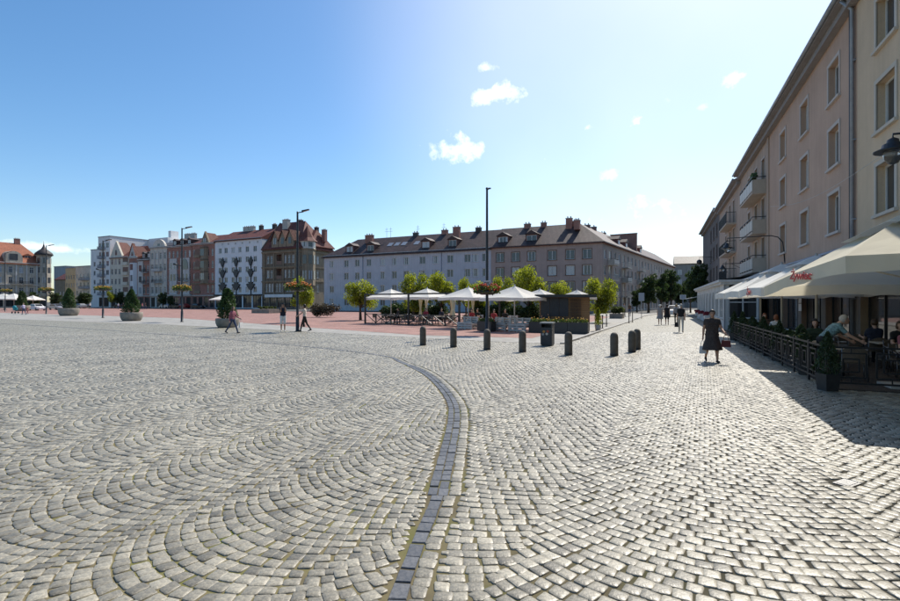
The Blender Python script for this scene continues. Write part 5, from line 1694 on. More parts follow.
# ------------------------------------------------------------------ street furniture on the square
m_boll = mat('bollard_stone', (.10, .088, .072), .75, .25, 6, .5, 50)
bmesh_ = MB().lathe([(.135, -.03), (.14, .0), (.14, .66), (.132, .72), (.11, .775), (.07, .815), (.02, .83)], (0, 0, 0), 18).mesh('bollard_body', m_boll)
band_ = MB().lathe([(.142, .02), (.146, .03), (.146, .07), (.142, .08)], (0, 0, 0), 18).mesh('foot_ring', m_dark)
BL = ['first', 'second', 'third', 'fourth', 'fifth']
for i, (px_, py_) in enumerate([(423, 345.2), (453.5, 347.2), (487, 349.8), (522.5, 352), (568.5, 355)]):
    r = empty('bollard', gpt(px_, py_), random.random(), f'dark stone bollard with rounded top, {BL[i]} of five from the pergola end', 'bollard', 'bollards before the square')
    o = link('shaft', bmesh_, r); link('foot_ring', band_, r); o.scale = (1, 1, random.uniform(.97, 1.02)); r.rotation_euler = (random.uniform(-.015, .015), random.uniform(-.015, .015), random.random())
for i, (px_, py_, lb) in enumerate([(614.2, 355.8, 'single dark stone bollard between the kerb and the street pair'), (632, 352.2, 'nearer dark stone bollard of the pair in the street'), (637, 349.5, 'dark stone bollard standing just behind another in the street')]):
    r = empty('bollard', gpt(px_, py_), random.random(), lb, 'bollard', 'bollards in the street'); link('shaft', bmesh_, r); link('foot_ring', band_, r)

# litter bin
p = gpt(547.5, 345.5)
r = empty('litter_bin', p, R(-24), 'dark grey square litter bin with coloured stickers by the bollards', 'litter bin')
mb = MB(); mb.box(-.25, .25, -.25, .25, .04, .80); mb.box(-.22, .22, -.22, .22, 0, .04); mb.box(-.25, -.21, -.25, .25, .80, .96); mb.box(.21, .25, -.25, .25, .80, .96); mb.box(-.21, .21, .18, .25, .80, .96)
m_bin = mat('bin_paint', (.035, .037, .042), .5, .2, 5, .1, 60)
mb.build('body', m_bin, r)
mb = MB(); mb.box(-.28, .28, -.28, .28, .96, 1.02); mb.build('lid', mat('bin_lid', (.22, .23, .23), .5, .15, 6), r)
mb = MB(); mb.box(-.2, .2, -.262, -.251, .1, .74); mb.build('door', m_bin, r)
for sx, sz, c_ in ((-.1, .62, (.45, .22, .05)), (.07, .63, (.35, .06, .03)), (.03, .52, (.5, .48, .42)), (-.14, .5, (.3, .3, .3))):
    mb = MB(); n = 12; mb.prism_y([(sx + .055 * math.cos(2 * math.pi * k / n), sz + .055 * math.sin(2 * math.pi * k / n)) for k in range(n)], -.268, -.263); mb.build('sticker', mat('sticker%.2f' % c_[0], c_, .6), r)

# lamp posts with flower rings
m_flower_leaf = leaf_mat('basket_leaf', (.05, .08, .02), (.12, .16, .04), .4)
m_fy = mat('yellow_petals', (.55, .30, .04), .7, .35, 30); m_fr = mat('red_petals', (.50, .06, .02), .7, .35, 30); m_fo = mat('orange_petals', (.55, .17, .03), .7, .35, 30)
m_lamp = mat('lamp_post_paint', (.03, .033, .037), .45, .15, 6)
m_lens = mat('lamp_lens', (.55, .57, .58), .25, .05, 6)
def flower_ring(parent, z, R0, petals, n=700, up=.35):
    mb = MB(); mb.lathe([(R0 * .45, z - .22), (R0 * .85, z - .1), (R0 * .9, z + .02), (R0 * .2, z + .03)], (0, 0, 0), 16); fb = mb.build('flower_bowl', m_lamp, parent)
    a = rng.uniform(0, 2 * math.pi, n); rr = R0 * (.35 + .75 * rng.random(n)); zz = z + rng.uniform(-.18, up, n) * (1.2 - rr / R0 * .5)
    me = leaf_cloud('leaves', np.column_stack([rr * np.cos(a), rr * np.sin(a), zz]), .09, m_flower_leaf, rng.random(n)); link('leaves', me, fb)
    mb = MB()
    for k in range(n // 6):
        a_ = random.uniform(0, 6.28); r_ = R0 * random.uniform(.3, 1.1); mb.sphere((r_ * math.cos(a_), r_ * math.sin(a_), z + random.uniform(.05, up + .08) * (1.15 - .4 * r_ / R0)), random.uniform(.035, .07), 5)
    mb.build('blossoms', petals, fb)
def lamp_post(px_, py_, ytop, label, petals, ring_y, arm_dir=0, arm=1.0, arm2=None, ring_r=.62):
    g = gpt(px_, py_); H = CAM_H + (HOR - ytop) * g.y / FPX; zr = CAM_H + (HOR - ring_y) * g.y / FPX
    r = empty('street_lamp', g, arm_dir, label, 'street lamp', 'lamp posts on the square')
    mb = MB(); mb.lathe([(.16, 0), (.16, .04), (.115, .06), (.11, 1.0), (.085, 1.05), (.075, H * .6), (.06, H - .12), (.06, H)], (0, 0, 0), 12); mb.build('pole', m_lamp, r)
    mb = MB(); mb.tube([(0, 0, H - .08), (arm * .5, 0, H - .02)], .035, 6); mb.build('arm', m_lamp, r)
    mb = MB(); mb.add([(arm * .4, -.14, H - .03), (arm, -.11, H + .1), (arm, .11, H + .1), (arm * .4, .14, H - .03), (arm * .4, -.14, H + .06), (arm, -.09, H + .16), (arm, .09, H + .16), (arm * .4, .14, H + .06)], [(0, 3, 2, 1), (4, 5, 6, 7), (0, 1, 5, 4), (1, 2, 6, 5), (2, 3, 7, 6), (3, 0, 4, 7)])
    hd = mb.build('lamp_head', m_lamp, r)
    mb = MB(); mb.add([(arm * .5, -.09, H - .022), (arm * .95, -.08, H + .075), (arm * .95, .08, H + .075), (arm * .5, .09, H - .022)], [(0, 3, 2, 1)]); mb.build('lens', m_lens, hd)
    if arm2:
        z2 = CAM_H + (HOR - arm2) * g.y / FPX
        mb = MB(); mb.tube([(0, 0, z2), (-.5, 0, z2 + .1)], .03, 6); mb.build('side_arm', m_lamp, r)
        mb = MB(); mb.tube([(-.45, 0, z2 + .1), (-.8, 0, z2 + .2)], [.06, .1], 8); mb.build('spotlight', m_lamp, r)
    flower_ring(r, zr, ring_r, petals)
    return r, g, H
lamp, g, H = lamp_post(487, 334.8, 187.5, 'tall black street lamp with white sign and red flower ring behind the bollards', m_fr, 291, R(75), .8, ring_r=.72)
mb = MB(); mb.box(-.19, .19, -.16, -.14, 0, .28); zs = CAM_H + (HOR - 285.5) * g.y / FPX
sg = mb.build('sign_plate', mat('sign_white', (.7, .7, .68), .5, .04, 4), lamp, (0, 0, zs), (0, 0, R(-75)))
t_ = text_part('WC', .2, m_dark, sg, (0, -.165, .07), (R(90), 0, 0), 0)
lamp_post(297.5, 331.5, 211.5, 'street lamp with red and orange flowers between two standing people', m_fo, 288, 0, .75, None, .75)
lamp_post(182, 322, 228, 'street lamp with yellow flower ring before the cream town houses', m_fy, 289, 0, .95, 266, .75)
lamp_post(103, 318, 240.5, 'street lamp with yellow flower ring before the white modern block', m_fy, 289, 0, 1.0, 270.5, .85)
lamp_post(46.3, 314, 245.5, 'street lamp with dull flower ring before the onion domed turret', m_fy, 290, 0, 1.2, None, .95)
lamp_post(5.2, 311.6, 252.5, 'street lamp with dull flower ring before the orange roofed house', m_fy, 291, 0, 1.2, None, 1.0)

# round concrete planters with conifers
m_planter = mat('planter_concrete', (.235, .21, .175), .9, .25, 2.5, .4, 30)
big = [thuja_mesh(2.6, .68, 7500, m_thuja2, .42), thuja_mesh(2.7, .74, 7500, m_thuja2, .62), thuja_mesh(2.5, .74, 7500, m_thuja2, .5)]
def planter(px_, py_, w_px, h_px, top, label, i, full=1.0):
    g = gpt(px_, py_); R0 = w_px / 2 * g.y / FPX; hh = h_px * g.y / FPX
    r = empty('round_planter', g, i * 1.3, label, 'planter', 'round planters on the square')
    mb = MB(); mb.lathe([(R0 * .78, 0), (R0 * .9, hh * .18), (R0, hh * .5), (R0 * 1.02, hh * .85), (R0, hh), (R0 * .9, hh), (R0 * .88, hh * .9), (.02, hh * .88)], (0, 0, 0), 24); mb.build('bowl', m_planter, r)
    ht = CAM_H + (HOR - top) * g.y / FPX - hh
    mb = MB(); mb.tube([(0, 0, hh * .85), (0, 0, hh + ht * .4)], .05, 6); mb.build('stem', m_bark, r)
    f = link('foliage', big[i % 3], r, (0, 0, hh * .9)); s_ = (ht + hh * .1) / 2.6; f.scale = (s_ * full, s_ * full, s_)
planter(227.5, 327.3, 22, 9, 288.5, 'round concrete planter with tall dense conifer beside the walking woman', 0, 1.1)
planter(131.5, 320.8, 19.5, 8.5, 290, 'round concrete planter with pointed conifer between two street lamps', 1, 1.15)
planter(68.8, 315.7, 17.5, 7.5, 287.5, 'round concrete planter with slim conifer nearest the turret house', 2, .95)
planter(22, 311, 13, 5.5, 291, 'round concrete planter with conifer behind the couple with a pram', 0, 1.1)

# ------------------------------------------------------------------ trees
m_lime = leaf_mat('lime_leaf', (.12, .15, .016), (.30, .32, .045), .65)
m_dkleaf = leaf_mat('street_tree_leaf', (.022, .042, .012), (.06, .09, .025), .35)
def tree_mesh(h, cw, ch, n, leaf, m, seed, clumps=26):
    """crown cw wide, ch high ending at h"""
    lr = np.random.default_rng(seed)
    cz = h - ch / 2
    C = []; Rr = []
    for k in range(clumps):
        d = lr.normal(0, 1, 3); d /= np.linalg.norm(d); f = lr.uniform(.35, .95)
        p = np.array([d[0] * cw / 2 * f, d[1] * cw / 2 * f, cz + d[2] * ch / 2 * f])
        C.append(p); Rr.append(lr.uniform(.11, .26) * cw)
    P, idx = blob_points(C, Rr, n, .45)
    P[:, 2] = np.maximum(P[:, 2], h - ch - .1)
    base = lr.uniform(.15, .75, clumps)
    tn = np.clip(base[idx] + rng.normal(0, .18, n), 0, 1)
    crown = leaf_cloud('crown', P, leaf, m, tn, .4, .6)
    mb = MB(); r0 = .045 * h ** .8
    z1 = h - ch + .15
    mb.tube([(0, 0, -.05), (.02, .01, z1 * .5), (0, .02, z1), (.03, 0, cz + ch * .15)], [r0 * 1.25, r0, r0 * .85, r0 * .3], 8)
    for c_ in C[:10]:
        st = Vector((0, 0, z1 + lr.uniform(-.1, .5) * ch * .3)); en = Vector(c_)
        mid = st.lerp(en, .5) + Vector((0, 0, -.1 * ch * .2)); mb.tube([st, mid, en], [r0 * .5, r0 * .33, r0 * .12], 6)
    trunk = mb.mesh('trunk', m_bark)
    return crown, trunk
lime = [tree_mesh(4.6, 3.9, 3.5, 6800, .095, m_lime, 3, 24), tree_mesh(4.8, 4.0, 3.7, 6800, .095, m_lime, 5, 24), tree_mesh(4.4, 3.7, 3.4, 6800, .095, m_lime, 9, 24)]
TREES = [(304, 46, 277, 26, 'small lime green tree behind the lamp with orange flowers'), (360.5, 52, 276, 33, 'round lime green tree left of the pergola'), (413.5, 50, 271.5, 31, 'lime green tree with uneven top behind the pergola middle'),
         (441, 52, 272.5, 33, 'dense lime green tree behind the pergola right post'), (476, 47, 277.5, 27, 'low lime green tree behind the lamp with the white sign, on its pergola side'), (500.5, 47, 275, 24, 'lime green tree between the sign lamp and the biggest tree'), (528.5, 45, 266.5, 38, 'biggest lime green tree behind the white parasols'),
         (558, 46, 277, 26, 'lime green tree behind the kiosk roof'), (598, 46, 276.5, 32, 'lime green tree at the corner behind the kiosk end'), (466, 52, 277.5, 20, 'slim lime green tree between parasols behind the pergola')]
for i, (px_, Y, ytop, w_px, lb) in enumerate(TREES):
    g = col_at(px_, Y); H = CAM_H + (HOR - ytop) * Y / FPX; Wd = w_px * Y / FPX
    r = empty('lime_tree', g, i * 2.1, lb, 'tree', 'lime trees on the square')
    cr, tk = lime[i % 3]; h0 = (4.6, 4.8, 4.4)[i % 3]; w0 = (3.9, 4.0, 3.7)[i % 3]
    for nm, me in (('trunk', tk), ('crown', cr)):
        o = link(nm, me, r); o.scale = (Wd / w0 * 1.04, Wd / w0 * 1.04, H / h0)
dk = [tree_mesh(8, 4.2, 6.6, 9000, .15, m_dkleaf, 21, 40), tree_mesh(9, 4.0, 7.6, 9000, .15, m_dkleaf, 23, 40)]
for i, (px_, Y, ytop, w_px, lb) in enumerate([(648.5, 88, 274, 20, 'dark street tree nearest the corner block balconies'), (661, 96, 268.5, 15, 'slim dark street tree between two others at the kerb'), (671, 104, 267.5, 16, 'tall dark street tree farthest along the corner block'), (637, 92, 288, 11, 'short dark street tree tight against the corner block'),
                                         (698.5, 74, 261.5, 20, 'dark tree standing before the dark house'), (690.5, 90, 268, 12, 'dark tree behind the white awning'), (681, 125, 284, 16, 'distant dark tree before the street end block'), (667, 130, 280, 16, 'distant dark tree beside the far kerb')]):
    g = col_at(px_, Y); H = CAM_H + (HOR - ytop) * Y / FPX; Wd = w_px * Y / FPX
    r = empty('street_tree', g, i * 1.7, lb, 'tree', 'dark trees along the street')
    cr, tk = dk[i % 2]
    for nm, me in (('trunk', tk), ('crown', cr)):
        o = link(nm, me, r); o.scale = (Wd / 4.0, Wd / 4.0, H / (8, 9)[i % 2])
# bushes on the square
m_bush = leaf_mat('bush_leaf', (.035, .03, .022), (.09, .075, .045), .3)
m_gbush = leaf_mat('green_bush_leaf', (.04, .06, .018), (.13, .15, .04), .4)
def bush(px_, Y, wpx, ztop, label, m, depth=1.6, box=None, n=2600):
    g = col_at(px_, Y); Wd = wpx * Y / FPX
    r = empty('shrub_bed', g, FANG, label, 'shrubs')
    z0 = 0
    if box:
        mb = MB(); mb.box(-Wd / 2, Wd / 2, -depth / 2, depth / 2, 0, box); mb.build('trough', m_planter, r); z0 = box
    C = [(random.uniform(-.42, .42) * Wd, random.uniform(-.35, .35) * depth, z0 + (ztop - z0) * random.uniform(.3, .62)) for _ in range(14 if n < 9000 else 46)]
    P, idx = blob_points(C, [(ztop - z0) * random.uniform(.3, .42) for _ in C], n, .4); P[:, 2] = np.maximum(P[:, 2], z0 + .02)
    link('foliage', leaf_cloud('foliage', P, .11, m, rng.random(n)), r)
bush(327, 62, 24, 2.0, 'dark reddish bushes before the slate blue block', m_bush, 3)
bush(266, 85, 24, 1.25, 'low stone bed of yellow green plants before the brown corner house', m_gbush, 2.5, .7)
bush(617, 58, 12, 1.5, 'yellow green shrubs in a box on the street pavement', m_gbush, 1.8, .55)
bush(415, 54, 84, 2.1, 'long dark hedge behind the pergola terrace', m_dkleaf, 1.2, None, 12000)
bush(505, 46, 76, 2.0, 'dark green hedge behind the white parasols', m_dkleaf, 1.2, None, 12000)

# ------------------------------------------------------------------ pergola terrace
A_ = gpt(364.8, 323.6); B_ = gpt(459.8, 327.4)
pd = (B_ - A_); PL = pd.length; PA = math.atan2(pd.y, pd.x); PDp = 5.5; PH = 2.62
per = empty('pergola', A_, PA, 'black steel pergola frame with crossed railing round white parasols', 'pergola')
for x in (0.05, PL * .5, PL - .05):
    for y in (0, PDp):
        mb = MB(); mb.box(x - .06, x + .06, y - .06, y + .06, 0, PH); mb.build('post', m_dark, per)
for (x0_, x1_, y0_, y1_) in ((.11, PL - .11, -.05, .05), (.11, PL - .11, PDp - .05, PDp + .05), (0, .1, .06, PDp - .06), (PL - .1, PL, .06, PDp - .06)):
    mb = MB(); mb.box(x0_, x1_, y0_, y1_, PH - .12, PH - .002); mb.build('beam', m_dark, per)
mb = MB()
nb = 8
for k in range(nb):
    a = .11 + (PL - .22) * k / nb; c_ = .11 + (PL - .22) * (k + 1) / nb
    mb = MB(); mb.box(a + .01, c_ - .01, -.035, .035, .84, .9); mb.box(a + .01, c_ - .01, -.035, .035, .04, .1)
    w = .035
    for (za, zb) in ((.1, .84), (.84, .1)) if k % 2 else ((.1, .84),) if k % 3 else ((.84, .1),):
        mb.add([(a + .02, -.025, za), (c_ - .02, -.025, zb), (c_ - .02, .025, zb), (a + .02, .025, za), (a + .02, -.025, za + .06), (c_ - .02, -.025, zb + .06), (c_ - .02, .025, zb + .06), (a + .02, .025, za + .06)], [(0, 1, 2, 3), (4, 7, 6, 5), (0, 4, 5, 1), (3, 2, 6, 7), (0, 3, 7, 4), (1, 5, 6, 2)])
    mb.box(c_ - .05, c_ + .0, -.03, .03, .1, .84)
    mb.build('railing_panel', m_dark, per)
m_drape = mat('cream_drape', (.60, .52, .33), .8, .1, 3)
for fx, yy in ((.42, 2.4), (.78, 2.2), (.88, 3.4), (.3, 4.6), (.55, 5.0)):
    mb = MB(); prof = [(.16, .3), (.14, .9), (.07, 1.25), (.13, 1.8), (.2, 2.3)]
    mb.lathe(prof, (PL * fx, yy, 0), 10); mb.build('drape', m_drape, per)
def place_par(px_, Y, w, zE, zP, lb, rz=0, m=m_wcanvas):
    return parasol('terrace_parasol', lb, col_at(px_, Y), rz, w, w, zE, zP, .2, False, m, 0, 'white terrace parasols', m_trim)
place_par(391, 44.5, 3.3, 2.28, 3.05, 'white parasol at the far end inside the pergola', PA)
place_par(427, 43, 3.3, 2.28, 3.08, 'white parasol in the middle of the pergola', PA)
place_par(468.5, 36.5, 3.2, 2.2, 2.98, 'white parasol between the pergola and the sign lamp', PA)
place_par(514.5, 33, 3.35, 2.15, 2.95, 'white parasol nearest the kiosk and pallet benches', PA)
place_par(540, 41, 3.2, 2.2, 2.95, 'white parasol half hidden behind the kiosk', PA)
place_par(577, 44, 2.6, 2.3, 2.95, 'small white parasol whose tip shows above the kiosk roof', PA)
place_par(489, 41, 3.0, 2.2, 2.9, 'white parasol behind the sign lamp', PA)
# market stalls far left: white canopies before the turret house
for i, px_ in enumerate((4, 14)):
    place_par(px_, 118, 5.0, 2.6, 3.9, ('white market parasol before the turret house, away from the couple', 'white market parasol right behind the couple with a pram')[i])
place_par(33, 122, 3.4, 2.5, 3.5, 'white market parasol beside the parked cars')
place_par(222, 118, 4.2, 2.5, 3.4, 'white parasol before the pale blue block'); 

# white pallet benches and dark planter boxes along the terrace edge
m_pallet = mat('white_pallet', (.46, .45, .42), .7, .15, 4, .2, 40)
def pallet_bench(px_, py_, L_, label):
    g = gpt(px_, py_); r = empty('pallet_bench', g, PA, label, 'bench', 'white pallet benches')
    for k in range(5):
        mb = MB(); mb.box(-L_ / 2, L_ / 2, -.35 + k * .16, -.24 + k * .16, .40, .43); mb.build('seat_slat', m_pallet, r)
    for k in range(3):
        mb = MB(); mb.box(-L_ / 2, L_ / 2, -.42, -.39, .08 + k * .16, .2 + k * .16); mb.build('front_slat', m_pallet, r)
        mb = MB(); mb.box(-L_ / 2, L_ / 2, .40, .43, .48 + k * .15, .58 + k * .15); mb.build('back_slat', m_pallet, r)
    for x in (-L_ / 2 + .06, 0, L_ / 2 - .06):
        mb = MB(); mb.box(x - .05, x + .05, -.385, -.3, 0, .398); mb.box(x - .05, x + .05, .3, .398, 0, .9); mb.box(x - .05, x + .05, -.3, .3, .3, .398); mb.build('block', m_pallet, r)
for i, (px_, py_, lb) in enumerate([(468, 329.5, 'white pallet bench between the pergola and the dark box by the lamp'), (500.5, 331, 'white pallet bench just past the sign lamp'), (520, 332, 'white pallet bench beside the long dark planter'), (474, 326, 'white pallet bench set back behind the lamp side bench'), (508, 327.5, 'white pallet bench under the parasol nearest the kiosk')]):
    pallet_bench(px_, py_, 1.25, lb)
def box_planter(p0, p1, h, d, label, flowers=None):
    a, c_ = gpt(*p0), gpt(*p1); v = c_ - a; r = empty('planter_box', a, math.atan2(v.y, v.x), label, 'planter box', 'dark planter boxes'); Ln = v.length
    n = max(1, round(Ln / 1.1))
    for k in range(n):
        x0_, x1_ = Ln * k / n + .01, Ln * (k + 1) / n - .01
        mb = MB(); mb.box(x0_, x1_, 0, d, .03, h); mb.box(x0_ - .008, x1_ + .008, -.02, d + .02, h, h + .03); mb.build('trough', m_dark, r)
    nn = int(260 * Ln); P = np.column_stack([rng.uniform(.05, Ln - .05, nn), rng.uniform(.05, d - .05, nn), h + .03 + rng.random(nn) ** 1.5 * .18])
    link('leaves', leaf_cloud('leaves', P, .06, m_flower_leaf, rng.random(nn)), r)
    if flowers:
        mb = MB()
        for k in range(int(14 * Ln)): mb.sphere((random.uniform(.1, Ln - .1), random.uniform(.05, d), h + random.uniform(.1, .32)), random.uniform(.03, .06), 5)
        mb.build('blossoms', flowers, r)
box_planter((477, 331.0), (491, 332.0), .62, .45, 'short dark planter box beside the sign lamp')
box_planter((528.5, 332.6), (588, 334.2), .64, .5, 'long dark planter with yellow flowers before the kiosk', m_fy)

# kiosk
KA, KB = gpt(541, 331.2), gpt(592, 331.8); kv = KB - KA; KW = kv.length; KANG = math.atan2(kv.y, kv.x)
kio = empty('kiosk', KA + Vector((0, .5, 0)), KANG, 'low dark kiosk with wooden panels and flat roof', 'kiosk')
m_wood = brick_mat('kiosk_boards', (.26, .14, .065), (.32, .18, .085), (.08, .04, .02), 1.6, .11, .006, .5, .6, .3, 0, .2)
m_kdark = mat('kiosk_dark_panel', (.04, .043, .05), .5, .15, 2)
KD, KH = 2.6, 2.22
mb = MB(); mb.box(0, KW, .06, KD, .02, KH); mb.build('cabin', m_wood, kio)
nP = 3
for k in range(nP):
    x0_, x1_ = KW * .02 + KW * .56 * k / nP, KW * .02 + KW * .56 * (k + 1) / nP
    mb = MB(); mb.box(x0_ + .01, x1_ - .01, 0, .055, .95, KH - .06); mb.build('shutter', m_kdark, kio)
mb = MB(); mb.box(KW * .0, KW * .22, -.005, .054, .05, .94); mb.build('dark_panel', m_kdark, kio)
for k in range(9):
    mb = MB(); x = KW * .62 + KW * .2 * k / 8; mb.box(x - .012, x + .012, -.03, .0, .3, KH - .1); mb.build('lattice_bar', m_bframe, kio)
    if k < 9:
        mb = MB(); z = .4 + (KH - .6) * k / 8; mb.box(KW * .61, KW * .83, .001, .03, z - .012, z + .012); mb.build('lattice_bar', m_bframe, kio)
mb = MB(); mb.box(KW * .44, KW * .52, -.04, -.01, .62, .9); mb.build('menu_board', m_dark, kio)
mb = MB(); mb.box(-.25, KW + .35, -.45, KD + .3, KH + .005, KH + .15); mb.build('roof', m_kdark, kio)
mb = MB(); mb.box(-.3, KW + .4, -.5, -.455, KH - .02, KH + .17); mb.build('fascia', m_dark, kio)
# young green shrub in a white tub beside the kiosk
g = gpt(598, 331); r = empty('potted_shrub', g, 0, 'narrow bright green shrub in a pale tub beside the kiosk', 'potted plant')
mb = MB(); mb.lathe([(.16, 0), (.22, .4), (.19, .4), (.18, .36), (.02, .35)], (0, 0, 0), 14); mb.build('tub', m_trim, r)
link('foliage', thuja_mesh(1.15, .24, 1800, m_lime, .5), r, (0, 0, .36))
mb = MB(); mb.tube([(0, 0, .3), (0, 0, 1.0)], .02, 6); mb.build('stem', m_bark, r)

# traffic signs
def sign(px_, py_, z, w, h, label, m, name='traffic_sign'):
    g = gpt(px_, py_); r = empty(name, g, R(-25), label, 'sign')
    mb = MB(); mb.tube([(0, 0, 0), (0, 0, z + h)], .035, 8); mb.build('pole', m_grey_metal, r)
    mb = MB(); mb.box(-w / 2, w / 2, -.06, -.038, z, z + h); mb.build('plate', m, r)
    mb = MB(); mb.box(-w / 2 + .05, w / 2 - .05, -.064, -.061, z + .05, z + h - .05); mb.build('face', mat(label[:9] + '_face', (.3, .34, .4), .5), r)
sign(641.5, 318.6, 2.0, .62, .95, 'grey blue rectangular sign on a pole before the dark trees', m_grey_metal)
sign(683, 319, 2.2, .62, .5, 'small white street sign beside the white awning', m_white)
for i, (px_, py_) in enumerate([(606.5, 326.5), (602.5, 328.5), (632.5, 322.3), (629, 323)]):
    r = empty('kerb_post', gpt(px_, py_), 0, 'thin dark metal post beside the kerb of the side street', 'post', 'thin posts along the kerb')
    mb = MB(); mb.lathe([(.04, 0), (.04, .85), (.055, .87), (.055, .95), (.01, .98)], (0, 0, 0), 10); mb.build('shaft', m_dark, r)
    mb = MB(); mb.lathe([(.09, 0), (.09, .03), (.045, .05)], (0, 0, 0), 10); mb.build('foot', m_dark, r)

# cars
def car(loc, rz, paint, label):
    r = empty('parked_car', loc, rz, label, 'car', 'parked cars')
    prof = [(-2.1, .28), (2.1, .28), (2.16, .6), (2.05, .82), (1.05, .95), (.45, 1.42), (-1.1, 1.46), (-1.85, 1.02), (-2.12, .92), (-2.16, .55)]
    mb = MB(); n = len(prof)
    V = []
    for y, sc in ((-.84, .94), (-.72, 1), (.72, 1), (.84, .94)):
        for x, z in prof:
            ins = .16 if z > 1.2 else 0
            V.append((x * (1 if abs(y) < .8 else .985), math.copysign(abs(y) - ins * (abs(y) > .8) - ins * .5, y), z if abs(y) < .8 else .28 + (z - .28) * .97))
    F = []
    for i in range(3):
        for k in range(n): F.append((i * n + k, (i + 1) * n + k, (i + 1) * n + (k + 1) % n, i * n + (k + 1) % n))
    F += [tuple(range(n)), tuple(range(4 * n - 1, 3 * n - 1, -1))]
    mb.add(V, F, 0, False); mb.build('body', paint, r)
    for sy in (-1, 1):
        mb = MB(); mb.add([(.95, sy * .85, .97), (.42, sy * .755, 1.36), (-1.05, sy * .755, 1.39), (-1.6, sy * .85, 1.0)], [(0, 1, 2, 3), (3, 2, 1, 0)]); mb.build('side_window', G_DARK, r)
        for x in (-1.35, 1.35):
            mb = MB(); mb.lathe([(.2, -.11), (.31, -.1), (.32, 0), (.31, .1), (.2, .11)], (0, 0, 0), 16); w_ = mb.build('wheel', m_dark, r, (x, sy * .76, .32), (R(90), 0, 0))
    mb = MB(); mb.add([(1.06, -.7, .965), (1.06, .7, .965), (.47, .58, 1.41), (.47, -.58, 1.41)], [(0, 1, 2, 3), (3, 2, 1, 0)]); mb.build('windscreen', G_DARK, r)
    for sy in (-1, 1):
        mb = MB(); mb.box(2.07, 2.16, sy * .62 - .14, sy * .62 + .14, .62, .76); mb.build('headlight', m_lens, r)
    return r
car(col_at(674.5, 66), R(-120), m_white, 'white car parked behind the walking group in the street')
m_cars = [mat('car_silver', (.35, .36, .38), .3, .05, 3, metallic=.5), mat('car_black', (.02, .02, .022), .25, .05, 3), mat('car_red', (.25, .02, .02), .3, .05, 3), m_white]
for i, (px_, Y, k, lb) in enumerate([(37, 112, 3, 'white car on the square edge below the turret'), (80, 150, 0, 'silver car before the grey modern flats'), (57, 120, 0, 'silver car right of the turret house lamp'), (120, 158, 1, 'black car before the cream gabled house'), (176, 146, 1, 'black car before the striped town house'), (166, 148, 0, 'silver car before the cream town house'), (198, 143, 1, 'black car before the brick town house'), (183, 145, 2, 'red car behind the yellow flower lamp')]):
    car(col_at(px_, Y), A1 + R(180 * (i % 2)), m_cars[k], lb)
# dark young trees before the old row
for i, (px_, Y, ytop, w_px, lb) in enumerate([(84, 152, 292, 14, 'dark small tree before the modern flats'), (120, 150, 291, 10, 'dark small tree before the cream gabled house'), (163, 140, 291.5, 8, 'dark small tree before the cream town house'), (171, 140, 295, 7, 'dark small tree before the striped town house'), (34, 135, 291, 11, 'dark small tree before the turret house'), (55, 128, 291.5, 10, 'dark small tree beside the turret house lamp'), (112, 149, 291, 9, 'yellowish small tree before the white block')]):
    g = col_at(px_, Y); H = CAM_H + (HOR - ytop) * Y / FPX; Wd = w_px * Y / FPX
    r = empty('young_tree', g, i, lb, 'tree', 'young trees before the old row'); cr, tk = (dk[0] if i < 6 else lime[0])
    h0 = 8 if i < 6 else 4.6
    for nm, me in (('trunk', tk), ('crown', cr)):
        o = link(nm, me, r); o.scale = (Wd / 4.0, Wd / 4.0, H / h0)
# ------------------------------------------------------------------ people
SKIN = mat('skin', (.48, .29, .21), .6, .06, 8); SKIN2 = mat('tanned_skin', (.36, .20, .13), .6, .06, 8)
def cloth(name, c_, var=.12, sc=9): return mat('cloth_' + name, c_, .85, var, sc, .3, 120)
C_ = dict(dress=mat('cloth_patterned_dark', (.045, .035, .032), .8, .5, 26, .2, 90), black=cloth('black', (.015, .015, .017)), navy=cloth('navy', (.018, .022, .04)), white=cloth('white', (.65, .64, .62)), cream=cloth('cream', (.55, .48, .42)),
          jeans=cloth('jeans', (.05, .07, .13)), pink=cloth('pink', (.30, .10, .13)), grey=cloth('grey', (.30, .28, .27)), stone=cloth('stone', (.48, .44, .38)), teal=mat('cloth_teal_pattern', (.13, .22, .24), .8, .75, 22, .2, 90), lavender=cloth('lavender', (.42, .38, .52)),
          red=cloth('red', (.32, .04, .05)), brown=cloth('brown', (.10, .06, .04)), green=cloth('dark_green', (.03, .05, .03)))
HAIR = dict(dark=mat('hair_dark', (.02, .014, .01), .55, .4, 60), brown=mat('hair_brown', (.07, .04, .022), .55, .4, 60), grey=mat('hair_grey', (.38, .36, .33), .6, .3, 60), ginger=mat('hair_ginger', (.22, .075, .03), .55, .3, 60), white=mat('hair_white', (.6, .59, .56), .6, .2, 60), blond=mat('hair_blond', (.32, .22, .11), .55, .3, 60))
EYE = mat('eye_dark', (.02, .015, .012), .3); LIP = mat('lip', (.30, .09, .08), .5)

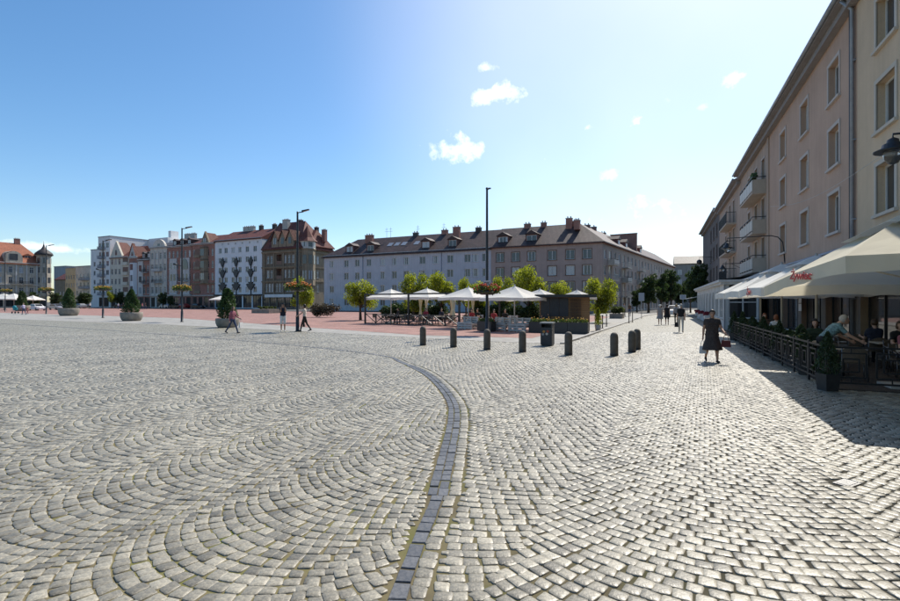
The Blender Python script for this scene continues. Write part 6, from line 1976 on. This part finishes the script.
def V3(*a): return np.array(a, float)
def capsule(mb, p0, p1, r0, r1, n=12):
    p0, p1 = Vector(p0), Vector(p1); d = p1 - p0; Ln = d.length
    d = d / Ln if Ln > 1e-6 else Vector((0, 0, 1)); pts = []; rad = []
    for a in (-80, -50, -20): pts.append(p0 + d * r0 * math.sin(R(a))); rad.append(r0 * math.cos(R(a)))
    pts += [p0.lerp(p1, .02), p0.lerp(p1, .98)]; rad += [r0, r1]
    for a in (20, 50, 80): pts.append(p1 + d * r1 * math.sin(R(a))); rad.append(r1 * math.cos(R(a)))
    mb.tube(pts, rad, n)
def ellipsoid(mb, c_, rx, ry, rz, n=14):
    prof = [(max(math.sin(math.pi * i / 10), .01), -math.cos(math.pi * i / 10)) for i in range(11)]
    mb2 = MB(); mb2.lathe(prof, (0, 0, 0), n); mb.add([(c_[0] + v[0] * rx, c_[1] + v[1] * ry, c_[2] + v[2] * rz) for v in mb2.v], mb2.f)
def frustum(mb, rings, n=20):
    """rings: (z, cx, cy, rx, ry) bottom to top"""
    V = []; F = []
    for z, cx, cy, rx, ry in rings:
        for k in range(n):
            a = 2 * math.pi * k / n; fl = 1 + .05 * math.sin(a * 5 + z * 3)
            V.append((cx + rx * fl * math.cos(a), cy + ry * fl * math.sin(a), z))
    for i in range(len(rings) - 1):
        for k in range(n): F.append((i * n + k, i * n + (k + 1) % n, (i + 1) * n + (k + 1) % n, (i + 1) * n + k))
    F += [tuple(range(n - 1, -1, -1)), tuple(range((len(rings) - 1) * n, len(rings) * n))]
    mb.add(V, F)

def person(label, loc, rz, height=1.7, legs=((0, 0), (0, 0)), arms=((5, 8, 15), (5, 8, 15)), lean=0, top='navy', bottom='jeans', shoes='black', skin=SKIN, hair='dark', sleeve=.55, legcover=1.0,
           dress=None, hat=None, sit=False, vox=.02, seat_z=.47, hairlen='short', face=False, headturn=0, group=None, build=1.0, curl=False, skin_legs=True):
    """faces local -y; legs: (hip flexion, knee flexion); arms: (flexion, abduction, elbow flexion), left then right in degrees"""
    k = height / 1.72
    prim = []      # (kind, tag, params)
    hip = V3(0, 0, .90); L = math.radians(lean)
    def tl(x, y, z):          # torso point, leaning forward about the hip
        z_, y_ = z - .90, y
        return V3(x, y_ * math.cos(L) - z_ * math.sin(L), .90 + z_ * math.cos(L) + y_ * math.sin(L))
    b = build
    def cap(tagn, p0, p1, r0, r1): prim.append(('c', tagn, np.array(p0, float), np.array(p1, float), r0, r1))
    # torso: stacked cross capsules give an oval section
    for z, hw_, r_ in ((.92, .085 * b, .105 * b), (1.0, .075 * b, .105 * b), (1.1, .07 * b, .10 * b), (1.2, .085 * b, .105 * b), (1.30, .105 * b, .105 * b), (1.38, .12 * b, .085)):
        cap('bottom' if z < .99 else 'top', tl(-hw_, 0, z), tl(hw_, 0, z), r_, r_)
    cap('top', tl(0, .0, .95), tl(0, .005, 1.36), .11 * b, .10 * b)
    cap('top', tl(-.14 * b, 0, 1.395), tl(.14 * b, 0, 1.395), .056, .056)
    for s_ in (-1, 1): cap('top', tl(s_ * .05, .005, 1.45), tl(s_ * .15 * b, 0, 1.395), .036, .045)
    cap('skin', tl(0, .01, 1.40), tl(0, -.005, 1.53), .058, .05)
    hc = tl(0, -.02, 1.615)
    prim.append(('e', 'skin', hc, .074, .092, .112))
    cap('skin', hc + V3(0, -.05, -.06), hc + V3(0, -.055, -.075), .045, .038)
    ht = math.radians(headturn)
    fdir = V3(math.sin(ht), -math.cos(ht), 0)
    cap('skin', hc + fdir * .088 + V3(0, 0, .005), hc + fdir * .105 + V3(0, 0, -.022), .012, .015)
    for s_ in (-1, 1): prim.append(('e', 'skin', hc + V3(s_ * .076, .008, -.005), .014, .022, .032))
    # arms
    hands = []
    for s_, (fl, ab, el) in zip((1, -1), arms):
        sh = tl(s_ * .163 * b, 0, 1.385)
        f, a_, e = math.radians(fl), math.radians(ab), math.radians(el)
        d1 = V3(s_ * math.sin(a_), -math.sin(f) * math.cos(a_), -math.cos(f) * math.cos(a_))
        d2 = V3(s_ * math.sin(a_) * .4, -math.sin(f + e), -math.cos(f + e)); d2 /= np.linalg.norm(d2)
        elb = sh + d1 * .29; wr = elb + d2 * .25
        mid = sh + d1 * .29 * min(sleeve / .55, 1) * .98
        if sleeve >= 1.0:
            cap('top', sh, elb, .056 * b, .045 * b); cap('top', elb, wr, .044 * b, .033)
        else:
            cap('top', sh, sh + d1 * .29 * sleeve, .06 * b, .054 * b); cap('skin', sh + d1 * .29 * sleeve * .8, elb, .045 * b, .04); cap('skin', elb, wr, .04, .027)
        # hand: palm, four fingers, thumb; relaxed curl towards the front
        fw = V3(0, -1, 0) if abs(d2[1]) < .8 else V3(0, 0, 1)
        side = np.cross(d2, fw); side /= np.linalg.norm(side) + 1e-9; fw = np.cross(side, d2)
        pe = wr + d2 * .085
        cap('skin', wr, pe, .027, .03); cap('skin', wr + fw * .012 + d2 * .03, pe + fw * .02, .02, .02); cap('skin', wr - fw * .012 + d2 * .03, pe - fw * .02, .02, .02)
        for j, ln in enumerate((.068, .078, .074, .06)):
            o_ = fw * (.03 - .02 * j); p1 = pe + o_ + d2 * ln * .5; p2 = p1 + (d2 * .75 - side * s_ * .0 + np.cross(fw, d2) * .5 * s_) * ln * .5
            cap('skin', pe + o_, p1, .0095, .009); cap('skin', p1, p2, .009, .0075)
        t0 = wr + d2 * .035 + fw * .025; cap('skin', t0, t0 + fw * .03 + d2 * .025, .012, .011); cap('skin', t0 + fw * .03 + d2 * .025, t0 + fw * .035 + d2 * .055, .011, .009)
        hands.append(pe + d2 * .04)
    # legs
    low = 9
    for s_, (a_, kn) in zip((1, -1), legs):
        hp = V3(s_ * .09 * b, 0, .90); a_, kn = math.radians(a_), math.radians(kn)
        d1 = V3(s_ * .02, -math.sin(a_), -math.cos(a_)); d2 = V3(0, -math.sin(a_ - kn), -math.cos(a_ - kn))
        kne = hp + d1 * .42; an = kne + d2 * .405
        foot_a = (a_ - kn) * .6
        ff = V3(s_ * .12, -math.cos(foot_a), math.sin(foot_a)) if not sit else V3(s_ * .1, -1, 0)
        if legcover >= 1:
            cap('bottom', hp, kne, .088 * b, .06 * b); cap('bottom', kne, an, .058 * b, .043)
        else:
            mid = hp + d1 * .42 * min(1, legcover * 2.0); cap('bottom', hp, mid, .095 * b, .08 * b); cap('skin', hp + d1 * .3, kne, .066 * b, .05 * b)
            c_m = kne + d2 * .12; cap('skin', kne, c_m, .05 * b, .052 * b); cap('skin', c_m, an, .052 * b, .033)
        heel = an + V3(0, .035, -.045); toe = an + ff * .16 + V3(0, 0, -.055)
        cap('shoes', heel, an + ff * .06 + V3(0, 0, -.045), .036, .036); cap('shoes', an + ff * .05 + V3(0, 0, -.045), toe, .038, .028); cap('shoes', an, heel, .036, .034)
        low = min(low, heel[2] - .036, toe[2] - .03)
    if dress:
        hem = dress
        rings = [(hem, 0, .0, .285 * b, .23 * b), (hem + .2, 0, 0, .235 * b, .19 * b), (.8, 0, 0, .185 * b, .15 * b), (1.0, 0, 0, .155 * b, .125 * b), (1.1, 0, 0, .13 * b, .11 * b)]
        prim.append(('f', 'dress', rings))
    mbb = MB()
    for p in prim:
        if p[0] == 'c': capsule(mbb, p[2], p[3], p[4], p[5])
        elif p[0] == 'e': ellipsoid(mbb, p[2], p[3], p[4], p[5])
        else: frustum(mbb, p[2])
    tmp = mbb.build('tmp', SKIN)
    md = tmp.modifiers.new('r', 'REMESH'); md.mode = 'VOXEL'; md.voxel_size = vox
    ms = tmp.modifiers.new('s', 'SMOOTH'); ms.factor = .5; ms.iterations = 2
    bpy.context.view_layer.update()
    me = bpy.data.meshes.new_from_object(tmp.evaluated_get(bpy.context.evaluated_depsgraph_get()))
    bpy.data.objects.remove(tmp)
    # colour by the nearest body part
    nf_ = len(me.polygons); cen = np.empty(nf_ * 3, np.float32); me.polygons.foreach_get('center', cen); cen = cen.reshape(-1, 3)
    best = np.full(nf_, 9.); tg = np.zeros(nf_, np.int32)
    names = ['skin', 'top', 'bottom', 'shoes', 'dress']
    for p in prim:
        if p[0] == 'c':
            ab_ = p[3] - p[2]; t_ = np.clip(((cen - p[2]) @ ab_) / (ab_ @ ab_ + 1e-9), 0, 1)
            d = np.linalg.norm(cen - p[2] - t_[:, None] * ab_, axis=1) - (p[4] + (p[5] - p[4]) * t_)
        elif p[0] == 'e':
            q = (cen - p[2]) / np.array(p[3:6]); d = (np.linalg.norm(q, axis=1) - 1) * min(p[3:6])
        else:
            zs_ = [r_[0] for r_ in p[2]]; rx = np.interp(cen[:, 2], zs_, [r_[3] for r_ in p[2]]); ry = np.interp(cen[:, 2], zs_, [r_[4] for r_ in p[2]])
            d = (np.hypot(cen[:, 0] / rx, cen[:, 1] / ry) - 1) * .15 - .01
            d = np.where((cen[:, 2] < zs_[0] - .015) | (cen[:, 2] > zs_[-1] + .02), 9, d)
        up = d < best - (.004 if p[1] != 'dress' else -.02); best[up] = d[up]; tg[up] = names.index(p[1])
    me.materials.clear()
    for m in (skin, C_[top], C_[bottom], C_[shoes], C_[dress_c] if (dress_c := (top if dress else 'black')) else None): me.materials.append(m)
    me.polygons.foreach_set('material_index', tg); me.polygons.foreach_set('use_smooth', np.ones(nf_, bool))
    me.update()
    root = empty('person', loc, rz, label, 'person', group)
    z_off = -low * k if not sit else (seat_z - (.90 - .1) * k)
    bo = link('body', me, root, (0, 0, z_off)); bo.scale = (k, k, k)
    # hair
    mbh = MB(); h = hc
    ellipsoid(mbh, h + V3(0, .016, .026), .09, .1, .112)
    if hairlen == 'long':
        ellipsoid(mbh, h + V3(0, .05, -.06), .09, .06, .14)
        for s_ in (-1, 1): ellipsoid(mbh, h + V3(s_ * .07, .02, -.07), .034, .05, .12)
    elif hairlen == 'bob':
        for s_ in (-1, 1): ellipsoid(mbh, h + V3(s_ * .066, .02, -.03), .03, .055, .075)
        ellipsoid(mbh, h + V3(0, .06, -.02), .075, .05, .085)
    elif hairlen == 'bun': ellipsoid(mbh, h + V3(0, .1, .06), .05, .05, .05)
    if curl:
        for _ in range(46):
            d = rng.normal(0, 1, 3); d /= np.linalg.norm(d); d[1] = abs(d[1]) - .25
            ellipsoid(mbh, h + V3(0, .03, -.01) + d * np.array([.105, .095, .125]), .033, .033, .033, 6)
    # keep the face free
    cut = MB(); V_ = []
    for v in mbh.v:
        v = np.array(v); q = v - h
        if q[1] < -.05 and q[2] < .045: v = v + V3(0, .07, .02)
        V_.append(tuple(v))
    mbh.v = V_; mbh.sm = [True] * len(mbh.f)
    ho = mbh.build('hair', HAIR[hair], root, (0, 0, z_off)); ho.scale = (k, k, k)
    if hat:
        mb = MB(); mb.lathe([(.17, .035), (.165, .045), (.098, .05), (.09, .1), (.06, .125), (.01, .13)], tuple(h + V3(0, .01, .01)), 18); hh_ = mb.build('hat', C_[hat], root, (0, 0, z_off)); hh_.scale = (k, k, k)
    if face:
        for s_ in (-1, 1):
            mb = MB(); mb.sphere(tuple(h + V3(s_ * .03, -.082, .012)), .011, 8); e_ = mb.build('eye', EYE, root, (0, 0, z_off)); e_.scale = (k, k, k)
        mb = MB(); ellipsoid(mb, h + V3(0, -.094, -.052), .024, .008, .008, 8); e_ = mb.build('mouth', LIP, root, (0, 0, z_off)); e_.scale = (k, k, k)
    return root, [(h_ * k + V3(0, 0, z_off)) for h_ in hands], z_off

def bag(parent_loc, rz, hand, size, m, label, name='handbag'):
    """a bag hanging from a hand"""
    c_, s_ = math.cos(rz), math.sin(rz)
    w = Vector(parent_loc) + Vector((hand[0] * c_ - hand[1] * s_, hand[0] * s_ + hand[1] * c_, hand[2]))
    r = empty(name, w - Vector((0, 0, size[2] + .18)), rz, label, 'bag')
    mb = MB(); a, b_, h_ = size
    mb.add([(-a / 2, -b_ / 2, 0), (a / 2, -b_ / 2, 0), (a / 2, b_ / 2, 0), (-a / 2, b_ / 2, 0), (-a * .44, -b_ * .2, h_), (a * .44, -b_ * .2, h_), (a * .44, b_ * .2, h_), (-a * .44, b_ * .2, h_)], [(0, 3, 2, 1), (4, 5, 6, 7), (0, 1, 5, 4), (1, 2, 6, 5), (2, 3, 7, 6), (3, 0, 4, 7)])
    mb.build('pouch', m, r)
    mb = MB(); mb.tube([(-a * .3, 0, h_ - .01), (-a * .2, 0, h_ + .14), (0, 0, h_ + .18), (a * .2, 0, h_ + .14), (a * .3, 0, h_ - .01)], .009, 6); mb.build('strap', m, r)

def face_to(v):       # rotation so that local -y points along v
    return math.atan2(v[0], -v[1])

# the woman walking towards the camera
p = gpt(712, 362); rz_ = face_to((-.25, -1))
_, hd, zo = person('woman in a dark patterned dress walking on the sunlit cobbles', p, rz_, 1.66, ((18, 8), (-14, 22)), ((14, 16, 50), (-10, 12, 12)), 2, 'dress', 'dress', 'black', SKIN2, 'dark', .4, .45, dress=.42, vox=.0095, hairlen='short', face=True, build=1.12)
bag(p, rz_, hd[1], (.2, .1, .24), C_['white'], 'small white bag in the hand of the woman in the dark dress', 'carrier_bag')
bag(p, rz_, hd[0], (.26, .12, .2), mat('oxblood_leather', (.10, .018, .018), .5), 'dark red handbag on the arm of the woman in the dark dress')
# two people at the lamp, one passer-by
p = gpt(283, 331.6); person('person in navy T-shirt and white shorts raising both hands by the lamp', p, face_to((.35, -1)), 1.78, ((2, 0), (-2, 0)), ((58, -6, 84), (58, -6, 84)), 0, 'navy', 'white', 'white', SKIN2, 'dark', .5, .45, vox=.012, face=True)
p = gpt(304.6, 331.4); r_z = face_to((-1, -.15))
_, hd, zo = person('person in pale top and black trousers walking up to the lamp', p, r_z, 1.76, ((20, 6), (-18, 16)), ((38, 6, 20), (-5, 8, 20)), 0, 'cream', 'black', 'black', SKIN, 'dark', .4, 1.0, vox=.012, hairlen='bob')
bag(p, r_z, hd[1], (.3, .14, .26), C_['black'], 'black bag carried by the person in the pale top')
p = gpt(232.5, 333.4); r_z = face_to((1, -.3))
_, hd, zo = person('woman in pink top and blue jeans striding past the planter', p, r_z, 1.66, ((26, 8), (-22, 18)), ((20, 8, 40), (-15, 8, 20)), 3, 'pink', 'jeans', 'black', SKIN, 'brown', 1.0, 1.0, vox=.012, hairlen='long', face=True)
bag(p, r_z, hd[0], (.3, .12, .32), C_['white'], 'white carrier bag held by the woman in pink', 'carrier_bag')
# walkers in the street, seen from behind
away = (.43, .9)
p = gpt(660, 325); person('woman in grey dress and white hat walking away up the street', p, face_to(away), 1.66, ((12, 4), (-10, 8)), ((8, 8, 20), (-6, 8, 15)), 0, 'grey', 'grey', 'brown', SKIN, 'white', .4, .45, dress=.52, hat='white', vox=.018)
p = gpt(667, 324.8); person('woman in short black dress walking beside the white hat', p, face_to(away), 1.68, ((14, 4), (-12, 10)), ((10, 8, 20), (-8, 8, 15)), 0, 'black', 'black', 'brown', SKIN, 'dark', .4, .45, dress=.62, vox=.018, hairlen='bob')
p = gpt(681, 332.5); r_z = face_to(away); _, hd, zo = person('man in dark shirt and light trousers walking away by himself', p, r_z, 1.76, ((14, 4), (-14, 10)), ((12, 8, 20), (-10, 8, 15)), 0, 'black', 'stone', 'brown', SKIN, 'grey', .5, 1.0, vox=.018)
bag(p, r_z, hd[0], (.3, .14, .3), C_['black'], 'black bag in the hand of the man in light trousers')
p = gpt(676.3, 324.5); person('person in dark clothes partly hidden beside the light trousered man', p, face_to(away), 1.7, ((10, 4), (-10, 8)), ((8, 8, 20), (-6, 8, 15)), 0, 'grey', 'black', 'black', SKIN, 'blond', .5, 1.0, vox=.022, hairlen='bob')
p = gpt(629.5, 316.4); person('person in dark top standing on the pavement by the shrubs', p, face_to((-.5, -1)), 1.7, ((3, 0), (-3, 0)), top='brown', bottom='jeans', vox=.025)
p = gpt(624, 317); person('person in grey standing before the corner block pilasters', p, face_to((.5, -1)), 1.7, ((6, 0), (-6, 4)), top='grey', bottom='black', vox=.025)
# couple at the far left with a pram
p = gpt(23.8, 314.8); r_z = face_to((-.9, .2)); person('person in lavender shirt and jeans pushing a teal pram', p, r_z, 1.72, ((16, 6), (-14, 12)), ((35, 6, 20), (35, 6, 20)), 6, 'lavender', 'jeans', 'black', SKIN, 'blond', 1.0, 1.0, vox=.02)
p2 = gpt(15.3, 313.6)
r = empty('pram', p2, r_z, 'teal pram pushed by the person in lavender shirt', 'pram')
m_tealp = mat('pram_teal', (.02, .22, .26), .7, .15, 6)
mb = MB()
frustum(mb, [(.55, 0, 0, .2, .34), (.8, 0, 0, .25, .42), (.95, 0, 0, .26, .43)]); mb.build('carrycot', m_tealp, r)
mb = MB(); ellipsoid(mb, (0, -.16, 1.0), .27, .3, .34); mb.build('hood', m_tealp, r)
mb = MB(); mb.tube([(-.2, .3, .2), (-.2, -.35, .6)], .015, 6); mb.tube([(.2, .3, .2), (.2, -.35, .6)], .015, 6); mb.tube([(-.2, -.35, .2), (-.2, .6, 1.0), (.2, .6, 1.0), (.2, -.35, .2)], .015, 6); mb.build('chassis', m_dark, r)
for sx in (-.25, .25):
    for sy in (-.35, .3):
        mb = MB(); mb.lathe([(.05, -.02), (.17, -.018), (.18, 0), (.17, .018), (.05, .02)], (0, 0, 0), 14); mb.build('wheel', m_dark, r, (sx, sy, .18), (0, R(90), 0))
p = gpt(27.6, 313.9); person('small child in pink beside the person in lavender', p, face_to((-.6, -.6)), 1.05, ((10, 4), (-8, 6)), top='red', bottom='pink', hair='blond', vox=.025, build=1.15)
# group far across the square
for i, (px_, py_, t_, b_, lb) in enumerate([(118.3, 309.4, 'white', 'jeans', 'person in white top across the square before the cream gabled house'), (123.2, 309.6, 'black', 'black', 'person in black across the square near the pointed conifer'), (138.5, 309.5, 'brown', 'black', 'person in brown top right of the pointed conifer planter'), (142.2, 309.4, 'pink', 'jeans', 'person in pink top across the square before the mansard house'), (145.5, 309.3, 'black', 'jeans', 'person in black top and jeans across the square'), (90, 309.2, 'white', 'black', 'person in white walking before the modern flats')]):
    person(lb, gpt(px_, py_), random.random() * 6, 1.7, ((12, 4), (-12, 8)), top=t_, bottom=b_, vox=.035, group='people far across the square')

# ---- cafe guests
def seated(Y, n_, to, label, chair=True, **kw):
    p = street_pt(Y, n_); rz = face_to(to)
    r, hd, zo = person(label, p, rz, kw.pop('height', 1.68), ((88, 88), (84, 80)), kw.pop('arms', ((30, 8, 70), (26, 8, 62))), kw.pop('lean', 4), sit=True, seat_z=.475, **kw)
    if chair:
        ch = copy_tree(cproto); ch.location = p + Vector((math.sin(-rz), math.cos(rz), 0)) * .06; ch.rotation_euler = (0, 0, rz); tag(ch, 'wicker cafe chair with tube legs and a guest sitting in it', 'chair', 'occupied cafe chairs')
    return r
toward = (-SD.x, -SD.y)
seated(15.15, 4.3, toward, 'woman with dark curly hair in dark green facing the cafe fence', top='green', bottom='black', hair='dark', hairlen='long', curl=True, vox=.012, face=True, sleeve=.6)
seated(20.3, 4.35, (SD.x, SD.y), 'guest with ginger hair in pale shirt seated with back to the fence end', top='white', bottom='jeans', hair='ginger', hairlen='bob', vox=.016)
seated(22.9, 4.4, toward, 'guest with red brown hair in dark clothes beside the pavilion end', top='brown', bottom='black', hair='ginger', hairlen='long', vox=.016)
seated(14.9, 5.9, (SD.x, SD.y), 'guest in dark blue top seated deep under the lettered parasol', top='navy', bottom='black', hair='brown', vox=.016)
seated(13.5, 5.95, toward, 'guest with brown hair in black seated by the cafe window', top='black', bottom='jeans', hair='brown', hairlen='bob', vox=.016)
seated(12.35, 5.6, toward, 'guest in dusty pink top leaning over the table', top='pink', bottom='black', hair='blond', hairlen='bob', vox=.014, lean=16)
seated(10.3, 5.25, toward, 'guest in cream cardigan seated at the terrace end', top='cream', bottom='black', hair='brown', hairlen='long', vox=.014, lean=10, sleeve=1.0)
p = street_pt(12.95, 3.85); person('person in teal patterned shirt bending over a cafe table', p, face_to((.9, -.3)), 1.74, ((6, 0), (2, 0)), ((30, 8, 30), (40, 8, 20)), 42, 'teal', 'black', 'black', SKIN, 'grey', .6, 1.0, vox=.012)
# terrace on the square
for i, (px_, Y, t_, h_, lb) in enumerate([(426, 41.5, 'red', 'dark', 'guest in red under the middle pergola parasol'), (471.5, 37, 'red', 'brown', 'guest in red seated between pergola and sign lamp'), (478, 38, 'black', 'dark', 'guest in black seated behind the lamp side benches'), (493.5, 34.5, 'red', 'dark', 'guest in red seated just past the sign lamp'), (505, 35, 'black', 'brown', 'guest in black under the parasol nearest the kiosk'), (399, 43.5, 'black', 'dark', 'guest in black under the far pergola parasol'), (441, 41, 'navy', 'dark', 'guest in navy near the pergola drapes')]):
    p = col_at(px_, Y); rz = random.uniform(-1, 1)
    person(lb, p, rz, 1.7, ((88, 88), (84, 80)), ((30, 8, 70), (26, 8, 62)), 6, sit=True, top=t_, bottom='black', hair=h_, vox=.028, group='guests on the square terrace')
    ch = copy_tree(cproto); ch.location = p; ch.rotation_euler = (0, 0, rz); tag(ch, 'chair with a guest under the white terrace parasols', 'chair', 'occupied terrace chairs')
    t2 = copy_tree(tproto); t2.location = p + Vector((math.sin(rz), -math.cos(rz), 0)) * .75; t2.rotation_euler = (0, 0, rz); tag(t2, 'square table before a guest under the white terrace parasols', 'table', 'terrace tables')
p = gpt(546, 331.0); person('person in black standing at the kiosk counter', p + Vector((0, .35, 0)), face_to((-.2, -1)), 1.68, ((3, 0), (-3, 0)), ((20, 8, 60), (10, 8, 30)), 0, 'black', 'black', 'black', SKIN, 'dark', .5, 1.0, vox=.02)
# more black chairs and tables inside the pergola
for i in range(9):
    x = .9 + (PL - 1.8) * (i % 5) / 4; y = 1.2 + 2.2 * (i // 5)
    g = A_ + Vector((math.cos(PA) * x - math.sin(PA) * y, math.sin(PA) * x + math.cos(PA) * y, 0))
    t2 = copy_tree(tproto); t2.location = g; t2.rotation_euler = (0, 0, PA); tag(t2, 'square table standing inside the black pergola', 'table', 'pergola tables')
    for du in (-.7, .7):
        ch = copy_tree(cproto); ch.location = g + Vector((math.cos(PA), math.sin(PA), 0)) * du; ch.rotation_euler = (0, 0, PA + R(-90 if du < 0 else 90) + R(180)); tag(ch, 'chair at a table inside the black pergola', 'chair', 'pergola chairs')
